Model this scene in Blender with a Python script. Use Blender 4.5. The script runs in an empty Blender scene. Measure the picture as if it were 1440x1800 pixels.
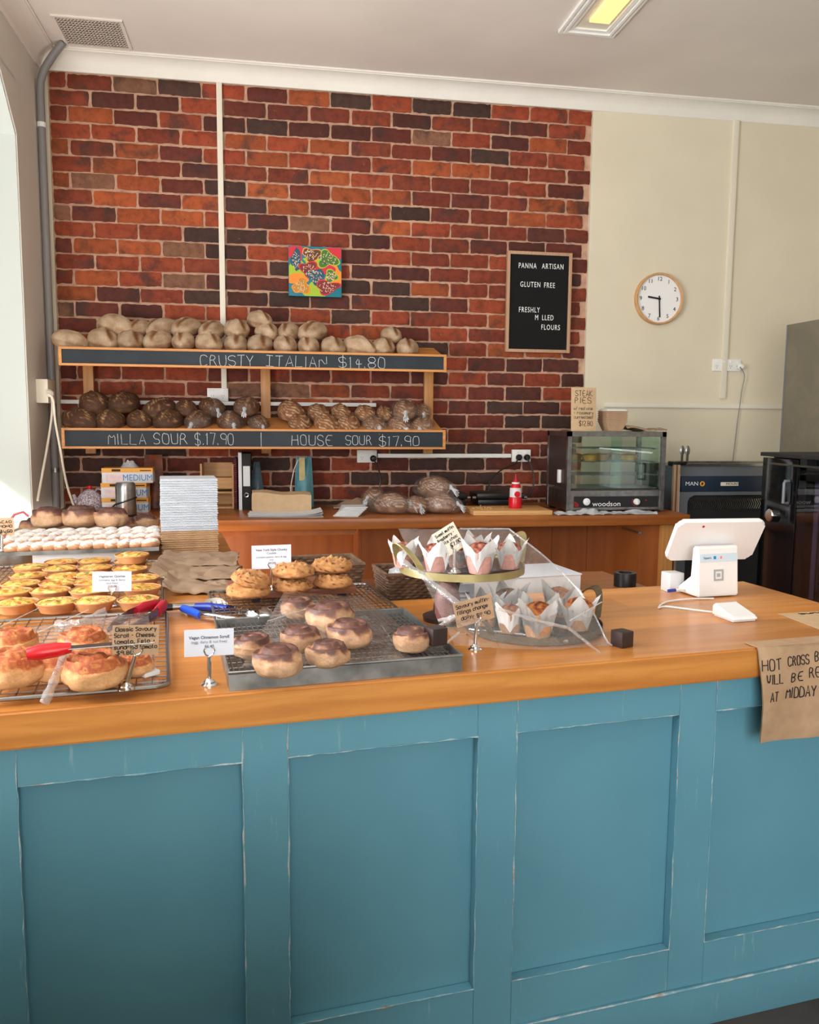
import bpy, bmesh, math, random
from mathutils import Vector, Matrix, noise
import numpy as np

random.seed(7)
PI = math.pi
SC = bpy.context.scene
COL = SC.collection

# ------------------------------------------------------------------ camera
H = 1.47                      # eye height
FPX = 1450.0                  # focal length in pixels for a 1440 px wide frame
CR = Vector((0.98569774, -0.16833361, 0.00798505))
CU = Vector((0.01097345, 0.11139411, 0.99371572))
CF = Vector((0.16816524, 0.97941572, -0.11164813))
EYE = Vector((0, 0, H))
cam_d = bpy.data.cameras.new('camera')
cam = bpy.data.objects.new('camera', cam_d)
COL.objects.link(cam)
cam.matrix_world = Matrix(((CR.x, CU.x, -CF.x, 0), (CR.y, CU.y, -CF.y, 0), (CR.z, CU.z, -CF.z, H), (0, 0, 0, 1)))
cam_d.sensor_fit = 'HORIZONTAL'
cam_d.sensor_width = 36.0
cam_d.lens = 36.0 * FPX / 1440.0
cam_d.clip_start = 0.05
SC.camera = cam

# ------------------------------------------------------------------ world, lights, exposure
SC.view_settings.view_transform = 'Standard'
SC.view_settings.look = 'None'
SC.view_settings.gamma = 1.0
SC.view_settings.exposure = 0.0
SC.view_settings.use_curve_mapping = False
SC.cycles.use_denoising = True
SC.cycles.max_bounces = 8
SC.cycles.transparent_max_bounces = 24
SC.cycles.sample_clamp_indirect = 6.0
w = bpy.data.worlds.new('sky')
SC.world = w
w.use_nodes = True
w.node_tree.nodes['Background'].inputs[0].default_value = (0.75, 0.88, 1.0, 1)
w.node_tree.nodes['Background'].inputs[1].default_value = 0.25


def area(name, loc, target, sx, sy, power, col):
    d = bpy.data.lights.new(name, 'AREA')
    d.shape = 'RECTANGLE'
    d.size = sx
    d.size_y = sy
    d.energy = power
    d.color = col
    o = bpy.data.objects.new(name, d)
    o.location = loc
    o.rotation_euler = (Vector(target) - Vector(loc)).to_track_quat('-Z', 'Z').to_euler()
    COL.objects.link(o)
    return o


wl_ = area('window_daylight', (-1.63, 1.35, 2.0), (1.0, 1.35, 2.0), 6.1, 2.1, 315, (0.95, 0.98, 1.0))
wl_.data.spread = math.radians(160)
sf_ = area('shopfront_daylight', (0.25, -2.5, 1.75), (0.9, 3.0, 1.75), 2.7, 2.4, 100, (1.0, 0.97, 0.94))
sf_.data.spread = math.radians(150)
# sunlit pavement outside throws light up through the window onto the ceiling
pb_ = area('pavement_bounce', (-1.60, 2.4, 1.0), (-0.75, 2.9, 3.4), 4.6, 0.5, 175, (1.0, 0.95, 0.88))
sd = bpy.data.lights.new('sun', 'SUN')
sd.energy = 6.0
sd.angle = 0.009
sd.color = (1.0, 0.95, 0.86)
so = bpy.data.objects.new('sun', sd)
so.rotation_euler = Vector((0.50, 0.55, -0.46)).to_track_quat('-Z', 'Y').to_euler()
COL.objects.link(so)

# ------------------------------------------------------------------ pixel rays (1440 x 1800 frame) onto real planes


def ray(px, py):
    return (CF * FPX + CR * (px - 720) - CU * (py - 900)) / FPX


def onz(px, py, z):
    d = ray(px, py)
    return EYE + d * ((z - H) / d.z)


def ony(px, py, y):
    d = ray(px, py)
    return EYE + d * (y / d.y)


def onx(px, py, x):
    d = ray(px, py)
    return EYE + d * (x / d.x)


TH = math.radians(7.0)        # the counter stands at 7 degrees to the back wall
HC = 0.945                    # counter top height
CA = Vector((-0.387, 1.53, 0))
CS = Vector((math.cos(TH), math.sin(TH), 0))
CT = Vector((-math.sin(TH), math.cos(TH), 0))


def cl(s, t, z=HC):
    return CA + CS * s + CT * t + Vector((0, 0, z))


def st(p):
    v = Vector(p) - CA
    return (v.dot(CS), v.dot(CT))


# ------------------------------------------------------------------ object helpers
def tag(o, label, cat, group=None, kind=None):
    o['label'] = label
    o['category'] = cat
    if group:
        o['group'] = group
    if kind:
        o['kind'] = kind
    return o


def thing(name, label, cat, loc=(0, 0, 0), rz=0.0, group=None, rot=None):
    o = bpy.data.objects.new(name, None)
    o.empty_display_size = 0.02
    COL.objects.link(o)
    o.location = loc
    o.rotation_euler = rot if rot is not None else (0, 0, rz)
    return tag(o, label, cat, group)


class MB:
    def __init__(self):
        self.b = bmesh.new()

    def box(self, c, s, rz=0.0, bev=0.0, m=None):
        M = Matrix.Translation(c) @ Matrix.Rotation(rz, 4, 'Z')
        if m is not None:
            M = m @ M
        r = bmesh.ops.create_cube(self.b, size=1.0, matrix=M @ Matrix.Diagonal((s[0], s[1], s[2], 1)))
        if bev > 0:
            vs = r['verts']
            es = list({e for v in vs for e in v.link_edges})
            bmesh.ops.bevel(self.b, geom=es, offset=bev, segments=2, affect='EDGES', profile=0.6)
        return self

    def tube(self, pts, r, seg=8, closed=False, cap=True):
        pts = [Vector(p) for p in pts]
        n = len(pts)
        rr = r if isinstance(r, (list, tuple)) else [r] * n
        rings = []
        up = None
        for i, p in enumerate(pts):
            a = pts[i - 1] if (i > 0 or closed) else p
            b_ = pts[(i + 1) % n] if (i < n - 1 or closed) else p
            t = (b_ - a)
            if t.length < 1e-9:
                t = Vector((0, 0, 1))
            t.normalize()
            if up is None:
                up = t.orthogonal().normalized()
            up = (up - t * up.dot(t))
            up = up.normalized() if up.length > 1e-6 else t.orthogonal().normalized()
            sd_ = t.cross(up)
            rings.append([self.b.verts.new(p + (up * math.cos(2 * PI * k / seg) + sd_ * math.sin(2 * PI * k / seg)) * rr[i]) for k in range(seg)])
        m = n if closed else n - 1
        for i in range(m):
            A, B = rings[i], rings[(i + 1) % n]
            for k in range(seg):
                self.b.faces.new((A[k], A[(k + 1) % seg], B[(k + 1) % seg], B[k]))
        if cap and not closed:
            self.b.faces.new(rings[0][::-1])
            self.b.faces.new(rings[-1])
        return self

    def lathe(self, prof, seg=24, c=(0, 0, 0), sx=1.0, sy=1.0, m=None):
        rings = []
        for (r, z) in prof:
            if r < 1e-6:
                rings.append([self.b.verts.new(self._t(m, (c[0], c[1], c[2] + z)))])
            else:
                rings.append([self.b.verts.new(self._t(m, (c[0] + r * sx * math.cos(2 * PI * k / seg), c[1] + r * sy * math.sin(2 * PI * k / seg), c[2] + z))) for k in range(seg)])
        for A, B in zip(rings[:-1], rings[1:]):
            for k in range(seg):
                k2 = (k + 1) % seg
                if len(A) == 1 and len(B) == 1:
                    continue
                if len(A) == 1:
                    self.b.faces.new((A[0], B[k2], B[k]))
                elif len(B) == 1:
                    self.b.faces.new((A[k], A[k2], B[0]))
                else:
                    self.b.faces.new((A[k], A[k2], B[k2], B[k]))
        return self

    @staticmethod
    def _t(m, p):
        return m @ Vector(p) if m is not None else Vector(p)

    def prism(self, poly, z0, z1, m=None):
        """extrude a 2D polygon (x, y) from z0 to z1; m maps it elsewhere"""
        A = [self.b.verts.new(self._t(m, (x, y, z0))) for x, y in poly]
        B = [self.b.verts.new(self._t(m, (x, y, z1))) for x, y in poly]
        n = len(poly)
        self.b.faces.new(A[::-1])
        self.b.faces.new(B)
        for i in range(n):
            self.b.faces.new((A[i], A[(i + 1) % n], B[(i + 1) % n], B[i]))
        return self

    def grid(self, fn, nu, nv, wrap=False):
        V = [[self.b.verts.new(fn(i / nu, j / nv)) for j in range(nv + 1)] for i in range(nu + (0 if wrap else 1))]
        n = len(V)
        for i in range(nu):
            for j in range(nv):
                A, B = V[i], V[(i + 1) % n]
                self.b.faces.new((A[j], B[j], B[j + 1], A[j + 1]))
        return self

    def slab(self, fn, nu, nv, th):
        """closed sheet: fn(u,v)->Vector gives the top, the underside is th lower"""
        T = [[self.b.verts.new(fn(i / nu, j / nv)) for j in range(nv + 1)] for i in range(nu + 1)]
        U = [[self.b.verts.new(v.co - Vector((0, 0, th))) for v in row] for row in T]
        for i in range(nu):
            for j in range(nv):
                self.b.faces.new((T[i][j], T[i + 1][j], T[i + 1][j + 1], T[i][j + 1]))
                self.b.faces.new((U[i][j], U[i][j + 1], U[i + 1][j + 1], U[i + 1][j]))
        for i in range(nu):
            self.b.faces.new((T[i][0], U[i][0], U[i + 1][0], T[i + 1][0]))
            self.b.faces.new((T[i][nv], T[i + 1][nv], U[i + 1][nv], U[i][nv]))
        for j in range(nv):
            self.b.faces.new((T[0][j], T[0][j + 1], U[0][j + 1], U[0][j]))
            self.b.faces.new((T[nu][j], U[nu][j], U[nu][j + 1], T[nu][j + 1]))
        return self

    def mesh(self, name, smooth=True, angle=40):
        bmesh.ops.recalc_face_normals(self.b, faces=self.b.faces[:])
        me = bpy.data.meshes.new(name)
        self.b.to_mesh(me)
        self.b.free()
        if smooth:
            me.polygons.foreach_set('use_smooth', [True] * len(me.polygons))
            me.set_sharp_from_angle(angle=math.radians(angle))
        return me


def obj(name, mb, mat, parent=None, smooth=True, angle=40, loc=None, rot=None):
    me = mb.mesh(name, smooth, angle) if isinstance(mb, MB) else mb
    if mat is not None and len(me.materials) == 0:
        me.materials.append(mat)
    o = bpy.data.objects.new(name, me)
    COL.objects.link(o)
    if parent is not None:
        o.parent = parent
    if loc is not None:
        o.location = loc
    if rot is not None:
        o.rotation_euler = rot
    return o


def struct(name, mb, mat, parent=None, **k):
    o = obj(name, mb, mat, parent, **k)
    if parent is None:
        o['kind'] = 'structure'
    return o


def dup(root, loc, rot=None, label=None, group=None, scale=None):
    r = root.copy()
    COL.objects.link(r)
    r.location = loc
    if rot is not None:
        r.rotation_euler = rot
    if scale is not None:
        r.scale = scale
    if label:
        r['label'] = label
    if group:
        r['group'] = group
    for ch in list(root.children):
        c = ch.copy()
        COL.objects.link(c)
        c.parent = r
        for g in list(ch.children):
            d = g.copy()
            COL.objects.link(d)
            d.parent = c
    return r


ORD = ['first', 'second', 'third', 'fourth', 'fifth', 'sixth', 'seventh', 'eighth', 'ninth', 'tenth', 'eleventh', 'twelfth',
       'thirteenth', 'fourteenth', 'fifteenth', 'sixteenth', 'seventeenth', 'eighteenth', 'nineteenth', 'twentieth']


def nz(p, s=1.0, o=0.0):
    return noise.noise(Vector((p[0] * s + o, p[1] * s + o * 1.7, p[2] * s - o)))


# ------------------------------------------------------------------ materials
def srgb(r, g, b):
    f = lambda c: (c / 255 / 12.92) if c / 255 <= 0.04045 else ((c / 255 + 0.055) / 1.055) ** 2.4
    return (f(r), f(g), f(b), 1.0)


def nodes(name):
    m = bpy.data.materials.new(name)
    m.use_nodes = True
    nt = m.node_tree
    return m, nt, nt.nodes['Principled BSDF'], nt.nodes['Material Output']


def N(nt, t, **k):
    n = nt.nodes.new(t)
    for a, v in k.items():
        setattr(n, a, v)
    return n


def ramp(nt, stops, fac):
    r = N(nt, 'ShaderNodeValToRGB')
    e = r.color_ramp.elements
    while len(e) < len(stops):
        e.new(0.5)
    for el, (p, c) in zip(e, stops):
        el.position = p
        el.color = c
    nt.links.new(fac, r.inputs[0])
    return r.outputs[0]


def mixc(nt, fac, a, b, mode='MIX'):
    m = N(nt, 'ShaderNodeMix', data_type='RGBA', blend_type=mode)
    for i, v in ((0, fac), (6, a), (7, b)):
        if hasattr(v, 'is_linked') or hasattr(v, 'links'):
            nt.links.new(v, m.inputs[i])
        else:
            m.inputs[i].default_value = v
    return m.outputs[2]


def coords(nt, kind='Object', scale=(1, 1, 1)):
    tc = N(nt, 'ShaderNodeTexCoord')
    mp = N(nt, 'ShaderNodeMapping')
    mp.inputs['Scale'].default_value = scale
    nt.links.new(tc.outputs[kind], mp.inputs[0])
    return mp.outputs[0]


def noi(nt, vec, scale, detail=4.0, rough=0.55, dist=0.0):
    n = N(nt, 'ShaderNodeTexNoise')
    n.inputs['Scale'].default_value = scale
    n.inputs['Detail'].default_value = detail
    n.inputs['Roughness'].default_value = rough
    n.inputs['Distortion'].default_value = dist
    nt.links.new(vec, n.inputs['Vector'])
    return n.outputs['Fac']


def bump(nt, bsdf, h, strength=0.3, dist=0.01):
    b = N(nt, 'ShaderNodeBump')
    b.inputs['Strength'].default_value = strength
    b.inputs['Distance'].default_value = dist
    nt.links.new(h, b.inputs['Height'])
    nt.links.new(b.outputs[0], bsdf.inputs['Normal'])


def pm(name, col, col2=None, scale=12.0, rough=0.5, metal=0.0, bmp=0.0, bscale=60.0, spec=0.5, sheen=0.0, lo=0.35, hi=0.65, sub=0.0, vary=0.0, bdist=0.004, emit=None):
    m, nt, b, out = nodes(name)
    b.inputs['Roughness'].default_value = rough
    b.inputs['Metallic'].default_value = metal
    b.inputs['Specular IOR Level'].default_value = spec
    b.inputs['Base Color'].default_value = col
    if sub > 0:
        b.inputs['Subsurface Weight'].default_value = sub
        b.inputs['Subsurface Radius'].default_value = (0.012, 0.006, 0.003)
    if emit:
        b.inputs['Emission Color'].default_value = emit[0]
        b.inputs['Emission Strength'].default_value = emit[1]
    v = coords(nt)
    src = None
    if col2 is not None:
        src = ramp(nt, [(lo, col), (hi, col2)], noi(nt, v, scale))
    if vary > 0:
        oi = N(nt, 'ShaderNodeObjectInfo')
        mr = N(nt, 'ShaderNodeMapRange')
        mr.inputs[3].default_value = 1 - vary
        mr.inputs[4].default_value = 1 + vary
        nt.links.new(oi.outputs['Random'], mr.inputs[0])
        hsv = N(nt, 'ShaderNodeHueSaturation')
        if src is not None:
            nt.links.new(src, hsv.inputs['Color'])
        else:
            hsv.inputs['Color'].default_value = col
        nt.links.new(mr.outputs[0], hsv.inputs['Value'])
        src = hsv.outputs[0]
    if src is not None:
        nt.links.new(src, b.inputs['Base Color'])
    if bmp > 0:
        bump(nt, b, noi(nt, v, bscale, 6), bmp, bdist)
    return m


def wood(name, c1, c2, c3, axis=0, freq=26.0, rough=0.38, stave=0.0, spec=0.5, k=1.0):
    """grain runs along the object's axis; staves = glued strips of slightly different tone"""
    m, nt, b, out = nodes(name)
    b.inputs['Roughness'].default_value = rough
    b.inputs['Specular IOR Level'].default_value = spec
    sc = [1, 1, 1]
    sc[axis] = 0.10
    v = coords(nt, 'Object', tuple(sc))
    n1 = noi(nt, v, freq * 0.35, 3, 0.5, 1.2)
    n2 = noi(nt, v, freq * 2.6, 6, 0.65, 0.4)
    wv = N(nt, 'ShaderNodeTexWave', wave_type='BANDS', bands_direction='Z' if axis != 2 else 'X')
    wv.inputs['Scale'].default_value = freq * 0.45
    wv.inputs['Distortion'].default_value = 7.0
    wv.inputs['Detail'].default_value = 3.0
    wv.inputs['Detail Scale'].default_value = 0.9
    nt.links.new(v, wv.inputs['Vector'])
    base = ramp(nt, [(0.25, c1), (0.55, c2), (0.8, c1)], n1)
    base = mixc(nt, ramp(nt, [(0.3, (0, 0, 0, 1)), (1.0, (0.36 * k, 0.36 * k, 0.36 * k, 1))], wv.outputs['Fac']), base, c3)
    base = mixc(nt, ramp(nt, [(0.45, (0, 0, 0, 1)), (0.75, (0.45 * k, 0.45 * k, 0.45 * k, 1))], n2), base, c3)
    if stave > 0:
        br = N(nt, 'ShaderNodeTexBrick')
        br.offset = 0.37
        br.inputs['Color1'].default_value = (0.80, 0.80, 0.80, 1)
        br.inputs['Color2'].default_value = (1.08, 1.04, 1.0, 1)
        br.inputs['Mortar'].default_value = (0.86, 0.84, 0.8, 1)
        br.inputs['Scale'].default_value = 1.0
        br.inputs['Mortar Size'].default_value = 0.0008
        br.inputs['Brick Width'].default_value = 0.9
        br.inputs['Row Height'].default_value = stave
        v2 = coords(nt, 'Object')
        nt.links.new(v2, br.inputs['Vector'])
        base = mixc(nt, 1.0, base, br.outputs['Color'], 'MULTIPLY')
    nt.links.new(base, b.inputs['Base Color'])
    bump(nt, b, n2, 0.06, 0.003)
    return m


def clear(name, tint=(1, 1, 1, 1), gl=0.12, rough=0.04, wr=0.0, wscale=30.0, white=0.0):
    """thin clear sheet: straight-through view plus surface reflections"""
    m, nt, b, out = nodes(name)
    nt.nodes.remove(b)
    tr = N(nt, 'ShaderNodeBsdfTransparent')
    tr.inputs[0].default_value = tint
    g = N(nt, 'ShaderNodeBsdfGlossy')
    g.inputs['Roughness'].default_value = rough
    g.inputs['Color'].default_value = (1, 1, 1, 1)
    lw = N(nt, 'ShaderNodeLayerWeight')
    lw.inputs[0].default_value = 0.35
    mr = N(nt, 'ShaderNodeMapRange')
    mr.inputs[3].default_value = gl
    mr.inputs[4].default_value = min(1.0, gl * 5)
    nt.links.new(lw.outputs['Facing'], mr.inputs[0])
    mx = N(nt, 'ShaderNodeMixShader')
    nt.links.new(mr.outputs[0], mx.inputs[0])
    nt.links.new(tr.outputs[0], mx.inputs[1])
    nt.links.new(g.outputs[0], mx.inputs[2])
    last = mx.outputs[0]
    if wr > 0:
        v = coords(nt)
        bp = N(nt, 'ShaderNodeBump')
        bp.inputs['Strength'].default_value = wr
        bp.inputs['Distance'].default_value = 0.01
        nt.links.new(noi(nt, v, wscale, 3, 0.5, 1.5), bp.inputs['Height'])
        nt.links.new(bp.outputs[0], g.inputs['Normal'])
        nt.links.new(bp.outputs[0], lw.inputs['Normal'])
    if white > 0:
        df = N(nt, 'ShaderNodeBsdfDiffuse')
        df.inputs[0].default_value = (0.85, 0.9, 0.95, 1)
        m2 = N(nt, 'ShaderNodeMixShader')
        m2.inputs[0].default_value = white
        nt.links.new(last, m2.inputs[1])
        nt.links.new(df.outputs[0], m2.inputs[2])
        last = m2.outputs[0]
    nt.links.new(last, out.inputs[0])
    return m


def masked(name, stops, rough=0.7, bmp=0.25, bscale=45.0, scale=16.0, amt=0.25, vary=0.12, spec=0.3):
    """colour from the mesh attribute 'mask' (crust, cut, glaze, filling) broken up by noise"""
    m, nt, b, out = nodes(name)
    b.inputs['Roughness'].default_value = rough
    b.inputs['Specular IOR Level'].default_value = spec
    at = N(nt, 'ShaderNodeAttribute', attribute_name='mask')
    v = coords(nt)
    n = noi(nt, v, scale, 5, 0.6)
    ad = N(nt, 'ShaderNodeMath', operation='MULTIPLY_ADD')
    sb = N(nt, 'ShaderNodeMath', operation='SUBTRACT')
    nt.links.new(n, sb.inputs[0])
    sb.inputs[1].default_value = 0.5
    nt.links.new(sb.outputs[0], ad.inputs[0])
    ad.inputs[1].default_value = amt * 2
    nt.links.new(at.outputs['Fac'], ad.inputs[2])
    c = ramp(nt, stops, ad.outputs[0])
    n2 = noi(nt, v, scale * 5, 4, 0.7)
    c = mixc(nt, 1.0, c, ramp(nt, [(0.3, (0.82, 0.82, 0.82, 1)), (0.7, (1.1, 1.1, 1.1, 1))], n2), 'MULTIPLY')
    oi = N(nt, 'ShaderNodeObjectInfo')
    mr = N(nt, 'ShaderNodeMapRange')
    mr.inputs[3].default_value = 1 - vary
    mr.inputs[4].default_value = 1 + vary
    nt.links.new(oi.outputs['Random'], mr.inputs[0])
    hsv = N(nt, 'ShaderNodeHueSaturation')
    nt.links.new(c, hsv.inputs['Color'])
    nt.links.new(mr.outputs[0], hsv.inputs['Value'])
    nt.links.new(hsv.outputs[0], b.inputs['Base Color'])
    bump(nt, b, noi(nt, v, bscale, 6, 0.6), bmp, 0.006)
    return m


M = {}
M['cream'] = pm('cream_paint', srgb(222, 213, 190), srgb(216, 207, 184), 2.0, 0.62, bmp=0.05, bscale=25)
M['cream2'] = pm('cream_gloss_paint', srgb(226, 219, 202), None, rough=0.4)
M['ceiling'] = pm('ceiling_paint', srgb(226, 218, 210), srgb(218, 210, 202), 1.5, 0.8, bmp=0.05, bscale=8)
M['cornice'] = pm('cornice_paint', srgb(232, 228, 220), srgb(226, 222, 214), 3.0, 0.6)
M['leftwall'] = pm('left_wall_paint', srgb(212, 207, 198), srgb(204, 199, 190), 2.0, 0.6)
M['reveal'] = pm('white_reveal_paint', srgb(204, 212, 208), None, rough=0.6)
M['white'] = pm('white_plastic', srgb(236, 236, 232), None, rough=0.35)
M['whitesatin'] = pm('white_satin', srgb(240, 240, 240), None, rough=0.28)
M['offwhite'] = pm('off_white_cable', srgb(222, 215, 198), None, rough=0.5)
M['grey_pvc'] = pm('grey_conduit', srgb(132, 130, 130), None, rough=0.45)
M['black'] = pm('black_plastic', srgb(24, 24, 26), None, rough=0.35)
M['blackmatt'] = pm('black_matt', srgb(30, 29, 30), None, rough=0.75)
M['darkwood'] = pm('dark_stained_wood', srgb(44, 30, 28), srgb(56, 38, 34), 30, 0.5)
M['steel'] = pm('brushed_steel', srgb(176, 174, 172), srgb(150, 148, 146), 30, 0.3, 1.0)
M['chrome'] = pm('chrome', srgb(225, 225, 225), None, rough=0.12, metal=1.0)
M['wire'] = pm('wire_steel', srgb(150, 148, 146), None, rough=0.32, metal=1.0)
M['oldsteel'] = pm('worn_tray_steel', srgb(150, 149, 146), srgb(98, 98, 95), 14, 0.42, 0.8, lo=0.4, hi=0.7)
M['gold'] = pm('brass_band', srgb(168, 154, 104), srgb(150, 136, 90), 20, 0.45, 0.4)
M['bronze'] = pm('dark_bronze_band', srgb(104, 92, 70), srgb(88, 78, 58), 20, 0.45, 0.4)
M['kraft'] = pm('kraft_paper', srgb(186, 154, 122), srgb(174, 142, 110), 30, 0.85, bmp=0.15, bscale=90)
M['kraftlight'] = pm('light_kraft_paper', srgb(206, 176, 138), srgb(196, 166, 128), 30, 0.8)
M['kraftdark'] = pm('kraft_bag', srgb(162, 136, 112), srgb(148, 122, 98), 12, 0.85, bmp=0.3, bscale=24)
M['card'] = pm('white_card', srgb(216, 222, 234), None, rough=0.5)
M['cardcream'] = pm('cream_card', srgb(238, 228, 208), None, rough=0.6)
M['paper'] = pm('white_paper', srgb(224, 226, 228), srgb(214, 216, 218), 8, 0.8)
M['boxwhite'] = pm('white_box_board', srgb(204, 209, 216), srgb(196, 201, 209), 6, 0.8, vary=0.07)
M['boxkraft'] = pm('brown_box_board', srgb(196, 160, 122), srgb(184, 148, 110), 20, 0.8, vary=0.07)
M['ink'] = pm('black_ink', srgb(32, 24, 26), None, rough=0.7)
M['greyink'] = pm('grey_print', srgb(104, 108, 122), None, rough=0.7)
M['chalk'] = pm('white_chalk', srgb(222, 226, 226), srgb(160, 170, 174), 220, 0.95)
M['slate'] = pm('chalkboard', srgb(22, 33, 42), srgb(40, 52, 60), 5, 0.65, lo=0.45, hi=0.85)
M['blackfelt'] = pm('black_felt', srgb(12, 12, 13), None, rough=0.95)
M['oak'] = wood('pale_oak_frame', srgb(196, 160, 130), srgb(184, 146, 116), srgb(168, 130, 102), 2, 30, 0.5)
M['beech'] = wood('beech_wood', srgb(214, 168, 116), srgb(204, 156, 104), srgb(190, 142, 92), 2, 20, 0.45)
M['pine'] = wood('pine_shelf', srgb(212, 150, 82), srgb(200, 136, 70), srgb(170, 106, 50), 0, 22, 0.45)
M['pinev'] = wood('pine_post', srgb(206, 148, 84), srgb(194, 134, 72), srgb(164, 106, 54), 2, 22, 0.45)
M['top'] = wood('pine_worktop', srgb(230, 162, 88), srgb(218, 146, 72), srgb(172, 100, 42), 0, 16, 0.26, stave=0.115)
M['bench'] = wood('oiled_bench_top', srgb(176, 108, 52), srgb(158, 92, 42), srgb(118, 62, 26), 0, 16, 0.3, stave=0.13)
M['panelwood'] = wood('bench_boards', srgb(170, 96, 38), srgb(150, 80, 30), srgb(112, 56, 20), 2, 9, 0.5, k=0.55)
M['acacia'] = wood('acacia_board', srgb(164, 108, 80), srgb(140, 86, 62), srgb(104, 60, 44), 0, 26, 0.4)
M['bamboo'] = wood('bamboo_board', srgb(222, 176, 116), srgb(212, 164, 102), srgb(188, 138, 80), 0, 30, 0.45)
M['ply'] = wood('plywood', srgb(206, 160, 104), srgb(196, 148, 92), srgb(176, 126, 74), 0, 24, 0.5)
M['glass'] = clear('clear_glass', (0.86, 0.95, 0.92, 1), 0.03, 0.0)
M['film'] = clear('clear_film', (0.985, 0.985, 0.985, 1), 0.085, 0.06, 0.7, 24, 0.025)
M['filmfold'] = clear('folded_film', (0.93, 0.95, 0.97, 1), 0.20, 0.08, 0.5, 40, 0.14)
M['bag'] = clear('clear_bag', (0.98, 0.98, 0.98, 1), 0.07, 0.10, 1.0, 30, 0.03)
M['bagknot'] = clear('twisted_bag', (0.9, 0.92, 0.95, 1), 0.25, 0.15, 0.8, 60, 0.42)
M['floor'] = pm('concrete_floor', srgb(78, 70, 66), srgb(58, 52, 50), 4, 0.6, bmp=0.1)
M['red'] = pm('red_plastic', srgb(206, 22, 34), None, rough=0.3)
M['crimson'] = pm('crimson_grip', srgb(176, 18, 48), None, rough=0.4)
M['blue'] = pm('blue_grip', srgb(26, 82, 206), None, rough=0.35)
M['darkblue'] = pm('dark_blue_grip', srgb(24, 52, 150), None, rough=0.35)
M['teal'] = pm('teal_bag', srgb(96, 152, 162), srgb(84, 138, 150), 30, 0.5)
M['slateblue'] = pm('slate_blue_bag', srgb(92, 112, 124), srgb(78, 98, 112), 20, 0.5)
M['navy'] = pm('navy_panel', srgb(30, 44, 62), None, rough=0.4)
M['greymetal'] = pm('grey_painted_metal', srgb(112, 116, 122), None, rough=0.4, metal=0.2)
M['blackglass'] = pm('black_glass', srgb(10, 11, 14), None, rough=0.08, spec=0.4)
M['orange'] = pm('orange_print', srgb(232, 164, 60), None, rough=0.5)
M['bluetext'] = pm('blue_print', srgb(40, 128, 200), None, rough=0.5)
M['pinkprint'] = pm('pale_pink_print', srgb(236, 214, 210), srgb(214, 190, 196), 40, 0.5)
M['amber'] = pm('amber_brown', srgb(150, 70, 24), srgb(60, 30, 20), 18, 0.35)
M['greaseproof'] = pm('greaseproof_paper', srgb(240, 240, 238), srgb(230, 231, 232), 30, 0.55, bmp=0.1)
M['teapot'] = pm('floral_ceramic', srgb(206, 196, 204), srgb(128, 106, 120), 130, 0.35, lo=0.48, hi=0.56)
M['wicker'] = pm('dark_wicker', srgb(112, 84, 62), srgb(82, 58, 42), 40, 0.7)

# ------------------------------------------------------------------ stroke lettering (hand-written signs)
G = {'A': '022842 1434', 'B': '02082837362505 0525343322' + '02', 'C': '47381807031232' + '43', 'D': '02082847433202', 'E': '48080242 0535',
     'F': '480802 0535', 'G': '47381807031232434525', 'H': '0208 4248 0545', 'I': '2228', 'J': '483843322213', 'K': '0208 480542', 'L': '080242',
     'M': '0208254842', 'N': '02084248', 'O': '180703123243473818', 'P': '02082837362505', 'Q': '180703123243473818 2441', 'R': '02082837362505 2542',
     'S': '473818070615354443321203', 'T': '0848 2822', 'U': '080312324348', 'V': '082248', 'W': '0812253248', 'X': '0842 0248', 'Y': '0825 482522',
     'Z': '08480242', '0': '180703123243473818', '1': '172822', '2': '07183847460242', '3': '0718384736253443321203', '4': '32380444',
     '5': '480805354443321203', '6': '38160503123243443515', '7': '084822', '8': '180706153544433212030415' + '3546473818',
     '9': '4535150607183847 4742', '$': '473818070615354443321203 2921', '.': '2223', ',': '2311', '-': '1535', '+': '1535 2624', "'": '2827',
     '/': '0248', '(': '382622 2231', '|': '2129', '!': '2228 0848 0242',
     'a': '4642 4536160503123243', 'b': '0802 0516364543321203', 'c': '4536160503123243', 'd': '4842 4536160503123243',
     'e': '04444536160503123243', 'f': '47382722 1636', 'g': '4641301001 4536160503123243', 'h': '0802 0516364542', 'i': '2622 2827',
     'k': '0802 460442', 'l': '2822', 'm': '0602 05162522 25364542', 'n': '0602 0516364542', 'o': '160503123243453616',
     'p': '0600 0516364543321203', 'r': '0602 05163645', 's': '4536160514344332' + '1203', 't': '28233242 1636', 'u': '0603123243 4642',
     'v': '062246', 'w': '0612243246', 'x': '0642 0246', 'y': '0622 4610', 'z': '06460242', '?': '07183847462522', '=': '1636 1434'}
NARROW = {'I': (1.5, 2.5), 'i': (1.5, 2.5), 'l': (1.5, 2.5), '.': (1.6, 2.4), ',': (1, 2.4), "'": (1.6, 2.4), '1': (1, 2.4), '|': (1.5, 2.5), 't': (1, 4), 'f': (1, 4)}


def strokes(text, gap=1.5, space=3.2):
    out, x = [], 0.0
    for ch in text:
        if ch == ' ':
            x += space
            continue
        g = G.get(ch) or G.get(ch.upper())
        lo, hi = NARROW.get(ch, (0, 4))
        for s in g.split():
            out.append([(x + int(s[i]) - lo, int(s[i + 1]) - 2) for i in range(0, len(s), 2)])
        x += (hi - lo) + gap
    return out, max(x - gap, 0.1)


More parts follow.
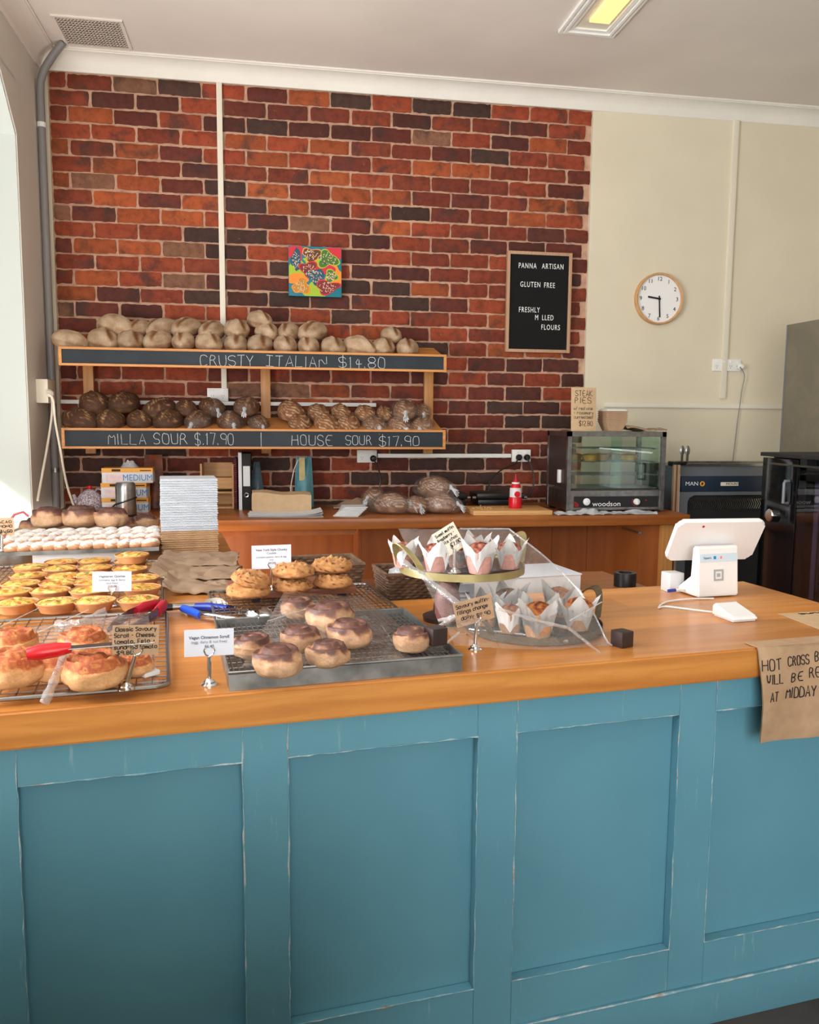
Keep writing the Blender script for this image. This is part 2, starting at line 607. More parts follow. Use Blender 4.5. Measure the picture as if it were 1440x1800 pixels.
def write(mb, text, x0, x1, z0, h, r, y=0.0, slant=0.0, jit=0.18, rise=0.0, fn=None):
    """lay strokes on the local x-z plane between x0 and x1, cap height h, base line z0"""
    S, wd = strokes(text)
    k = (x1 - x0) / wd
    kz = h / 6.0
    for s in S:
        pts = []
        for (a, b_) in s:
            a += random.uniform(-jit, jit)
            b_ += random.uniform(-jit, jit)
            pts.append((a, b_))
        # soften the polyline
        q = []
        for i, p in enumerate(pts):
            if 0 < i < len(pts) - 1 and len(pts) > 3:
                a, c = pts[i - 1], pts[i + 1]
                q.append((p[0] * 0.7 + a[0] * 0.3, p[1] * 0.7 + a[1] * 0.3))
                q.append((p[0] * 0.7 + c[0] * 0.3, p[1] * 0.7 + c[1] * 0.3))
            else:
                q.append(p)
        P = []
        for a, b_ in q:
            xx = x0 + (a + slant * b_) * k
            zz = z0 + b_ * kz + rise * (xx - x0)
            P.append(fn(xx, zz) if fn else (xx, y, zz))
        mb.tube(P, r, 5)
    return mb


def ptext(name, text, size, mat, parent, loc=(0, 0, 0), rot=(PI / 2, 0, 0), align='CENTER', ext=0.0004, bold=0.0, sx=1.0, space=1.0):
    cu = bpy.data.curves.new(name, 'FONT')
    cu.body = text
    cu.size = size
    cu.space_character = space
    cu.align_x = align
    cu.align_y = 'CENTER'
    cu.extrude = ext
    cu.offset = bold
    cu.resolution_u = 3
    t = bpy.data.objects.new('tmp_text', cu)
    COL.objects.link(t)
    dg = bpy.context.evaluated_depsgraph_get()
    me = bpy.data.meshes.new_from_object(t.evaluated_get(dg))
    bpy.data.objects.remove(t)
    bpy.data.curves.remove(cu)
    me.materials.clear()
    me.materials.append(mat)
    me.name = name
    o = obj(name, me, mat, parent)
    o.location = loc
    o.rotation_euler = rot
    o.scale = (sx, 1, 1)
    return o

# =================================================================== THE ROOM
CEIL = 3.43
WX0, WX1 = -1.2, 5.2          # left and right walls
WY0, WY1 = -2.6, 5.0          # shop front and back wall

struct('floor', MB().box(((WX0 + WX1) / 2 - 1, 1.2, -0.05), (9.5, 9.0, 0.1)), M['floor'], smooth=False)
struct('ceiling', MB().box(((WX0 + WX1) / 2, 1.2, CEIL + 0.06), (WX1 - WX0 + 1.0, 8.2, 0.12)), M['ceiling'], smooth=False)

# back wall: masonry core, smooth cream plaster to the right of x = 1.966, bare brick to the left
BX0, BX1, BZ1 = -1.16, 1.966, 3.342
mm, nt, bs, _o = nodes('mortar')
v = coords(nt)
c = ramp(nt, [(0.3, srgb(206, 168, 142)), (0.55, srgb(188, 148, 124)), (0.8, srgb(146, 110, 94))], noi(nt, v, 16, 6))
nt.links.new(c, bs.inputs['Base Color'])
bs.inputs['Roughness'].default_value = 0.95
bump(nt, bs, noi(nt, v, 90, 6, 0.7), 0.6, 0.006)
M['mortar'] = mm
wall = struct('wall_back', MB().box(((WX0 + WX1) / 2, 5.1045, 1.72), (WX1 - WX0 + 0.8, 0.2, 3.44)), M['mortar'], smooth=False)
struct('plaster_panel', MB().box(((BX1 + WX1) / 2, 4.996, 1.715), (WX1 - BX1, 0.030, 3.43)), M['cream'], wall, smooth=False)
struct('plaster_edge', MB().box(((WX0 + BX0) / 2, 4.995, 1.715), (BX0 - WX0, 0.030, 3.43)).box(((BX0 + BX1) / 2, 4.997, (BZ1 + CEIL) / 2), (BX1 - BX0, 0.026, CEIL - BZ1)), M['cream'], wall, smooth=False)

# bricks, one mesh: laid in running bond, each with its own chipped outline and colour
PAL = [(srgb(166, 84, 46), 0.18), (srgb(140, 98, 74), 0.03), (srgb(150, 68, 42), 0.20), (srgb(132, 60, 40), 0.21), (srgb(108, 50, 38), 0.20), (srgb(90, 46, 38), 0.11), (srgb(74, 50, 43), 0.07)]


def brickwork():
    b = MB()
    cols = []
    course, pitch, bl, bh = 0.0876, 0.24, 0.2275, 0.0750
    r = 0
    z = BZ1 - 0.006
    rnd = random.Random(11)
    while z > 0.80:
        off = 0.095 if r % 2 == 0 else 0.2125
        x = BX0 + off - pitch
        while x < BX1:
            xa, xb = max(x + 0.006, BX0 + 0.004), min(x + 0.006 + bl, BX1 - 0.002)
            xa += rnd.uniform(-0.003, 0.003) if xa > BX0 + 0.01 else 0
            if xb - xa > 0.03:
                za, zb = z - bh + rnd.uniform(-0.003, 0.002), z + rnd.uniform(-0.002, 0.003)
                tilt = rnd.uniform(-0.004, 0.004)
                # colour: clusters of light and dark firing, plus chance
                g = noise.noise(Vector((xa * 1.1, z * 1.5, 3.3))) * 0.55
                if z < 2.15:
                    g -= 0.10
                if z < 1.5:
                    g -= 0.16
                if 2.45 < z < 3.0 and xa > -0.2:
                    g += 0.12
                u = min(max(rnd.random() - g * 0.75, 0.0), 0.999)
                acc = 0
                for cc, wgt in PAL:
                    acc += wgt
                    if u < acc:
                        break
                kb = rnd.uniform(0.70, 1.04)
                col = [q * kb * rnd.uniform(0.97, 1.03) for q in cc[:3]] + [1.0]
                yf = 4.994 + rnd.uniform(-0.003, 0.003)
                nu, nv = 12, 5
                rows = []
                seed = rnd.uniform(0, 99)
                for i in range(nu + 1):
                    row = []
                    for j in range(nv + 1):
                        fu, fv = i / nu, j / nv
                        px = xa + (xb - xa) * fu
                        pz = za + (zb - za) * fv + tilt * (fu - 0.5)
                        e = min(fu * nu, (1 - fu) * nu, fv * nv, (1 - fv) * nv)
                        py = yf
                        if e < 0.5:
                            k = noise.noise(Vector((px * 40, pz * 40, seed)))
                            if fu in (0, 1):
                                px += k * 0.005 * (1 if fu == 0 else -1) + (0.003 if fu == 0 else -0.003) * (fv in (0, 1))
                            if fv in (0, 1):
                                pz += k * 0.0048 * (1 if fv == 0 else -1)
                            py += 0.004 + 0.004 * abs(k)
                        else:
                            py += 0.002 * noise.noise(Vector((px * 30, pz * 30, seed + 5)))
                        row.append(b.b.verts.new((px, py, pz)))
                    rows.append(row)
                for i in range(nu):
                    for j in range(nv):
                        b.b.faces.new((rows[i][j], rows[i + 1][j], rows[i + 1][j + 1], rows[i][j + 1]))
                ring = [rows[i][0] for i in range(nu + 1)] + [rows[nu][j] for j in range(1, nv + 1)] + [rows[i][nv] for i in range(nu - 1, -1, -1)] + [rows[0][j] for j in range(nv - 1, 0, -1)]
                back = [b.b.verts.new((p.co.x, 5.012, p.co.z)) for p in ring]
                n = len(ring)
                for i in range(n):
                    b.b.faces.new((ring[i], back[i], back[(i + 1) % n], ring[(i + 1) % n]))
                cols += [col] * ((nu + 1) * (nv + 1) + n)
            x += pitch
        z -= course
        r += 1
    me = bpy.data.meshes.new('brick_facing')
    bmesh.ops.recalc_face_normals(b.b, faces=b.b.faces[:])
    b.b.to_mesh(me)
    b.b.free()
    at = me.attributes.new('brick', 'FLOAT_COLOR', 'POINT')
    at.data.foreach_set('color', [q for c_ in cols for q in c_])
    me.polygons.foreach_set('use_smooth', [True] * len(me.polygons))
    me.set_sharp_from_angle(angle=math.radians(45))
    return me


mm, nt, bs, _o = nodes('fired_brick')
at = N(nt, 'ShaderNodeAttribute', attribute_name='brick')
v = coords(nt)
c = mixc(nt, 1.0, at.outputs['Color'], ramp(nt, [(0.3, (0.62, 0.58, 0.57, 1)), (0.52, (1, 0.98, 0.96, 1)), (0.75, (1.22, 1.2, 1.14, 1))], noi(nt, v, 22, 6, 0.65)), 'MULTIPLY')
c = mixc(nt, ramp(nt, [(0.52, (0, 0, 0, 1)), (0.68, (0.75, 0.75, 0.75, 1))], noi(nt, v, 7, 4, 0.6, 0.6)), c, srgb(58, 46, 43))       # burnt faces
c = mixc(nt, ramp(nt, [(0.65, (0, 0, 0, 1)), (0.73, (0.6, 0.6, 0.6, 1))], noi(nt, v, 30, 6, 0.75)), c, srgb(184, 146, 124))         # old mortar smears
c = mixc(nt, ramp(nt, [(0.66, (0, 0, 0, 1)), (0.71, (0.8, 0.8, 0.8, 1))], noi(nt, v, 85, 3, 0.6)), c, srgb(48, 32, 32))               # pits
nt.links.new(c, bs.inputs['Base Color'])
bs.inputs['Roughness'].default_value = 0.78
bs.inputs['Specular IOR Level'].default_value = 0.35
bump(nt, bs, noi(nt, v, 70, 8, 0.7), 0.55, 0.005)
M['brick'] = mm
struct('brick_facing', brickwork(), M['brick'], wall)

# left wall with the shop window that runs beside the counter
WO = -1.65
lw = MB()
lw.box((-1.425, 4.85, 1.715), (0.45, 0.70, 3.43)).box((-1.425, 1.35, 3.265), (0.45, 6.3, 0.33)).box((-1.425, 1.35, 0.46), (0.45, 6.3, 0.92))
lw.box((-1.425, -2.2, 1.715), (0.45, 0.8, 3.43))
lw.prism([(4.5, 2.85), (4.5, 3.12), (4.22, 3.12)], WO, -1.2, Matrix(((0, 0, 1, 0), (1, 0, 0, 0), (0, 1, 0, 0), (0, 0, 0, 1))))
wl = struct('wall_left', lw, M['leftwall'], smooth=False)
rv = MB().box((-1.428, 4.497, 1.885), (0.444, 0.008, 1.93))
rv.prism([(4.4995, 2.845), (4.215, 3.118), (4.21, 3.110), (4.4935, 2.84)], WO, -1.206, Matrix(((0, 0, 1, 0), (1, 0, 0, 0), (0, 1, 0, 0), (0, 0, 0, 1))))
rv.box((-1.428, 1.35, 0.924), (0.444, 6.29, 0.012))
struct('window_reveal', rv, M['reveal'], wl, smooth=False)
fr = MB()
for yy in (-1.76, 0.35, 2.45, 4.46):
    fr.box((-1.60, yy, 2.02), (0.06, 0.06, 2.18))
fr.box((-1.60, 1.35, 0.95), (0.06, 6.2, 0.05)).box((-1.60, 1.35, 3.08), (0.06, 6.2, 0.05))
struct('window_1', fr, M['white'], smooth=False)
struct('trim_3', MB().box((-2.65, 1.0, 3.30), (2.0, 9.0, 0.1)), M['greymetal'], smooth=False)      # unseen street awning added outside the window to cut the sun on the reveal
struct('wall_right', MB().box((WX1 + 0.1, 1.2, 1.715), (0.2, 7.9, 3.43)), M['cream'], smooth=False)
wf = MB().box((2.0, WY0 - 0.1, 0.25), (7.4, 0.2, 0.5)).box((2.0, WY0 - 0.1, 3.215), (7.4, 0.2, 0.43))
wf.box((-1.4, WY0 - 0.1, 1.75), (0.6, 0.2, 2.5)).box((4.85, WY0 - 0.1, 1.75), (0.9, 0.2, 2.5))
struct('wall_front', wf, M['cream'], smooth=False)


def cove(n=7, d=0.10, h=0.092):
    P = [(0, 0), (0, -h), (0.008, -h)]
    for i in range(n + 1):
        a = PI / 2 * i / n
        P.append((0.012 + (d - 0.022) * (1 - math.cos(a)), -h + 0.006 + (h - 0.020) * math.sin(a)))
    P += [(d - 0.008, -0.010), (d, -0.010), (d, 0)]
    return P


tr = MB().prism([(p[0], p[1]) for p in cove()], WX0, WX1, Matrix(((0, 0, 1, 0), (-1, 0, 0, 4.985), (0, 1, 0, CEIL), (0, 0, 0, 1))))
struct('trim_1', tr, M['cornice'], angle=50)
tr = MB().prism([(p[0], p[1]) for p in cove()], WY0, 4.985, Matrix(((1, 0, 0, WX0), (0, 0, 1, 0), (0, 1, 0, CEIL), (0, 0, 0, 1))))
struct('trim_2', tr, M['ceiling'], angle=50)

struct('shade_blocker', MB().box((-0.86, 0.13, 0.68), (0.66, 2.3, 1.36)).box((-0.10, 0.22, 0.42), (0.88, 0.98, 0.84)), M['cream'], smooth=False)     # unseen boxes added left of the frame to shade the counter's lower left

# ------------------------------------------------------------------ ceiling vent and light
t = thing('ceiling_vent', 'square white perforated vent in the ceiling above the grey conduit', 'vent', (-0.862, 4.69, CEIL))
obj('backing', MB().box((0, 0, -0.002), (0.31, 0.30, 0.004)), M['blackmatt'], t, smooth=False)
g = MB()
for i in range(20):
    g.box((-0.155 + 0.31 * i / 19, 0, -0.005), (0.0085, 0.30, 0.005))
for j in range(13):
    g.box((0, -0.15 + 0.30 * j / 12, -0.005), (0.31, 0.011, 0.005))
obj('grille', g, pm('vent_paint', srgb(206, 194, 182), None, rough=0.6), t, smooth=False)
obj('frame', MB().box((0, 0.156, -0.004), (0.34, 0.016, 0.008)).box((0, -0.156, -0.004), (0.34, 0.016, 0.008)).box((0.162, 0, -0.004), (0.016, 0.30, 0.008)).box((-0.162, 0, -0.004), (0.016, 0.30, 0.008)), M['ceiling'], t, smooth=False)

t = thing('ceiling_light', 'recessed ceiling light with white stepped frame and glowing warm diffuser', 'light', (1.615, 3.60, CEIL))
g = MB()
for k, (o, hgt) in enumerate(((0.0, 0.016), (0.022, 0.022), (0.044, 0.014))):
    a, bq = 0.14 - o, 0.62 - o
    wd = 0.013 if k < 2 else 0.02
    g.box((0, bq, -hgt / 2), (2 * a + wd, wd, hgt)).box((0, -bq, -hgt / 2), (2 * a + wd, wd, hgt)).box((a, 0, -hgt / 2), (wd, 2 * bq - wd, hgt)).box((-a, 0, -hgt / 2), (wd, 2 * bq - wd, hgt))
obj('frame', g, M['white'], t, smooth=False)
obj('pan', MB().box((0, 0, -0.003), (0.26, 1.22, 0.006)), M['cream2'], t, smooth=False)
obj('diffuser', MB().box((0.012, 0, -0.013), (0.105, 0.96, 0.014), bev=0.004), pm('warm_diffuser', srgb(250, 226, 150), None, rough=0.4, emit=((1.0, 0.72, 0.26, 1), 0.95)), t)

# ------------------------------------------------------------------ conduits on the walls
t = thing('conduit', 'grey pipe conduit running up the left wall corner and bending to the ceiling', 'pipe', (-1.175, 4.88, 0))
P = [(0, 0, 0.9), (0, 0, 2.0), (0, 0, 3.18), (0.004, -0.003, 3.24), (0.03, -0.016, 3.30), (0.085, -0.035, 3.37), (0.135, -0.05, 3.425)]
obj('pipe', MB().tube(P, 0.020, 12), M['grey_pvc'], t)
obj('clip', MB().tube([(0, 0, 3.005), (0, 0, 3.03)], 0.0225, 12), M['white'], t)
obj('saddle', MB().tube([(0, 0, 1.16), (0, 0, 1.185)], 0.0225, 12), M['steel'], t)

a, bq = ony(384.5, 147, 4.985), ony(396, 690, 4.985)
t = thing('cable_trunking', 'white vertical cable trunking running down the brick wall to the socket', 'trunking', (a.x, 4.985, 0))
obj('cover', MB().box((0.002, 0, (3.345 + 1.60) / 2), (0.031, 0.018, 3.345 - 1.60), bev=0.002), M['cream2'], t)
p = ony(1282, 440, 4.98)
t = thing('cable_trunking', 'cream vertical conduit on the plain wall above the power strip', 'trunking', (p.x, 4.972, 0))
obj('cover', MB().box((0, 0, (3.34 + 1.62) / 2), (0.036, 0.018, 3.34 - 1.62), bev=0.002), M['cream2'], t)
z0 = ony(1200, 713, 4.98).z
t = thing('cable_trunking', 'long cream horizontal conduit on the plain wall beneath the power strip', 'trunking', (2.1, 4.972, z0))
obj('cover', MB().box((1.5, 0, 0), (3.0, 0.018, 0.030), bev=0.002), M['cream2'], t)
z0 = ony(300, 708, 4.98).z
t = thing('cable_trunking', 'white horizontal trunking on the brick behind the dark loaves', 'trunking', (-1.155, 4.98, z0))
obj('cover', MB().box((0.9, 0, 0), (1.8, 0.020, 0.022), bev=0.002), M['white'], t)
pa, pb = ony(664, 801, 4.98), ony(898, 801, 4.98)
t = thing('cable_trunking', 'white horizontal trunking on the brick between the two lower sockets', 'trunking', (pa.x, 4.98, (pa.z + pb.z) / 2))
obj('cover', MB().box(((pb.x - pa.x) / 2, 0, 0), (pb.x - pa.x, 0.020, 0.024), bev=0.002), M['white'], t)


def socket(px, py, wpx, label, plugs=(), n=2, y=4.978, col='white'):
    p = ony(px, py, y)
    wd = wpx / FPX * y * 0.97
    t = thing('power_socket', label, 'socket', p)
    hh = 0.076
    obj('faceplate', MB().box((0, 0, 0), (wd, 0.022, hh), bev=0.003), M[col], t)
    for k in range(n):
        g, sl = MB(), MB()
        cx = -wd / 2 + wd * (k + 0.5) / n
        g.box((cx, -0.013, hh * 0.28), (0.014, 0.006, 0.010), bev=0.001)
        for dx, a_ in ((-0.006, 0.4), (0.006, -0.4)):
            sl.box((cx + dx, -0.0115, -hh * 0.08), (0.002, 0.002, 0.009))
        sl.box((cx, -0.0115, -hh * 0.24), (0.002, 0.002, 0.009))
        obj('switch', g, M['whitesatin'], t)
        obj('outlet_slots', sl, M['greymetal'], t, smooth=False)
    return t, p, wd


socket(383, 694, 36, 'white double power socket on the brick behind the bagged loaves')
ts, ps, wd = socket(645, 802, 36, 'white double power socket under the shelf, one black plug in it')
tr_, pr, wdr = socket(916, 801, 36, 'white double power socket by the pie warmer, two black plugs in it')
tg, pg, wdg = socket(1277, 642, 58, 'white power strip on the plain wall under the clock side conduit', n=4)
pl = thing('power_socket', 'off white socket block on the left wall beside the conduit', 'socket', onx(74, 688, -1.19))
obj('faceplate', MB().box((0.02, 0, 0), (0.06, 0.16, 0.125), bev=0.004), M['offwhite'], pl)


def plug_cord(name_label, p0, pts, mat, plugmat, r=0.0045, pr_=0.020, kind='cord', axis='y'):
    t = thing('power_lead', name_label, 'cord', p0)
    q = [Vector(a_) - Vector(p0) for a_ in pts]
    # smooth the path
    S = []
    for i in range(len(q) - 1):
        p_1, p0_, p1_, p2_ = q[max(i - 1, 0)], q[i], q[i + 1], q[min(i + 2, len(q) - 1)]
        for k in range(6):
            u = k / 6
            S.append(0.5 * ((2 * p0_) + (p1_ - p_1) * u + (2 * p_1 - 5 * p0_ + 4 * p1_ - p2_) * u * u + (3 * p0_ - p_1 - 3 * p1_ + p2_) * u ** 3))
    S.append(q[-1])
    obj('cable', MB().tube(S, r, 7), mat, t)
    m = Matrix.Rotation(PI / 2, 4, 'X') if axis == 'y' else Matrix.Rotation(PI / 2, 4, 'Y')
    obj('plug', MB().lathe([(0, 0), (pr_, 0), (pr_, 0.014), (pr_ * 0.85, 0.022), (pr_ * 0.5, 0.030), (0, 0.031)], 16, m=m), plugmat, t)
    return t


plug_cord('black power cord hanging from the socket under the shelf', ony(656, 806, 4.965),
          [ony(656, 806, 4.93), ony(664, 820, 4.93), ony(669, 842, 4.93), ony(667, 858, 4.93), ony(661, 874, 4.93), ony(655, 884, 4.95)], M['black'], M['black'])
plug_cord('black power cord sweeping left from the socket to the flat black grill', ony(912, 804, 4.965),
          [ony(912, 804, 4.93), ony(905, 815, 4.92), ony(882, 826, 4.90), ony(864, 842, 4.88), ony(859, 862, 4.86), ony(860, 868, 4.86)], M['black'], M['black'])
plug_cord('black power cord hanging straight down beside the red sauce bottle', ony(926, 804, 4.965),
          [ony(926, 804, 4.93), ony(934, 820, 4.92), ony(939, 842, 4.91), ony(936, 860, 4.90), ony(929, 874, 4.88)], M['black'], M['black'])
plug_cord('thin pale cord dangling from the power strip on the plain wall', ony(1301, 645, 4.965),
          [ony(1301, 645, 4.93), ony(1309, 660, 4.95), ony(1304, 690, 4.96), ony(1297, 740, 4.965), ony(1291, 790, 4.965), ony(1287, 822, 4.965)], M['grey_pvc'], M['white'], 0.0028)
pw = onx(82, 690, -1.15)
plug_cord('off white cord hanging from the left wall socket, nearer the window', pw,
          [onx(82, 691, -1.12), onx(91, 700, -1.10), onx(91, 730, -1.12), onx(84, 780, -1.13), onx(75, 830, -1.13), onx(66, 880, -1.13)], M['offwhite'], M['offwhite'], 0.006, 0.018, axis='x')
pw2 = onx(84, 692, -1.13)
plug_cord('off white cord hanging from the left wall socket, nearer the shelf', pw2,
          [onx(84, 692, -1.10), onx(93, 702, -1.08), onx(97, 740, -1.08), onx(106, 790, -1.06), onx(117, 850, -1.05), onx(131, 893, -1.02)], M['offwhite'], M['offwhite'], 0.006, 0.018, axis='x')

# =================================================================== COUNTER
def counter():
    t = thing('counter', 'long blue painted panelled shop counter with worn edges', 'counter', (CA.x, CA.y, 0), TH)
    mm, nt, bs, _o = nodes('blue_paint')
    v = coords(nt)
    c = ramp(nt, [(0.35, srgb(92, 148, 168)), (0.65, srgb(98, 155, 174))], noi(nt, v, 3, 5))
    vs = coords(nt, 'Object', (9, 9, 1.2))
    c = mixc(nt, ramp(nt, [(0.62, (0, 0, 0, 1)), (0.72, (0.42, 0.42, 0.42, 1))], noi(nt, vs, 7, 6, 0.7)), c, srgb(166, 192, 200))
    nt.links.new(c, bs.inputs['Base Color'])
    bs.inputs['Roughness'].default_value = 0.42
    bump(nt, bs, noi(nt, vs, 10, 4), 0.05, 0.004)
    blue = mm
    plain = pm('plain_blue_paint', srgb(92, 148, 168), srgb(98, 155, 174), 3, 0.42)
    mm, nt, bs, _o = nodes('worn_paint')
    v = coords(nt)
    c = ramp(nt, [(0.36, srgb(94, 150, 170)), (0.48, srgb(128, 168, 182)), (0.56, srgb(190, 198, 198)), (0.64, srgb(156, 128, 104)), (0.7, srgb(94, 150, 170))], noi(nt, v, 9, 6, 0.7))
    nt.links.new(c, bs.inputs['Base Color'])
    bs.inputs['Roughness'].default_value = 0.6
    worn = mm
    S0, S1 = -0.80, 2.03
    pan = [(-0.567, -0.163), (-0.070, 0.336), (0.425, 0.832), (0.923, 1.332), (1.430, 1.838)]
    zt, zb = 0.796, 0.215
    for k, (a, b_) in enumerate(pan):
        stile_a = pan[k - 1][1] if k else S0
        g = MB().box(((stile_a + a) / 2, 0.033, 0.490), (a - stile_a, 0.026, 0.766), bev=0.0015)
        obj('stile', g, blue, t, smooth=False)
        obj('panel', MB().box(((a + b_) / 2, 0.0555, (zt + zb) / 2), (b_ - a + 0.004, 0.016, zt - zb + 0.004)), plain, t, smooth=False)
        obj('top_rail', MB().box(((a + b_) / 2, 0.033, (zt + 0.873) / 2), (b_ - a - 0.0008, 0.026, 0.873 - zt), bev=0.0015), blue, t, smooth=False)
        obj('bottom_rail', MB().box(((a + b_) / 2, 0.033, (zb + 0.107) / 2), (b_ - a - 0.0008, 0.026, zb - 0.107), bev=0.0015), blue, t, smooth=False)
    obj('stile', MB().box(((1.838 + S1) / 2, 0.033, 0.490), (S1 - 1.838, 0.026, 0.766), bev=0.0015), blue, t, smooth=False)
    obj('skirting', MB().box(((S0 + S1) / 2, 0.030, 0.0535), (S1 - S0, 0.036, 0.107), bev=0.003), blue, t)
    g = MB()
    rnd = random.Random(4)
    for (a, b_) in pan:
        for x in (a, b_):
            P = [(x + rnd.uniform(-0.0012, 0.0012), 0.0195, zb + (0.873 - zb) * i / 26) for i in range(27)]
            g.tube(P, [0.0003 + 0.0021 * rnd.random() ** 2 for _ in P], 5)
        for z in (zt, zb):
            P = [(a + (b_ - a) * i / 20, 0.0195, z + rnd.uniform(-0.001, 0.001)) for i in range(21)]
            g.tube(P, [0.0003 + 0.0024 * rnd.random() ** 2 for _ in P], 5)
    P = [(S0 + (S1 - S0) * i / 90, 0.0125, 0.107) for i in range(91)]
    g.tube(P, [rnd.uniform(0.001, 0.0042) for _ in P], 5)
    obj('worn_edge', g, worn, t)
    body = MB().box((0.86, 0.375, 0.437), (2.32, 0.60, 0.868))
    body.box((-0.06, 1.30, 0.437), (0.98, 1.90, 0.868))
    obj('carcass', body, M['panelwood'], t, smooth=False)
    return t


counter()
poly = [(-0.815, 0), (2.04, 0), (2.04, 0.70), (0.80, 0.70), (0.80, 0.90), (0.455, 0.90), (0.455, 2.30), (-0.535, 2.30)]
g = MB().prism(poly, HC - 0.072, HC)
es = [e for e in g.b.edges if abs(e.verts[0].co.z - e.verts[1].co.z) < 1e-6]
bmesh.ops.bevel(g.b, geom=es, offset=0.005, segments=3, affect='EDGES')
o = obj('worktop', g, M['top'], smooth=True, angle=35)
o.location = (CA.x, CA.y, 0)
o.rotation_euler = (0, 0, TH)
tag(o, 'thick glued pine worktop covering the blue counter', 'worktop')

t = thing('wooden_shelf', 'brown wooden ledge joined behind the counter, holding the wicker baskets', 'shelf', (CA.x, CA.y, 0), TH)
obj('board', MB().prism([(0.47, 0.912), (0.82, 0.912), (0.82, 0.712), (1.72, 0.712), (1.72, 1.06), (0.47, 1.16)], 0.895, 0.928), M['bench'], t, smooth=False)
obj('support', MB().box((1.15, 0.86, 0.4475), (0.9, 0.22, 0.895)), M['panelwood'], t, smooth=False)

# =================================================================== BACK BENCH
BZ = 0.956
t = thing('back_bench', 'long wooden work bench against the brick wall', 'bench', (0, 4.6, 0))
obj('bench_top', MB().box(((-1.150 + 2.31) / 2, 0.0, BZ - 0.0275), (2.31 + 1.150, 0.745, 0.055), bev=0.003), M['bench'], t)
bb = MB()
xs = [0.52, 0.74, 0.98, 1.20, 1.43, 1.66, 1.88, 2.06]
for a, b_ in zip(xs[:-1], xs[1:]):
    bb.box(((a + b_) / 2, 0.06, 0.45), (b_ - a - 0.002, 0.02, 0.90))
obj('back_board', bb, M['panelwood'], t, smooth=False)
obj('recess_board', MB().box((-0.34, 0.335, 0.45), (1.71, 0.02, 0.90)), M['panelwood'], t, smooth=False)
obj('inner_side', MB().box((0.511, 0.19, 0.45), (0.018, 0.28, 0.90)), M['panelwood'], t, smooth=False)
obj('bench_leg', MB().box((-0.10, -0.31, 0.45), (0.045, 0.045, 0.90)), M['panelwood'], t, smooth=False)
obj('bench_leg', MB().box((2.205, -0.30, 0.45), (0.062, 0.06, 0.90)), M['pinev'], t, smooth=False)
obj('end_panel', MB().box((2.115, -0.275, 0.45), (0.115, 0.02, 0.90)), M['panelwood'], t, smooth=False)
obj('side_panel', MB().box((2.066, -0.10, 0.45), (0.018, 0.34, 0.90)), M['panelwood'], t, smooth=False)
obj('drawer_runner', MB().box((2.055, -0.18, 0.845), (0.02, 0.22, 0.012)), M['steel'], t, smooth=False)
obj('cross_rail', MB().box((0.0, -0.33, 0.885), (0.9, 0.03, 0.03)), M['panelwood'], t, smooth=False)

# =================================================================== BREAD SHELVES
SHX0, SHX1, SHY = -1.072, 0.996, 4.62
t = thing('bread_shelf', 'two tier sloping pine bread shelf with chalkboard fronts on the brick wall', 'shelf', (0, 4.97, 0))
SLOPE = math.atan2(0.078, 0.33)


def shelf_z(y, tier):
    z = 1.822 if tier == 0 else 1.400
    return z + (y - SHY) * math.tan(SLOPE)


for px in (157, 467, 753):
    p = ony(px, 690, 4.95)
    obj('post', MB().box((p.x, -0.020, (1.895 + ony(px, 797, 4.95).z) / 2), (0.056, 0.035, 1.895 - ony(px, 797, 4.95).z), bev=0.003), M['pinev'], t)
for tier in (0, 1):
    z = shelf_z(SHY, tier)
    L = 0.335
    Mx = Matrix.Translation((0, SHY - 4.97 + 0.012, z)) @ Matrix.Rotation(SLOPE, 4, 'X')
    obj('board', MB().box(((SHX0 + SHX1) / 2, L / 2, -0.010), (SHX1 - SHX0 - 0.01, L, 0.018), m=Mx), M['pine'], t, smooth=False)
    zt, zb = (1.833, 1.736) if tier == 0 else (1.411, 1.302)
    yc = SHY - 4.97
    f = obj('chalkboard', MB().box(((SHX0 + SHX1) / 2, yc, (zt + zb) / 2), (SHX1 - SHX0 - 0.01, 0.014, zt - zb - 0.008)), M['slate'], t, smooth=False)
    fr = MB()
    for zz in (zt - 0.006, zb + 0.006):
        fr.box(((SHX0 + SHX1) / 2, yc - 0.003, zz), (SHX1 - SHX0, 0.024, 0.0125), bev=0.001)
    for xx in (SHX0 + 0.008, SHX1 - 0.008):
        fr.box((xx, yc - 0.003, (zt + zb) / 2), (0.016, 0.024, zt - zb - 0.025), bev=0.001)
    obj('frame', fr, M['pine'], f, smooth=False)
    yl = yc - 0.0075
    rows = [('CRUSTY', 353, 446, 643.5, 624.5), ('!TALIAN', 468, 574, 644.5, 626), ('$14.80', 596, 677, 647, 628)] if tier == 0 else \
           [('MILLA', 191, 256, 781, 763), ('SOUR', 270, 329, 781, 762), ('$.17.90', 343, 411, 782, 762), ('|', 458, 460, 783, 764),
            ('HOUSE', 513, 584, 783, 765), ('SOUR', 608, 653, 782, 766), ('$17.90', 667, 737, 784, 767)]
    for tx, xa, xb, yb, yt in rows:
        A_, B_ = ony(xa, yb, SHY - 0.008), ony(xb, yb, SHY - 0.008)
        zz = ony((xa + xb) / 2, yb, SHY - 0.008).z
        hh = ony((xa + xb) / 2, yt, SHY - 0.008).z - zz
        obj('lettering', write(MB(), tx, A_.x, B_.x, zz, hh, 0.0017, yl, jit=0.30), M['chalk'], f)

# =================================================================== BREAD
def mask_attr(me, vals):
    a = me.attributes.new('mask', 'FLOAT', 'POINT')
    a.data.foreach_set('value', vals)


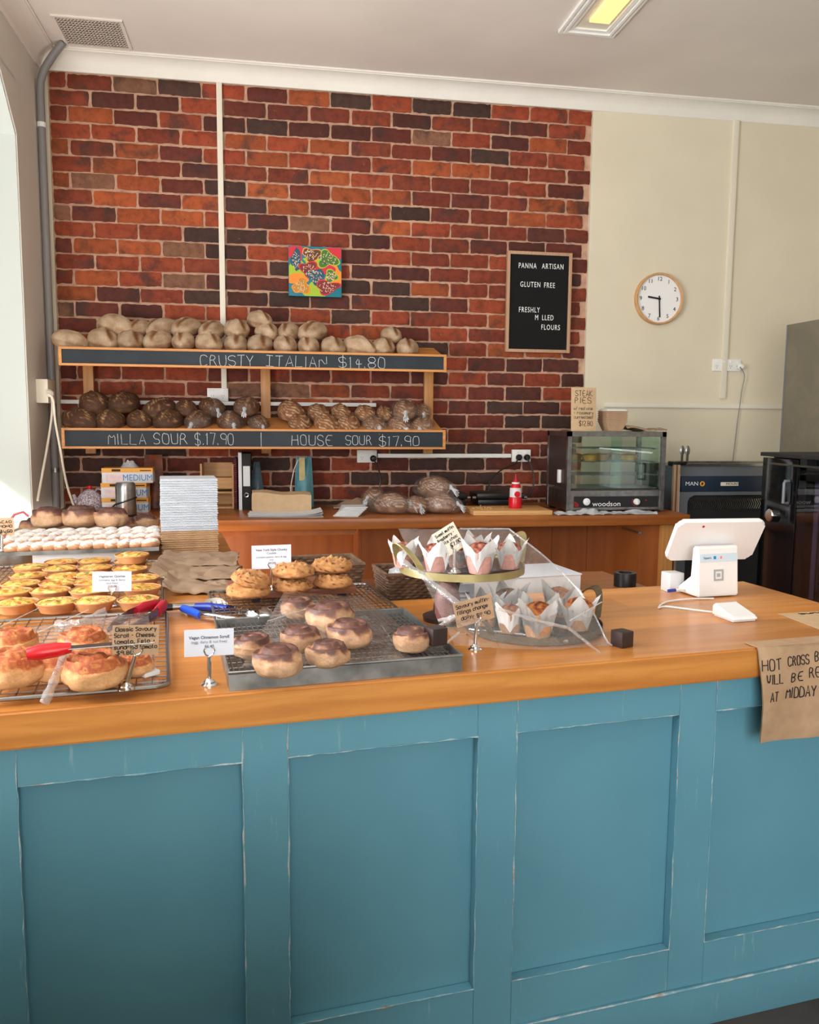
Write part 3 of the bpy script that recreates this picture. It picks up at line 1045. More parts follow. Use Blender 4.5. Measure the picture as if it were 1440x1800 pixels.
def blob(fn, nu=40, nv=22):
    """closed surface from fn(unit vector) -> (Vector, mask)"""
    b = bmesh.new()
    vals = []
    rows = []
    for j in range(nv + 1):
        ph = PI * j / nv
        row = []
        for i in range(nu if 0 < j < nv else 1):
            a = 2 * PI * i / nu
            p, mk = fn(Vector((math.sin(ph) * math.cos(a), math.sin(ph) * math.sin(a), math.cos(ph))))
            row.append(b.verts.new(p))
            vals.append(mk)
        rows.append(row)
    for j in range(nv):
        A, B = rows[j], rows[j + 1]
        for i in range(nu):
            k = (i + 1) % nu
            if len(A) == 1:
                b.faces.new((A[0], B[i], B[k]))
            elif len(B) == 1:
                b.faces.new((A[i], B[0], A[k]))
            else:
                b.faces.new((A[i], B[i], B[k], A[k]))
    return b, vals


def blob_mesh(name, fn, nu=40, nv=22, mat=None):
    b, vals = blob(fn, nu, nv)
    bmesh.ops.recalc_face_normals(b, faces=b.faces[:])
    me = bpy.data.meshes.new(name)
    b.to_mesh(me)
    b.free()
    mask_attr(me, vals)
    me.polygons.foreach_set('use_smooth', [True] * len(me.polygons))
    if mat:
        me.materials.append(mat)
    return me


M['italian'] = masked('floury_crust', [(0.0, srgb(206, 184, 158)), (0.3, srgb(182, 156, 128)), (0.5, srgb(150, 116, 86)), (0.75, srgb(126, 82, 50)), (1.0, srgb(104, 62, 36))], 0.85, 0.25, 40, 14, 0.2)
M['milla'] = masked('dark_rye_crust', [(0.0, srgb(98, 70, 54)), (0.3, srgb(84, 58, 44)), (0.5, srgb(118, 82, 54)), (0.75, srgb(172, 138, 100)), (1.0, srgb(204, 178, 142))], 0.7, 0.35, 40, 14, 0.16)
M['house'] = masked('ringed_crust', [(0.0, srgb(118, 80, 56)), (0.35, srgb(136, 94, 64)), (0.55, srgb(178, 142, 108)), (0.85, srgb(212, 188, 160)), (1.0, srgb(222, 202, 178))], 0.75, 0.3, 40, 14, 0.14)


def loaf_mesh(kind, seed):
    rnd = random.Random(seed)
    rx, ry, rz = {'italian': (0.074, 0.112, 0.064), 'milla': (0.082, 0.115, 0.066), 'house': (0.070, 0.094, 0.063)}[kind]
    rx *= rnd.uniform(0.95, 1.05)
    cutx = rnd.uniform(-0.25, 0.3)
    skew = rnd.uniform(-0.35, 0.35)
    o = rnd.uniform(0, 50)

    def fn(u):
        k = 1 + 0.05 * nz(u, 1.6, o) + 0.015 * nz(u, 6, o)
        x, y, z = u.x * rx * k, u.y * ry * k, u.z * rz * k
        if u.z < -0.55:
            z = -0.55 * rz * k + (z + 0.55 * rz * k) * 0.45
        m = 0.30 + 0.25 * nz(u, 2.2, o + 3)
        d = u.x - cutx - skew * u.y
        if u.z > -0.05:
            fade = max(0.0, min(1.0, (u.z + 0.05) * 3.0)) * max(0.0, 1 - abs(u.y) ** 6 * 1.0)
            if kind == 'italian':
                wd = 0.16 * (1 + 0.5 * nz(u, 3, o + 9))
                g = math.exp(-(d / wd) ** 2) * fade
                z += -0.006 * g + 0.006 * math.exp(-((d + 0.24) / 0.1) ** 2) * fade
                m = m * (1 - g) + (0.85 + 0.15 * nz(u, 8, o)) * g
            elif kind == 'milla':
                g = math.exp(-(d / 0.12) ** 2) * fade
                z += 0.005 * math.exp(-((d + 0.2) / 0.08) ** 2) * fade - 0.004 * g
                m = 0.2 + 0.2 * nz(u, 3, o)
                s = math.sin((u.x * 0.8 + u.y * 1.2 + 0.12 * nz(u, 3, o)) * 26)
                m += 0.7 * max(0.0, s - 0.25) * fade + 0.45 * g
            else:
                g = math.exp(-(d / 0.13) ** 2) * fade
                z += -0.005 * g + 0.005 * math.exp(-((d + 0.22) / 0.09) ** 2) * fade
                q = math.hypot(u.x - cutx * 0.7, u.y * 0.9 + u.z * 0.25)
                s = math.sin((math.acos(max(-1, min(1, u.z))) * 0.9 + 0.9 * u.x * u.y + 0.1 * nz(u, 3, o)) * 21)
                m = 0.22 + 0.75 * max(0.0, s) * (0.75 + 0.5 * nz(u, 3, o)) * (1 - g)
                m = m * (1 - g) + 0.25 * g
        else:
            m += 0.12
        return Vector((x, y, z + 0.55 * rz + 0.012)), max(0.0, min(1.0, m))
    return blob_mesh(kind + '_loaf', fn, 44, 26, M[kind])


LM = {k: [loaf_mesh(k, 100 * i + s) for s in range(5)] for i, k in enumerate(('italian', 'milla', 'house'))}


def bag_mesh(seed, rx=0.080, ry=0.120, rz=0.068):
    o = seed * 3.7

    def fn(u):
        k = 1 + 0.10 * nz(u, 2.4, o) + 0.05 * abs(nz(u, 7, o))
        z = u.z * rz * k
        if u.z < -0.6:
            z = -0.6 * rz + (z + 0.6 * rz) * 0.5
        y = u.y * ry * k
        x = u.x * rx * k
        if u.y < -0.75:
            f = (-u.y - 0.75) / 0.25
            x *= 1 - 0.55 * f
            y -= 0.03 * f
        return Vector((x, y, z + 0.6 * rz + 0.006)), 0.0
    return blob_mesh('bag', fn, 34, 20, M['bag'])


BAGS = [bag_mesh(s) for s in range(3)]


def knot_mesh(seed):
    rnd = random.Random(seed)
    b = MB()
    for k in range(7):
        a = 2 * PI * k / 7
        P = []
        for i in range(8):
            f = i / 7
            r = (0.006 + 0.024 * abs(f - 0.35) ** 1.1) if f < 0.9 else 0.022
            P.append((0.75 * r * math.cos(a + f), -0.108 - 0.046 * f, 0.060 + 0.75 * r * math.sin(a + f) - 0.034 * f))
        b.tube(P, [0.005, 0.004, 0.003, 0.0035, 0.0045, 0.005, 0.005, 0.003], 5)
    me = b.mesh('twisted_end')
    me.materials.append(M['bagknot'])
    return me


KNOT = [knot_mesh(s) for s in range(2)]
PLACES = {}


def loaf(kind, px, py, wpx, y, label, group, yaw=0.0, bagged=False, slope=True, seed=0, lift=0.0, z=None):
    """a loaf seen end-on: px, py the middle of its outline, wpx its width in the photo"""
    p = ony(px, py, y)
    sc = wpx / FPX * (y - 0.06) / {'italian': 0.148, 'milla': 0.164, 'house': 0.140}[kind] * (0.9 if bagged else 1.0)
    base = p - Vector((0, 0, 0.058 * sc))
    if z is not None:
        base.z = z
    rot = (SLOPE if slope else 0.0, 0.0, yaw)
    me = LM[kind][seed % 5]
    if not bagged:
        o = obj('bread_loaf', me, None)
        o.location = base
        o.rotation_euler = rot
        o.scale = (sc,) * 3
        return tag(o, label, 'bread', group)
    t = thing('bagged_loaf', label, 'bread', base, group=group, rot=rot)
    t.scale = (sc,) * 3
    obj('loaf', me, None, t)
    b = obj('bag', BAGS[seed % 3], None, t)
    k = obj('twisted_end', KNOT[seed % 2], None, b)
    return t


ITF = [(120, 597, 74, 1.35), (180, 596, 50, 0.5), (230, 597, 45, 0.1), (279, 597, 46, -0.3), (322.5, 598, 40, 0.0), (366, 600, 44, 0.3), (415, 602, 42, 0), (458, 603, 42, -0.2),
       (501, 604, 42, 0.1), (542, 606, 40, 0), (585, 607, 42, 0.1), (628.5, 608, 48, 0.7), (673, 609, 40, 0), (716, 610, 42, -0.1)]
for i, (px, py, wd, yw) in enumerate(ITF):
    kk = 'pale floury loaf hanging past the left end of the top shelf front row' if i == 0 else 'floury crusty loaf, %s from left in the front row of the top shelf' % ORD[i]
    loaf('italian', px, py, wd if abs(yw) < 1 else 42, 4.765, kk, 'crusty loaves on the top shelf', yw, seed=i)
ITB = [(202, 571, 47, 0.9), (246, 576, 36, -0.4), (288, 575, 43, -0.7), (330, 574, 42, -0.6), (374, 580, 42, -0.4), (416, 577, 42, 0.1), (468, 581, 40, 0.3), (508, 582, 40, -0.2), (551, 581, 45, -0.6), (687, 588, 37, 0.2)]
for i, (px, py, wd, yw) in enumerate(ITB):
    kk = 'lone crusty loaf sitting on top at the right end of the top shelf' if i == 9 else 'browner crusty loaf, %s from left in the second layer of the top shelf' % ORD[i]
    loaf('italian', px, py, wd, 4.83, kk, 'crusty loaves on the top shelf', yw, seed=i + 2)
loaf('italian', 455, 561, 40, 4.87, 'crusty loaf lying highest of all on the top shelf pile', 'crusty loaves on the top shelf', 0.5, seed=1)
MIF = [(140, 737, 56, 0.7), (195, 737, 50, 0.1), (246, 737, 45, 0.1), (297, 737, 49, -0.2)]
for i, (px, py, wd, yw) in enumerate(MIF):
    loaf('milla', px, py, wd, 4.765, 'dark brown loaf, %s from left in the front row of the lower shelf' % ORD[i], 'dark loaves on the lower shelf', yw, seed=i)
MIB = [(166, 707, 52, 0.3), (219, 706, 49, -0.2), (283, 717, 48, -0.6), (327, 716, 38, 0.2)]
for i, (px, py, wd, yw) in enumerate(MIB):
    loaf('milla', px, py, wd, 4.84, 'dark brown loaf, %s from left in the second layer of the lower shelf' % ORD[i], 'dark loaves on the lower shelf', yw, seed=i + 2)
for i, (px, py, wd, y, lb) in enumerate([(350, 738, 52, 4.765, 'bagged dark loaf just right of the bare ones in the lower shelf front row'), (405, 739, 52, 4.765, 'bagged dark loaf in the middle of the three dark bags in front'),
                                         (453, 743, 44, 4.765, 'bagged dark loaf beside the middle shelf post in the front row'), (372, 714, 46, 4.84, 'bagged dark loaf lying behind, under the white double socket'),
                                         (434, 712, 48, 4.78, 'bagged dark loaf on top with its white twisted end upright')]):
    loaf('milla', px, py, wd, y, lb, 'bagged dark loaves on the lower shelf', [-0.3, 0.2, 0.3, 0.4, -0.1][i], True, seed=i)
HF = [(526, 741, 42), (572, 743, 45), (612, 743, 41)]
for i, (px, py, wd) in enumerate(HF):
    loaf('house', px, py, wd, 4.765, 'flour ringed loaf, %s from left in the front row above HOUSE SOUR' % ORD[i], 'ringed loaves on the lower shelf', [0.1, 0.3, -0.1][i], seed=i)
HB = [(510, 721, 45, 0.5), (559, 724, 39, 0.2), (598, 724, 38, 0.3), (641, 725, 37, 0.2), (675, 725, 32, 0.1)]
for i, (px, py, wd, yw) in enumerate(HB):
    loaf('house', px, py, wd, 4.84, 'flour ringed loaf, %s from left in the second layer above HOUSE SOUR' % ORD[i], 'ringed loaves on the lower shelf', yw, seed=i + 1)
for i, (px, py, wd, y, lb) in enumerate([(656, 745, 46, 4.765, 'bagged ringed loaf, leftmost of three bags at the right of the lower shelf'), (700, 747, 44, 4.765, 'bagged ringed loaf, middle of three bags at the right of the lower shelf'),
                                         (742, 747, 44, 4.765, 'bagged ringed loaf at the right end of the lower shelf'), (711, 718, 46, 4.79, 'bagged ringed loaf stacked on top at the right of the lower shelf'), (740, 722, 36, 4.87, 'bagged ringed loaf half hidden in front of the right shelf post')]):
    loaf('house', px, py, wd, y, lb, 'bagged ringed loaves on the lower shelf', [0.2, 0.3, -0.3, -0.1, 0][i], True, seed=i)
for i, (px, py, wd, y, yw, lf, lb) in enumerate([(657, 883, 42, 4.62, -0.5, 0.03, 'bagged ringed loaf on the bench beside the white napkins'), (687, 895, 52, 4.45, 1.1, 0, 'bagged ringed loaf on the bench, second from the napkins'),
                                                 (731, 894, 44, 4.45, 0.1, 0, 'bagged ringed loaf on the bench, third from the napkins'), (772, 894, 52, 4.45, 0.9, 0, 'bagged ringed loaf on the bench, furthest right of the lower ones'),
                                                 (762, 872, 52, 4.50, 0.8, 0.085, 'bagged ringed loaf lying on top of two others on the bench')]):
    loaf('house', px, py, wd, y, lb, 'bagged loaves on the bench', yw, True, False, seed=i, z=BZ + lf)

# =================================================================== THINGS ON THE BRICK WALL
# painting
pa, pb = ony(507, 430, 4.955), ony(600.5, 525, 4.955)
cx, cz, sw, sh = (pa.x + pb.x) / 2, (pa.z + pb.z) / 2, pb.x - pa.x, pa.z - pb.z - 0.012
t = thing('painting', 'small square bright abstract canvas with dotted blobs on the brick wall', 'painting', (cx, 4.965, cz))
obj('canvas', MB().box((0, 0, 0), (sw, 0.035, sh), bev=0.003), pm('teal_paint', srgb(14, 118, 138), None, rough=0.6), t)
PC = {'red': srgb(206, 30, 48), 'lime': srgb(160, 190, 30), 'orange': srgb(244, 140, 30), 'green': srgb(64, 108, 34), 'navy': srgb(18, 74, 98), 'maroon': srgb(120, 22, 30), 'brown': srgb(90, 50, 22), 'gold': srgb(190, 130, 30)}
PM_ = {k: pm('paint_' + k, c, None, rough=0.55) for k, c in PC.items()}


LAYER = [0]


def patch(name, mat, cx_, cz_, rx, rz, dep, seed, lob=0.25, parent=None):
    n = 40
    LAYER[0] += 1
    dep = 0.0178 + LAYER[0] * 0.00014
    P = []
    for i in range(n):
        a = 2 * PI * i / n
        k = 1 + lob * math.sin(3 * a + seed) * 0.6 + lob * noise.noise(Vector((math.cos(a) * 1.4, math.sin(a) * 1.4, seed * 3.1)))
        P.append((max(-sw / 2 + .002, min(sw / 2 - .002, cx_ + rx * k * math.cos(a))), max(-sh / 2 + .002, min(sh / 2 - .002, cz_ + rz * k * math.sin(a)))))
    g = MB().prism(P, 0.0176, dep, Matrix(((1, 0, 0, 0), (0, 0, -1, 0), (0, 1, 0, 0), (0, 0, 0, 1))))
    return obj(name, g, mat, parent, smooth=False), P


u = sw / 1.0
for nm, c, x, z, rx, rz in (('background_patch', 'red', -0.38, 0.36, 0.16, 0.18), ('background_patch', 'lime', -0.34, 0.02, 0.2, 0.16), ('background_patch', 'orange', -0.33, -0.16, 0.2, 0.10), ('background_patch', 'red', 0.36, 0.40, 0.18, 0.12),
                            ('background_patch', 'orange', 0.36, -0.1, 0.2, 0.22), ('background_patch', 'lime', -0.02, -0.38, 0.2, 0.16), ('background_patch', 'red', 0.12, 0.06, 0.2, 0.16), ('background_patch', 'lime', 0.0, 0.2, 0.24, 0.08)):
    patch(nm, PM_[c], x * sw, z * sh, rx * sw, rz * sh, 0.0182, x * 9 + z * 5, 0.3, t)
rd = random.Random(3)
dot = pm('pale_dots', srgb(244, 236, 214), srgb(240, 180, 120), 90, 0.6)
for c, oc, x, z, rx, rz in (('navy', 'navy', -0.36, 0.22, 0.075, 0.20), ('brown', 'orange', -0.08, 0.34, 0.16, 0.12), ('green', 'lime', 0.24, 0.26, 0.17, 0.16), ('maroon', 'red', -0.12, 0.04, 0.14, 0.13),
                            ('navy', 'navy', 0.02, -0.10, 0.14, 0.13), ('green', 'lime', 0.31, -0.08, 0.11, 0.10), ('gold', 'orange', -0.27, -0.30, 0.15, 0.14), ('maroon', 'red', 0.22, -0.31, 0.19, 0.12)):
    sd_ = x * 7 + z * 3
    patch('outline', PM_[oc], x * sw, z * sh, (rx + 0.02) * sw, (rz + 0.02) * sh, 0.0188, sd_, 0.35, t)
    bl_, P = patch('dotted_blob', PM_[c], x * sw, z * sh, rx * sw, rz * sh, 0.0194, sd_, 0.35, t)
    g = MB()
    for k in range(46):
        a, r = rd.uniform(0, 2 * PI), math.sqrt(rd.random()) * 0.88
        g.box((x * sw + r * rx * sw * math.cos(a), -(0.0178 + LAYER[0] * 0.00014), z * sh + r * rz * sh * math.sin(a)), (0.0042, 0.0006, 0.0042))
    obj('dots', g, dot, bl_, smooth=False)

# letter board
A_, B_, C_ = ony(892, 441, 4.96), ony(1006, 445, 4.96), ony(1000, 621, 4.96)
sw2, sh2 = B_.x - A_.x, (A_.z + B_.z) / 2 - C_.z
t = thing('letter_board', 'black felt letter board in a pale wood frame by the edge of the brick', 'sign', ((A_.x + B_.x) / 2, 4.97, ((A_.z + B_.z) / 2 + C_.z) / 2))
fl = obj('felt', MB().box((0, 0, 0), (sw2 - 0.03, 0.016, sh2 - 0.03)), M['blackfelt'], t, smooth=False)
g = MB()
for k in range(64):
    g.box((0, -0.0085, -sh2 / 2 + 0.02 + (sh2 - 0.04) * k / 63), (sw2 - 0.034, 0.002, 0.0045))
obj('ridges', g, M['blackfelt'], fl, smooth=False)
g = MB()
for s_ in (-1, 1):
    g.box((s_ * (sw2 / 2 - 0.0095), -0.004, 0), (0.019, 0.03, sh2), bev=0.002).box((0, -0.004, s_ * (sh2 / 2 - 0.0095)), (sw2 - 0.038, 0.03, 0.019), bev=0.002)
obj('frame', g, M['oak'], t)
for tx, px, py, hpx in (('PANNA', 927.5, 467.5, 9.5), ('ARTISAN', 972, 469, 9.5), ('GLUTEN', 932.5, 500.5, 9.5), ('FREE', 966, 502, 9.5), ('FRESHLY', 930.5, 545, 9.5), ('M', 943.5, 558.5, 9.5), ('LLED', 963, 559, 9.5), ('FLOURS', 968, 576, 9.5)):
    p = ony(px, py, 4.96) - Vector(t.location)
    ptext('lettering', tx, hpx / FPX * 5.0 * 1.38, M['whitesatin'], t, (p.x, -0.0102, p.z), ext=0.001, sx=0.66, space=1.22)

# clock
p = ony(1158.5, 525.5, 4.96)
cr = 46.0 / FPX * 5.0
t = thing('wall_clock', 'round wall clock with pale wooden rim on the plain wall', 'clock', (p.x, 4.981, p.z))
mY = Matrix.Rotation(PI / 2, 4, 'X')
obj('rim', MB().lathe([(cr * 0.98, 0), (cr, 0.006), (cr, 0.034), (cr * 0.975, 0.040), (cr * 0.93, 0.038), (cr * 0.915, 0.024)], 64, m=mY), M['beech'], t)
obj('face', MB().lathe([(0, 0.022), (cr * 0.93, 0.022)], 48, m=mY), M['whitesatin'], t, smooth=False)
for k in range(1, 13):
    a = PI / 2 - 2 * PI * k / 12
    ptext('numeral', str(k), cr * 0.22, M['ink'], t, (cr * 0.77 * math.cos(a), -0.0235, cr * 0.77 * math.sin(a)), ext=0.0003)


def hand(nm, ang, ln, back, wd_):
    m = Matrix.Rotation(ang, 4, 'Y')
    obj(nm, MB().box((0, -0.027, (ln - back) / 2), (wd_, 0.002, ln + back), m=m), M['black'], t, smooth=False)


hand('hour_hand', math.radians(278), cr * 0.48, cr * 0.06, 0.011)
hand('minute_hand', math.radians(176), cr * 0.72, cr * 0.12, 0.008)
obj('hub', MB().lathe([(0, 0.031), (0.008, 0.031), (0.008, 0.024)], 16, m=mY), M['black'], t)

# =================================================================== ON THE BACK BENCH
def bpos(px, py, z=BZ):
    p = onz(px, py, z)
    return p


# floral teapot
yb = 4.66
p = ony(159, 905, yb)
t = thing('teapot', 'round floral ceramic teapot with a red lid knob on the left of the bench', 'teapot', (p.x, yb, BZ))
r = 21 / FPX * yb
obj('body', MB().lathe([(0, 0), (r * 0.62, 0), (r * 0.9, r * 0.3), (r, r * 0.75), (r * 0.95, r * 1.15), (r * 0.7, r * 1.55), (r * 0.45, r * 1.65)], 28), M['teapot'], t)
ld = obj('lid', MB().lathe([(r * 0.5, r * 1.62), (r * 0.42, r * 1.75), (r * 0.2, r * 1.86), (0, r * 1.9)], 24), M['teapot'], t)
obj('knob', MB().lathe([(r * 0.1, r * 1.86), (r * 0.2, r * 1.98), (r * 0.16, r * 2.12), (0, r * 2.18)], 14), M['red'], ld)
obj('spout', MB().tube([(-r * 0.85, 0, r * 0.7), (-r * 1.1, 0, r * 1.05), (-r * 1.22, 0, r * 1.45)], [0.018, 0.012, 0.008], 10), M['teapot'], t)
obj('handle', MB().tube([(r * 0.35, 0, r * 1.6), (r * 0.62, 0, r * 1.9), (r * 0.95, 0, r * 1.8), (r * 1.0, 0, r * 1.5), (r * 0.9, 0, r * 1.25)], 0.007, 8), M['teapot'], t)

# three glove boxes
for k, (x0, x1, y0, y1, lb, yaw, txt) in enumerate(((179, 260, 875, 903, 'bottom of the three orange and white glove boxes on the bench', 0.02, 'MEDIUM'), (178, 258, 854, 878, 'middle one of the three orange and white glove boxes', -0.03, 'MEDIUM'),
                                               (179, 268, 833, 857, 'top one of the three orange and white glove boxes', 0.03, 'MEDIUM'))):
    yb = 4.62
    A_, B_ = ony(x0, (y0 + y1) / 2, yb), ony(x1, (y0 + y1) / 2, yb)
    hh = 0.080
    t = thing('glove_box', lb, 'box', ((A_.x + B_.x) / 2, yb + 0.06, BZ + k * 0.0805), yaw, 'glove boxes stacked on the bench')
    wd = B_.x - A_.x
    obj('carton', MB().box((0, 0, hh / 2), (wd, 0.12, hh), bev=0.002), M['paper'], t)
    obj('orange_band', MB().box((0, -0.0005, hh * 0.86), (wd + 0.002, 0.122, hh * 0.29)), M['orange'], t, smooth=False)
    obj('brand_mark', MB().box((-wd * 0.22, -0.0615, hh * 0.86), (wd * 0.17, 0.002, hh * 0.15)).box((wd * 0.36, -0.0615, hh * 0.84), (wd * 0.22, 0.002, hh * 0.07)), M['ink'], t, smooth=False)
    obj('glove_picture', MB().box((-wd * 0.25, -0.0605, hh * 0.34), (wd * 0.34, 0.002, hh * 0.5)), M['pinkprint'], t, smooth=False)
    ptext('lettering', txt, hh * 0.60, M['bluetext'], t, (wd * 0.20, -0.0612, hh * 0.34), bold=0.0, sx=0.86)
    if k == 2:
        g = MB().grid(lambda a, b_: Vector((-0.045 + 0.10 * a, -0.03 + 0.06 * b_, hh + 0.001 + 0.05 * math.sin(PI * a) * (1 - abs(2 * b_ - 1)) * (0.6 + 0.8 * abs(noise.noise(Vector((a * 5, b_ * 5, 2))))))), 10, 8)
        obj('tissue', g, M['bagknot'], t)

# steel flask with black band
yb = 4.45
p = ony(222, 905, yb)
r = 16.5 / FPX * yb
t = thing('vacuum_flask', 'tall stainless steel flask with black band in front of the glove boxes', 'flask', (p.x, yb, BZ))
hf = (908 - 850) / FPX * yb
obj('body', MB().lathe([(0, 0), (r, 0), (r * 1.02, 0.01), (r, hf * 0.86), (r * 0.98, hf * 0.9)], 32), M['steel'], t)
obj('lid', MB().lathe([(r * 0.99, hf * 0.885), (r * 0.97, hf * 0.95), (r * 0.85, hf), (0, hf * 1.01)], 32), M['steel'], t)
obj('base_ring', MB().lathe([(0, -0.001), (r * 1.04, 0), (r * 1.04, 0.012), (r, 0.014)], 32), M['black'], t)
obj('handle_band', MB().tube([(r * 1.04 * math.cos(a), r * 1.04 * math.sin(a), hf * (0.46 + 0.10 * math.cos(a))) for a in [2 * PI * k / 28 for k in range(28)]], 0.0045, 6, closed=True), M['black'], t)
obj('handle', MB().tube([(-r * 1.0, -0.01, hf * 0.36), (-r * 1.25, -0.01, hf * 0.30), (-r * 1.25, -0.01, hf * 0.16), (-r * 1.0, -0.01, hf * 0.12)], 0.005, 6), M['black'], t)

# amber packet leaning on the wall behind the boxes
p = ony(268, 850, 4.86)
t = thing('foil_packet', 'brown and amber packet leaning on the brick behind the glove boxes', 'packet', (p.x, 4.90, BZ))
g = MB().grid(lambda a, b_: Vector(((-0.065 + 0.13 * a) * (1 - 0.25 * b_), -0.03 * math.sin(PI * a) * (1 - b_) + 0.05 * b_ - 0.02, 0.30 * b_)), 12, 12)
g.grid(lambda a, b_: Vector(((-0.065 + 0.13 * a) * (1 - 0.25 * b_), 0.015 * math.sin(PI * a) * (1 - b_) + 0.05 * b_ - 0.018, 0.30 * b_)), 12, 12)
obj('pouch', g, M['amber'], t)

# plywood organiser
A_, B_ = ony(352, 815, 4.80), ony(412, 895, 4.80)
t = thing('desk_organiser', 'plywood pigeonhole organiser standing on the bench by the black folder', 'organiser', ((A_.x + B_.x) / 2, 4.86, BZ))
wd, hh = B_.x - A_.x, A_.z - BZ
g = MB()
for s_ in (-1, 1):
    g.box((s_ * (wd / 2 - 0.005), 0, hh / 2), (0.010, 0.16, hh))
g.box((0, 0.075, hh / 2), (wd - 0.02, 0.008, hh))
obj('case', g, M['ply'], t, smooth=False)
for z in (0.006, hh * 0.36, hh * 0.66):
    obj('shelf', MB().box((0, -0.004, z), (wd - 0.021, 0.15, 0.010)), M['ply'], t, smooth=False)
obj('front_board', MB().box((0, -0.078, hh * 0.57), (wd - 0.021, 0.008, hh * 0.24)), M['ply'], t, smooth=False)

# binder with papers
yb = 4.72
A_, B_ = ony(424, 800, yb), ony(442, 897, yb)
t = thing('ring_binder', 'black ring binder standing upright on the bench with a white spine label', 'binder', ((A_.x + B_.x) / 2, yb + 0.13, BZ))
wd, hh = B_.x - A_.x, 0.315
obj('cover', MB().box((0, 0, hh / 2), (wd, 0.26, hh), bev=0.002), M['blackmatt'], t)
obj('spine_label', MB().box((0.002, -0.131, hh * 0.60), (wd * 0.72, 0.002, hh * 0.36)), M['paper'], t, smooth=False)
obj('finger_ring', MB().lathe([(0.011, 0), (0.014, 0.002), (0.011, 0.004), (0.008, 0.003)], 18, m=Matrix.Translation((0, -0.130, hh * 0.26)) @ mY), M['chrome'], t)
g = MB().slab(lambda a, b_: Vector((-wd / 2 - 0.010 - 0.004 * a + 0.008 * math.sin(5 * b_), -0.145 + 0.25 * a, 0.002 + hh * 1.02 * b_)), 6, 10, 0.0)
g = MB().box((-wd / 2 - 0.012, -0.012, hh * 0.51), (0.018, 0.255, hh * 1.02), 0.04)
o = obj('document_stack', g, M['paper'], None, smooth=False)
o.location = ((A_.x + B_.x) / 2, yb + 0.13, BZ)
tag(o, 'white sheaf of papers standing against the black binder', 'papers')
t = thing('spiral_notebook', 'notebook with a red spiral edge between the organiser and the papers', 'notebook', (A_.x - 0.034, yb + 0.12, BZ))
obj('cover', MB().box((0, 0, 0.145), (0.012, 0.20, 0.29)), M['blackmatt'], t, smooth=False)
obj('spiral', MB().tube([(0.009 * math.cos(k * 1.2), -0.103 + 0.009 * math.sin(k * 1.2), 0.01 + 0.27 * k / 120) for k in range(121)], 0.0018, 5), M['crimson'], t)


def pouch(label, px0, px1, py_top, y, mat, cat='bag', lean=0.05, top=0.45, name='foil_bag'):
    A_, B_ = ony(px0, 880, y), ony(px1, 880, y)
    hh = ony((px0 + px1) / 2, py_top, y + lean).z - BZ
    wd = B_.x - A_.x
    t = thing(name, label, cat, ((A_.x + B_.x) / 2, y, BZ))
    f = lambda s_: (lambda a, b_: Vector(((-0.5 + a) * wd * (1 - (1 - top) * b_ ** 1.5), s_ * 0.045 * math.sin(PI * a) * (1 - b_ ** 2) + lean * b_ + 0.006 * noise.noise(Vector((a * 4, b_ * 4, s_))), hh * b_)))
    g = MB().grid(f(-1), 14, 14).grid(f(1), 14, 14)
    obj('pouch', g, mat, t)
    return t, wd, hh


pouch('dark slate blue bag slumped beside the black binder', 438, 466, 812, 4.80, M['slateblue'], top=0.35)
t, wd, hh = pouch('teal bag with gold label standing against the brick wall', 518, 552, 803, 4.84, M['teal'], top=0.8)
obj('gold_label', MB().box((-0.012, -0.016, hh * 0.76), (0.034, 0.004, hh * 0.46), m=Matrix.Rotation(-0.1, 4, 'X')), M['gold'], t, smooth=False)
obj('drawstring', MB().tube([(-0.035, -0.02, hh * 0.95), (-0.06, -0.03, hh * 0.75), (-0.075, -0.03, hh * 0.5), (-0.085, -0.03, hh * 0.2)], 0.003, 6), M['offwhite'], t)


def paperbag(name, label, loc, rz, wd, dp, hh, mat, cat='paper bag'):
    """a flat bottomed paper bag lying on its side, with gusset creases"""
    t = thing(name, label, cat, loc, rz)
    g = MB()
    sec = []
    for i in range(13):
        f = i / 12
        x = -wd / 2 + wd * f
        h_ = hh * (1 - 0.16 * f) * (1 + 0.04 * math.sin(9 * f))
        d_ = dp * (1 - 0.06 * f)
        n_ = lambda k: 0.006 * noise.noise(Vector((f * 6, k * 2.3, 1.1)))
        sec.append([(x, -d_ / 2 + n_(1), 0.001), (x, -d_ / 2 + 0.008 * math.sin(PI * f), h_ * 0.5 + n_(2)), (x, -d_ / 2 + n_(3), h_), (x, 0, h_ + 0.01 + n_(4)), (x, d_ / 2 + n_(5), h_), (x, d_ / 2 - 0.01, h_ * 0.5), (x, d_ / 2, 0.001)])
    V = [[g.b.verts.new(q) for q in s_] for s_ in sec]
    for A_, B_ in zip(V[:-1], V[1:]):
        for k in range(7):
            g.b.faces.new((A_[k], A_[(k + 1) % 7], B_[(k + 1) % 7], B_[k]))
    g.b.faces.new(V[0][::-1])
    g.b.faces.new(V[-1])
    obj('bag_body', g, mat, t, angle=25)
    fl_ = MB().box((-wd / 2 - 0.0015, 0, hh * 0.5), (0.003, dp * 0.8, hh * 0.62))
    obj('base_flap', fl_, mat, t, smooth=False)
    return t


A_, B_ = bpos(443, 904), bpos(548, 904)
paperbag('paper_bag', 'light kraft paper bag lying on its side on the bench', ((A_.x + B_.x) / 2, A_.y + 0.10, BZ), 0.02, B_.x - A_.x, 0.17, (905 - 868) / FPX * A_.y, M['kraftlight'])


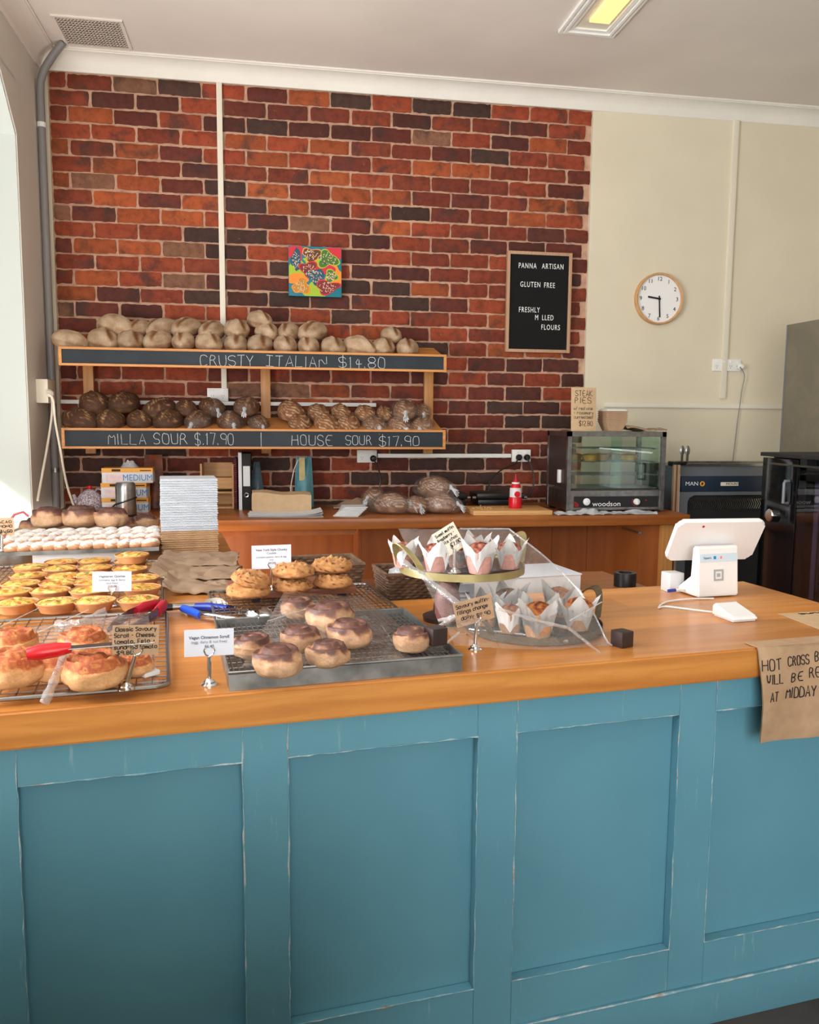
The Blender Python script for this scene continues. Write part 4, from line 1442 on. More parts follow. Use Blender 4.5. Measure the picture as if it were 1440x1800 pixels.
def sheet_stack(name, label, cat, c, rz, wd, dp, n, mat, th=0.0012, fan=0.0, seed=1, curl=0.01):
    t = thing(name, label, cat, c, rz)
    rnd = random.Random(seed)
    for k in range(n):
        ox, oy, oz, a = rnd.uniform(-fan, fan), rnd.uniform(-fan, fan), k * th * 2.2 + 0.001, rnd.uniform(-fan, fan) * 6
        f = lambda u_, v_: Vector(((u_ - 0.5) * wd, (v_ - 0.5) * dp, th + curl * (abs(u_ - 0.5) * 2) ** 3 * (0.3 + u_) * (k / max(1, n)) * 2))
        o = obj('sheet', MB().slab(f, 10, 4, th), mat, t)
        o.location = (ox, oy, oz)
        o.rotation_euler = (0, 0, a)
    return t


A_, B_ = bpos(430, 913), bpos(575, 912)
sheet_stack('paper_sheets', 'flat white paper sheets in front of the kraft bag on the bench', 'paper', ((A_.x + B_.x) / 2, 4.40, BZ), 0.03, 0.38, 0.19, 4, M['paper'], 0.0016, 0.006, 2)
A_ = bpos(620, 908)
t = thing('napkin_stack', 'fanned stack of white paper napkins on the bench', 'napkins', (A_.x, 4.42, BZ), -0.25)
for k in range(7):
    o = obj('napkin', MB().box((0, 0, 0.003), (0.135 - 0.002 * k, 0.15, 0.0055), bev=0.0015), M['paper'], t)
    o.location = (0.004 * k - 0.012, 0.012 * k - 0.03, 0.0062 * k)
    o.rotation_euler = (0, 0, 0.05 * k)

# crumpled brown paper behind the napkins
A_ = bpos(612, 889)
g = MB().slab(lambda a, b_: Vector(((a - 0.5) * 0.20, (b_ - 0.5) * 0.12, 0.012 + 0.075 * a * math.sin(PI * b_) * (0.7 + 0.6 * noise.noise(Vector((a * 4, b_ * 4, 7)))))), 14, 8, 0.008)
o = obj('crumpled_paper', g, M['kraftdark'], None, angle=20)
o.location = (A_.x, 4.75, BZ)
tag(o, 'crumpled brown paper behind the napkins on the bench', 'paper')

# two flat black sandwich grills


def grill(px0, px1, label):
    A_, B_ = ony(px0, 880, 4.72), ony(px1, 880, 4.72)
    wd = B_.x - A_.x
    t = thing('sandwich_press', label, 'grill', ((A_.x + B_.x) / 2, 4.80, BZ))
    obj('lower_plate', MB().box((0, 0, 0.028), (wd * 0.92, 0.19, 0.036), bev=0.008), M['black'], t)
    obj('lid', MB().box((0, 0, 0.066), (wd * 0.98, 0.20, 0.036), bev=0.012), M['black'], t)
    for x in (-1, 1):
        obj('hinge_knob', MB().tube([(x * wd * 0.49, -0.07, 0.055), (x * (wd * 0.49 + 0.02), -0.07, 0.055)], 0.010, 12), M['steel'], t)
        obj('foot', MB().box((x * wd * 0.36, -0.06, 0.005), (0.03, 0.03, 0.010)), M['black'], t, smooth=False)


grill(758, 822, 'flat black sandwich grill partly hidden behind the bagged loaves')
grill(836, 922, 'flat black sandwich grill between the cutting board and the brick')

# cutting board and sauce bottle
A_, B_, C_ = bpos(838, 907.5), bpos(978, 904), bpos(955, 893)
t = thing('cutting_board', 'pale wooden cutting board on the bench under the sauce bottle', 'board', ((A_.x + B_.x) / 2 - 0.02, 4.42, BZ), -0.03)
obj('plank', MB().box((0, 0, 0.0135), (0.44, 0.27, 0.025), bev=0.003), M['bamboo'], t)
rnd = random.Random(8)
cr_ = MB()
for k in range(26):
    cr_.box((-0.12 + rnd.gauss(0, 0.05), 0.02 + rnd.gauss(0, 0.03), 0.028), (rnd.uniform(0.003, 0.008), rnd.uniform(0.003, 0.008), 0.004), rnd.uniform(0, 3))
o = obj('bread_crumbs', cr_, M['bamboo'], None, smooth=False)
o.location = t.location
tag(o, 'scattered bread crumbs on the pale cutting board', 'crumbs', kind='stuff')
p = bpos(909.5, 894, BZ + 0.027)
t = thing('sauce_bottle', 'red squeeze sauce bottle with white label on the cutting board', 'bottle', (p.x, 4.42, BZ + 0.0265))
hb = (894 - 832) / FPX * 4.42
rb = 12.2 / FPX * 4.42
obj('body', MB().lathe([(0, 0), (rb * 0.95, 0), (rb, 0.01), (rb * 1.0, hb * 0.28), (rb * 0.86, hb * 0.34), (rb * 0.84, hb * 0.56), (rb * 0.72, hb * 0.66), (rb * 0.55, hb * 0.72)], 28), M['red'], t)
lab = obj('label', MB().lathe([(rb * 0.90, hb * 0.33), (rb * 0.885, hb * 0.36), (rb * 0.87, hb * 0.56), (rb * 0.83, hb * 0.60)], 28), M['paper'], t)
obj('label_print', MB().lathe([(0, 0), (rb * 0.45, 0.0), (rb * 0.45, 0.004), (0, 0.004)], 18, m=Matrix.Translation((0, -rb * 0.86, hb * 0.42)) @ mY), M['red'], lab)
obj('collar', MB().lathe([(rb * 0.55, hb * 0.71), (rb * 0.6, hb * 0.72), (rb * 0.6, hb * 0.76), (rb * 0.4, hb * 0.77)], 24), M['white'], t)
obj('nozzle', MB().lathe([(rb * 0.45, hb * 0.765), (rb * 0.36, hb * 0.83), (rb * 0.15, hb * 0.90), (rb * 0.1, hb * 1.0), (0, hb * 1.0)], 20), M['crimson'], t)

# ------------------------------------------------------------------ pie warmer
yf = 4.36
A_, B_ = ony(1000, 889, yf), ony(1164, 889, yf)
x0, x1 = A_.x - 0.015, B_.x + 0.010
wd, hh, dp = x1 - x0, 0.455, 0.34
t = thing('pie_warmer', 'steel and glass countertop pie warmer on the right of the bench', 'warmer', ((x0 + x1) / 2, yf + dp / 2, BZ))
PW = Vector(t.location)
ctl = 0.125
fz = 0.028
g = MB()
for sx in (-1, 1):
    for sy in (-1, 1):
        g.box((sx * (wd / 2 - 0.012), sy * (dp / 2 - 0.012), hh / 2 + 0.006), (0.024, 0.024, hh - 0.012))
g.box((0, 0, hh - 0.014), (wd, dp, 0.028))
obj('frame', g, M['steel'], t, smooth=False)
obj('base', MB().box((0, 0, ctl / 2 + 0.008), (wd - 0.004, dp - 0.006, ctl - 0.016)), M['steel'], t, smooth=False)
obj('side_panel', MB().box((-wd / 2 + 0.004, 0, (hh + ctl) / 2), (0.006, dp - 0.05, hh - ctl - 0.03)), M['darkwood'], t, smooth=False)
obj('side_panel', MB().box((wd / 2 - 0.004, 0, (hh + ctl) / 2), (0.006, dp - 0.05, hh - ctl - 0.03)), M['glass'], t, smooth=False)
hd = obj('door_handle', MB().box((-wd / 2 - 0.006, -0.06, 0.20), (0.016, 0.03, 0.075), bev=0.004), M['white'], t)
for (xa, xb, yy) in ((-wd / 2 + 0.024, 0.03, -dp / 2 + 0.010), (-0.03, wd / 2 - 0.024, -dp / 2 + 0.018)):
    obj('sliding_pane', MB().box(((xa + xb) / 2, yy, (hh + ctl) / 2 - 0.008), (xb - xa, 0.004, hh - ctl - 0.04)), M['glass'], t, smooth=False)
for z in (ctl + 0.012, ctl + 0.085, ctl + 0.160, ctl + 0.235):
    sh_ = MB()
    for i in range(15):
        sh_.box((0, -dp / 2 + 0.04 + (dp - 0.08) * i / 14, z), (wd - 0.052, 0.003, 0.003))
    for i in range(5):
        sh_.box((-wd / 2 + 0.05 + (wd - 0.1) * i / 4, 0, z - 0.003), (0.004, dp - 0.06, 0.003))
    obj('rack', sh_, M['wire'], t, smooth=False)
cp = obj('control_panel', MB().box((0.005, -dp / 2 - 0.001, 0.062), (wd * 0.86, 0.006, 0.062)), M['blackmatt'], t, smooth=False)
ptext('lettering', 'woodson', 0.040, M['whitesatin'], cp, (-0.055, -dp / 2 - 0.0045, 0.050), sx=1.12)
obj('dial_gauge', MB().lathe([(0, 0), (0.020, 0), (0.020, 0.008), (0.017, 0.010), (0, 0.010)], 28, m=Matrix.Translation((-wd * 0.30, -dp / 2 - 0.004, 0.064)) @ mY), M['whitesatin'], cp)
obj('temperature_knob', MB().lathe([(0, 0), (0.018, 0), (0.018, 0.012), (0.015, 0.016), (0, 0.016)], 24, m=Matrix.Translation((wd * 0.21, -dp / 2 - 0.004, 0.062)) @ mY).box((wd * 0.21, -dp / 2 - 0.022, 0.062), (0.006, 0.010, 0.030)), M['white'], cp)
rm = MB()
for k, rr in enumerate((0.010, 0.018, 0.026)):
    rm.tube([(-wd * 0.425 + rr * math.cos(a_), -dp / 2 - 0.0045, 0.036 + rr * math.sin(a_)) for a_ in [PI / 2 * i / 8 for i in range(9)]], 0.0018, 5)
for k in range(7):
    a_ = math.radians(150 + 20 * k)
    rm.box((wd * 0.21 + 0.025 * math.cos(a_), -dp / 2 - 0.0045, 0.062 + 0.025 * math.sin(a_)), (0.004, 0.002, 0.004))
rm.box((wd * 0.31, -dp / 2 - 0.0045, 0.070), (0.006, 0.002, 0.006))
obj('red_markings', rm, M['red'], cp)
for sx in (-1, 1):
    for sy in (-1, 1):
        obj('foot', MB().box((sx * (wd / 2 - 0.03), sy * (dp / 2 - 0.03), 0.006), (0.03, 0.03, 0.012)), M['black'], t, smooth=False)
M['pie'] = pm('pie_pastry', srgb(212, 160, 84), srgb(176, 112, 50), 24, 0.6, bmp=0.2)
for k, (dx, dy) in enumerate(((-0.19, 0.02), (-0.115, -0.06), (-0.025, 0.0), (0.075, 0.07), (0.13, -0.04))):
    o = obj('meat_pie', MB().lathe([(0, 0), (0.040, 0), (0.054, 0.028), (0.056, 0.031), (0.046, 0.034), (0.02, 0.040), (0, 0.041)], 26), M['pie'])
    o.location = (PW.x + dx, PW.y + dy, BZ + ctl + 0.160 + 0.003)
    tag(o, 'golden pie, %s from left inside the glass pie warmer' % ORD[k], 'pie', 'pies in the warmer')

# sign, bowls, paper on top of the warmer
zt = BZ + hh
p = ony(1028, 744, yf + 0.06)
A_, B_ = ony(1006, 720, yf + 0.06), ony(1050, 720, yf + 0.06)
wd_, hh_ = B_.x - A_.x, ony(1028, 681, yf + 0.06).z - zt
t = thing('kraft_sign', 'hand lettered kraft sign reading STEAK PIES on the pie warmer', 'sign', ((A_.x + B_.x) / 2, yf + 0.07, zt + 0.001), 0.0, rot=(-0.06, 0, 0.02))
obj('card', MB().box((0, 0, hh_ / 2), (wd_, 0.004, hh_), bev=0.001), M['kraftlight'], t)
g = MB()
for tx, x0_, x1_, z_, h_, r_ in (('STEAK', -0.34, 0.34, 0.80, 0.13, 0.0014), ('PIES', -0.36, 0.30, 0.64, 0.13, 0.0014), ('w/ red wine', -0.40, 0.36, 0.485, 0.07, 0.0010), ('+ rosemary', -0.40, 0.40, 0.385, 0.07, 0.0010), ('curried beef', -0.38, 0.38, 0.285, 0.07, 0.0010), ('$12.80', -0.18, 0.36, 0.12, 0.11, 0.0013)):
    write(g, tx, x0_ * wd_, x1_ * wd_, z_ * hh_, h_ * hh_, r_, -0.0028, jit=0.15)
obj('lettering', g, M['ink'], t)
t0 = None
for k in range(6):
    z_ = zt + 0.001 + k * 0.011
    p = ony(1077, 730, yf + 0.13)
    lb = 'kraft takeaway bowl, %s from the bottom of the stack on the pie warmer' % ORD[k]
    if t0 is None:
        t0 = thing('takeaway_bowl', lb, 'bowl', (p.x, yf + 0.13, z_), PI / 4, 'kraft bowls stacked on the pie warmer')
        obj('tub', MB().lathe([(0, 0.001), (0.060, 0.001), (0.088, 0.055), (0.089, 0.057), (0.085, 0.055), (0.057, 0.004), (0, 0.004)], 4), M['kraft'], t0, angle=20)
        obj('rolled_rim', MB().tube([(0.089 * math.cos(a_), 0.089 * math.sin(a_), 0.057) for a_ in [PI / 2 * i for i in range(4)]], 0.0026, 6, closed=True), M['kraft'], t0)
    else:
        dup(t0, (p.x + random.uniform(-.002, .002), yf + 0.13, z_), label=lb)
o = obj('paper_bowl', MB().lathe([(0, 0), (0.088, 0), (0.080, 0.010), (0.05, 0.016), (0, 0.018)], 4), M['paper'], None, angle=20)
o.location = (ony(1077, 730, yf + 0.13).x, yf + 0.13, zt + 0.114)
o.rotation_euler = (0, 0, PI / 4)
tag(o, 'white paper bowl lying upside down on the kraft bowl stack', 'bowl')
p = ony(1128, 742, yf + 0.14)
g = MB().slab(lambda a, b_: Vector(((a - 0.5) * 0.24, (b_ - 0.5) * 0.16, 0.010 + 0.020 * (1 - a) * math.sin(PI * min(1, b_ + 0.2)) + 0.006 * math.sin(9 * a) + 0.006 * noise.noise(Vector((a * 5, b_ * 5, 3))))), 14, 8, 0.007)
o = obj('folded_paper_bag', g, M['kraftdark'], None, angle=20)
o.location = (p.x, yf + 0.14, zt + 0.002)
tag(o, 'flattened brown paper bag on the right of the pie warmer top', 'paper bag')
# clear bags in front of the warmer
A_, B_ = bpos(970, 903), bpos(1150, 903)
g = MB().slab(lambda a, b_: Vector(((a - 0.5) * (B_.x - A_.x), (b_ - 0.5) * 0.085, 0.006 + 0.022 * abs(noise.noise(Vector((a * 9, b_ * 4, 5)))) + 0.02 * math.exp(-((a - 0.33) / 0.1) ** 2) * math.sin(PI * b_))), 40, 8, 0.004)
o = obj('plastic_bags', g, M['bagknot'], None, angle=25)
o.location = ((A_.x + B_.x) / 2, 4.29, BZ)
tag(o, 'loose crumpled clear plastic bags in front of the pie warmer', 'plastic bags')

# =================================================================== EQUIPMENT ON THE RIGHT
# bread slicer beside the bench
ys = 4.40
A_, B_ = ony(1204, 870, ys), ony(1352, 870, ys)
zt = ony(1270, 822, ys).z
sx0, sx1 = A_.x, A_.x + 0.72
t = thing('bread_slicer', 'large grey and navy bread slicing machine beyond the end of the bench', 'machine', ((sx0 + sx1) / 2, ys + 0.28, 0))
wd = sx1 - sx0
zz = lambda py: ony(1270, py, ys).z
obj('cabinet', MB().box((0, 0.08, zt / 2), (wd, 0.40, zt)), M['greymetal'], t, smooth=False)
obj('header_panel', MB().box((0.02, -0.135, (zz(840) + zz(868)) / 2), (wd - 0.05, 0.03, zz(840) - zz(868)), bev=0.004), M['navy'], t)
g = MB()
zo, zi = zz(868), 0.42
g.box((-wd / 2 + 0.045, -0.135, (zo + zi) / 2), (0.09, 0.03, zo - zi)).box((wd / 2 - 0.045, -0.135, (zo + zi) / 2), (0.09, 0.03, zo - zi))
g.box((0, -0.135, zo - 0.010), (wd - 0.18, 0.03, 0.020))
g.prism([(-wd / 2 + 0.09, zo - 0.02), (-wd / 2 + 0.09, zo - 0.06), (-wd / 2 + 0.10, zo - 0.035), (-wd / 2 + 0.13, zo - 0.02)], 0.12, 0.15, Matrix(((1, 0, 0, 0), (0, 0, -1, 0), (0, 1, 0, 0), (0, 0, 0, 1))))
obj('bezel', g, M['greymetal'], t, smooth=False)
obj('cavity', MB().box((0, -0.121, (zo + zi) / 2 - 0.01), (wd - 0.185, 0.004, zo - zi - 0.022)), M['blackmatt'], t, smooth=False)
for k in range(36):
    x = -wd / 2 + 0.105 + (wd - 0.21) * k / 35
    P = [(x - 0.012, -0.132, zo - 0.045), (x + 0.004, -0.134, zo - 0.075), (x - 0.012, -0.136, zo - 0.105)]
    obj('blade', MB().tube(P, 0.0028, 4), M['steel'], t)
obj('top_rail', MB().box((0.02, -0.12, zt + 0.008), (wd, 0.03, 0.016)), M['steel'], t, smooth=False)
obj('top_rail', MB().box((0.02, -0.06, zt + 0.020), (wd, 0.03, 0.014)), M['steel'], t, smooth=False)
sp = ony(1190, 860, ys)
obj('side_guard', MB().box((-wd / 2 - 0.065, 0.02, (zt + 0.965) / 2 + 0.01), (0.11, 0.02, zt - 0.965)), M['black'], t, smooth=False)
for dx in (-0.008, 0.016):
    obj('corner_post', MB().box((-wd / 2 + dx, -0.16, (zt + 0.5) / 2 + 0.02), (0.014, 0.02, zt - 0.52)), M['oak'], t, smooth=False)
obj('latch', MB().box((-wd / 2 + 0.04, -0.10, zt + 0.014), (0.09, 0.07, 0.028), bev=0.006), M['black'], t)
obj('air_hose', MB().tube([(-wd / 2 + 0.015, -0.158, zt - 0.01), (-wd / 2 + 0.022, -0.165, zt - 0.05), (-wd / 2 + 0.023, -0.165, zt - 0.30), (-wd / 2 + 0.023, -0.165, 0.7)], 0.005, 7), M['white'], t)
for dx in (0.0, 0.035):
    g = MB().box((-wd / 2 + 0.105 + dx, -0.03, zt + 0.045), (0.010, 0.012, 0.06), m=None)
    g.lathe([(0.004, 0), (0.015, 0.02), (0.016, 0.04), (0.008, 0.06), (0, 0.065)], 10, (-wd / 2 + 0.105 + dx, -0.03, zt + 0.055), 1, 0.35)
    obj('lever', g, M['steel'], t)
hp = (zz(840) + zz(868)) / 2
p = ony(1236, 856, ys)
ptext('lettering', 'MAN', 0.033, M['whitesatin'], t, (p.x - t.location.x, -0.1515, hp + 0.002), sx=1.15)
pq = ony(1255, 856, ys)
obj('logo_ring', MB().tube([(pq.x - t.location.x + 0.0115 * math.cos(a_), -0.1515, hp + 0.002 + 0.0115 * math.sin(a_)) for a_ in [2 * PI * k / 20 for k in range(20)]], 0.0042, 6, closed=True), M['orange'], t)
pq = ony(1304, 856, ys)
pp = obj('name_plate', MB().box((pq.x - t.location.x, -0.151, hp), (0.115, 0.003, 0.022)), M['cardcream'], t, smooth=False)
ptext('lettering', 'MOUNT', 0.020, M['ink'], pp, (pq.x - t.location.x + 0.02, -0.1530, hp), sx=1.2)

# black glass oven, its door facing left along the aisle
xo = 2.46
F_, Nn = onx(1342, 800, xo), onx(1440, 804, xo)
yo1 = F_.y
zt = F_.z
print('oven', F_, Nn)
t = thing('oven', 'tall black glass fronted oven at the right edge, door facing left', 'oven', (xo, yo1, 0))
L = 0.95
obj('body', MB().box((0.26, -L / 2, zt / 2), (0.40, L, zt)), M['black'], t, smooth=False)
obj('top_cap', MB().box((0.225, -L / 2, zt + 0.006), (0.47, L + 0.02, 0.02), bev=0.004), M['blackmatt'], t)
bx = obj('control_column', MB().box((0.03, -0.14, zt / 2 + 0.02), (0.06, 0.28, zt - 0.06), bev=0.003), M['blackglass'], t)
dz1 = zt - 0.055
dr = obj('door', MB().box((0.030, -0.28 - (L - 0.28) / 2, 0.20), (0.05, L - 0.29, 0.28)).box((0.030, -0.28 - (L - 0.28) / 2, dz1 - 0.02), (0.05, L - 0.29, 0.06)).box((0.030, -0.315, 0.75), (0.05, 0.05, 1.1)).box((0.030, -L + 0.03, 0.75), (0.05, 0.05, 1.1)), M['black'], t, smooth=False)
obj('door_glass', MB().box((0.006, -0.28 - (L - 0.28) / 2, (0.06 + dz1) / 2), (0.006, L - 0.29, dz1 - 0.06)), clear('smoked_glass', (0.62, 0.64, 0.66, 1), 0.05, 0.01), dr, smooth=False)
obj('cavity_wall', MB().box((0.054, -0.28 - (L - 0.28) / 2, 0.75), (0.004, L - 0.40, 1.0)), M['steel'], dr, smooth=False)
g = MB()
for z_ in (0.42, 0.55, 0.68, 0.81, 0.94, 1.07):
    for dz_ in (0, 0.012):
        g.box((0.046, -0.28 - (L - 0.28) / 2, z_ + dz_), (0.006, L - 0.42, 0.003))
for yv in (-0.40, -0.62, -0.84):
    g.box((0.046, yv, 0.74), (0.006, 0.006, 0.86))
obj('tray_rack', g, M['wire'], dr, smooth=False)
obj('rack_post', MB().box((0.044, -0.375, 0.74), (0.006, 0.028, 0.95)), pm('mauve_post', srgb(150, 130, 158), None, rough=0.5), dr, smooth=False)
obj('rack_post', MB().box((0.044, -0.70, 0.74), (0.006, 0.028, 0.95)), pm('mauve_bar', srgb(150, 130, 158), None, rough=0.5), dr, smooth=False)
obj('chrome_strip', MB().box((-0.003, -0.06 - (L - 0.06) / 2, zt - 0.038), (0.006, L - 0.06, 0.010)), M['chrome'], t, smooth=False)
hA, hB = onx(1378, 842, xo - 0.03), onx(1374, 884, xo - 0.03)
hy = hA.y - yo1
hd = obj('handle', MB().tube([(0.0, hy, hA.z - 0.01), (-0.022, hy, hA.z - 0.01), (-0.026, hy, hA.z - 0.02), (-0.026, hy, hB.z), (0.0, hy, hB.z)], 0.008, 10), M['greymetal'], t)
kn = onx(1353, 906, xo - 0.02)
obj('knob', MB().lathe([(0, 0), (0.032, 0), (0.032, 0.022), (0.028, 0.026), (0, 0.026)], 32, m=Matrix.Translation((0.0, kn.y - yo1, kn.z)) @ Matrix.Rotation(-PI / 2, 4, 'Y')), M['chrome'], t)
# smoky screen panel behind the oven
xp = 2.95
F_, G_ = onx(1386, 571, xp), onx(1384, 790, xp)
print('screen', F_, G_)
t = thing('screen_panel', 'tall smoky translucent panel behind the black oven at the right edge', 'panel', (xp, F_.y, 0))
m_sm, nt, bs, out = nodes('smoky_acrylic')
v = coords(nt)
c = ramp(nt, [(0.4, srgb(112, 106, 90)), (0.62, srgb(126, 118, 100)), (0.72, srgb(140, 132, 114))], noi(nt, v, 2.2, 4, 0.6, 2.5))
nt.links.new(c, bs.inputs['Base Color'])
bs.inputs['Roughness'].default_value = 0.35
bs.inputs['Alpha'].default_value = 0.86
obj('sheet', MB().box((0.006, -0.55, F_.z / 2), (0.012, 1.10, F_.z)), m_sm, t, smooth=False)
obj('edge_strip', MB().box((0.006, 0.005, F_.z / 2), (0.016, 0.012, F_.z)), M['greymetal'], t, smooth=False)

# =================================================================== ON THE COUNTER, RIGHT HALF
def cthing(name, label, cat, s, t_, z=HC, rz=0.0, group=None):
    return thing(name, label, cat, cl(s, t_, z), TH + rz, group)


# point of sale stand with tablet
t = cthing('register_stand', 'white square register stand with a printed logo on the counter', 'stand', 1.790, 0.500)
wd, hh = 0.142, 0.148
fw = MB()
fw.prism([(-0.002, 0.0), (0.115, 0.0), (0.115, 0.008), (0.034, 0.055), (0.036, hh), (0.022, hh + 0.004), (0.010, hh)], -wd / 2, wd / 2, Matrix(((0, 0, 1, 0), (1, 0, 0, 0), (0, 1, 0, 0.004), (0, 0, 0, 1))))
es = [e for e in fw.b.edges]
bmesh.ops.bevel(fw.b, geom=es, offset=0.004, segments=2, affect='EDGES')
obj('body', fw, M['whitesatin'], t, angle=50)
mF = Matrix.Rotation(math.radians(-4.5), 4, 'X')
for (sz, th_) in ((0.034, 0.0055),):
    fr = MB()
    for a_, b_ in ((-1, 0), (1, 0)):
        fr.box((a_ * (sz / 2 - th_ / 2), -0.0032, 0.068), (th_, 0.0016, sz), m=mF, bev=0.0)
        fr.box((0, -0.0032, 0.068 + a_ * (sz / 2 - th_ / 2)), (sz - 2 * th_, 0.0016, th_), m=mF)
    fr.box((0, -0.0032, 0.068), (0.011, 0.0016, 0.011), m=mF)
    obj('logo', fr, pm('logo_grey', srgb(168, 172, 178), None), t, smooth=False)
obj('sticker_strip', MB().box((0.0, -0.0030, 0.121), (wd * 0.92, 0.0012, 0.024), m=mF), pm('sticker', srgb(206, 226, 240), None, rough=0.4), t, smooth=False)
obj('sticker_print', MB().box((-0.014, -0.0038, 0.121), (0.008, 0.0012, 0.009), m=mF), M['bluetext'], t, smooth=False)
obj('sticker_print', MB().box((0.008, -0.0038, 0.121), (0.006, 0.0012, 0.008), m=mF), pm('coral', srgb(240, 140, 130), None), t, smooth=False)
ptext('lettering', 'Square', 0.010, M['greyink'], t, (-0.040, 0.0053, 0.121), rot=(PI / 2 - math.radians(4.5), 0, 0))
t2 = thing('tablet', 'white tablet seen from behind, tilted on the register stand', 'tablet', (0, 0, 0))
c_ = ony(1262.5, 951, cl(1.772, 0.53).y)
t2.location = c_ + Vector((0.006, 0.03, 0))
t2.rotation_euler = Matrix.Rotation(math.radians(-1), 4, 'Z').to_euler()
g = MB().box((0, 0, 0), (0.288, 0.014, 0.196), bev=0.0)
g.b.free()
g = MB()
rr, W_, H_ = 0.018, 0.282, 0.150
P = []
for cx_, cz_, a0 in ((W_ / 2 - rr, H_ / 2 - rr, 0), (-W_ / 2 + rr, H_ / 2 - rr, 90), (-W_ / 2 + rr, -H_ / 2 + rr, 180), (W_ / 2 - rr, -H_ / 2 + rr, 270)):
    for k in range(7):
        a_ = math.radians(a0 + 15 * k)
        P.append((cx_ + rr * math.cos(a_), cz_ + rr * math.sin(a_)))
TILT = Matrix.Rotation(math.radians(32), 4, 'X')
mT = TILT @ Matrix(((1, 0, 0, 0), (0, 0, 1, 0), (0, 1, 0, 0), (0, 0, 0, 1)))
g.prism(P, -0.009, 0.009, mT)
bmesh.ops.bevel(g.b, geom=[e for e in g.b.edges if abs((e.verts[0].co - e.verts[1].co).length) < 0.3], offset=0.005, segments=3, affect='EDGES')
obj('back_shell', g, M['whitesatin'], t2, angle=50)
obj('screen', MB().prism([(x_ * 0.95, z_ * 0.93) for x_, z_ in P], 0.0092, 0.0100, mT), M['blackglass'], t2, smooth=False)
obj('camera_dot', MB().lathe([(0, 0), (0.004, 0), (0.004, 0.001), (0, 0.0012)], 12, m=TILT @ Matrix.Translation((-0.060, -0.0095, 0.060)) @ mY), M['crimson'], t2)
t = cthing('pen', 'blue pen lying in the white register stand', 'pen', 1.700, 0.56, HC + 0.016)
obj('barrel', MB().tube([(-0.020, 0, 0.0), (0.045, 0.01, 0.0)], 0.0042, 8), M['white'], t)
obj('cap', MB().tube([(-0.045, -0.004, 0.0), (-0.018, 0, 0.0)], 0.0050, 8), M['darkblue'], t)
t = cthing('receipt_roll', 'small white card box at the left side of the register stand', 'box', 1.712, 0.62, HC)
obj('box', MB().box((0, 0, 0.03), (0.05, 0.05, 0.06), bev=0.003), M['paper'], t)
# card reader
t = cthing('card_reader', 'small white wedge card reader on the counter in front of the register', 'card reader', 1.662, 0.262)
g = MB().prism([(-0.045, 0.0), (0.045, 0.0), (0.045, 0.036), (-0.045, 0.014)], -0.0405, 0.0405, Matrix(((0, 0, 1, 0), (1, 0, 0, 0), (0, 1, 0, 0.001), (0, 0, 0, 1))) )
bmesh.ops.bevel(g.b, geom=g.b.edges[:], offset=0.006, segments=3, affect='EDGES')
obj('body', g, M['whitesatin'], t, angle=50)
t = thing('reader_cable', 'white cable looping from the register stand to the card reader', 'cable', cl(1.55, 0.33))
pts = [onz(1255, 1052, HC + 0.004), onz(1210, 1053, HC + 0.004), onz(1172, 1058, HC + 0.004), onz(1158, 1068, HC + 0.004), onz(1172, 1066, HC + 0.004), onz(1220, 1072, HC + 0.004), onz(1280, 1079, HC + 0.006)]
S = []
for i in range(len(pts) - 1):
    a_, b_, c__, d_ = pts[max(i - 1, 0)], pts[i], pts[i + 1], pts[min(i + 2, len(pts) - 1)]
    for k in range(8):
        u = k / 8
        S.append(0.5 * ((2 * b_) + (c__ - a_) * u + (2 * a_ - 5 * b_ + 4 * c__ - d_) * u * u + (3 * b_ - a_ - 3 * c__ + d_) * u ** 3) - t.location)
S.append(pts[-1] - t.location)
obj('wire', MB().tube(S, 0.0026, 7), M['white'], t)
# black pot / tape on the shelf at the right
p = onz(1132, 1027, 0.93)
t = cthing('tape_roll', 'black roll on the wooden ledge beside the register', 'tape', 1.655, 0.80, 0.9285)
obj('ring', MB().lathe([(0.022, 0), (0.036, 0), (0.036, 0.045), (0.022, 0.045), (0.022, 0)], 28), M['black'], t)
# kraft notes
A_ = onz(1368, 1080, HC)
s_, t_ = st(A_)
t = cthing('kraft_note', 'loose kraft paper note lying flat on the counter at the right edge', 'note', s_, t_, HC + 0.001)
poly_ = [(0, 0), (0.19, 0.035), (0.30, -0.15), (0.12, -0.165)]
q1, q2, q3 = st(onz(1440, 1076, HC)), st(onz(1440, 1107, HC)), (0, 0)
P = [(0, 0), (q1[0] - s_, q1[1] - t_), (q1[0] - s_ + 0.12, q1[1] - t_ - 0.03), (q2[0] - s_ + 0.10, q2[1] - t_ - 0.05), (q2[0] - s_, q2[1] - t_)]
obj('sheet', MB().prism(P, 0, 0.0012), M['kraftlight'], t, smooth=False)
g = MB()
for k, (tx, xa, xb, za) in enumerate((('buns', 0.055, 0.13, -0.026), ('x', 0.105, 0.115, -0.062), ('+', 0.105, 0.118, -0.085))):
    write(g, tx, xa, xb, za, 0.012, 0.0010, fn=lambda x_, z_: (x_, z_, 0.0020))
obj('lettering', g, M['ink'], t)
# hanging kraft bag sign on the counter front
A_, B_ = onz(1324, 1137, HC), onz(1440, 1128, HC)
sA = st(A_)[0]
t = cthing('kraft_sign', 'brown paper bag sign reading HOT CROSS taped over the counter edge', 'sign', sA, 0.0, 0.0)
sw_ = 0.26
zb_ = 0.715


def sgn(u, v_):
    z_ = HC + 0.003 - (HC - zb_) * v_
    bow = 0.010 * math.sin(PI * v_) + 0.008 * v_ + 0.004 * math.sin(7 * u + 3 * v_) + 0.003 * noise.noise(Vector((u * 5, v_ * 6, 4)))
    return Vector((sw_ * u + 0.012 * v_ * (1 - u) * 1.3 - 0.002, -0.0045 - bow, z_))


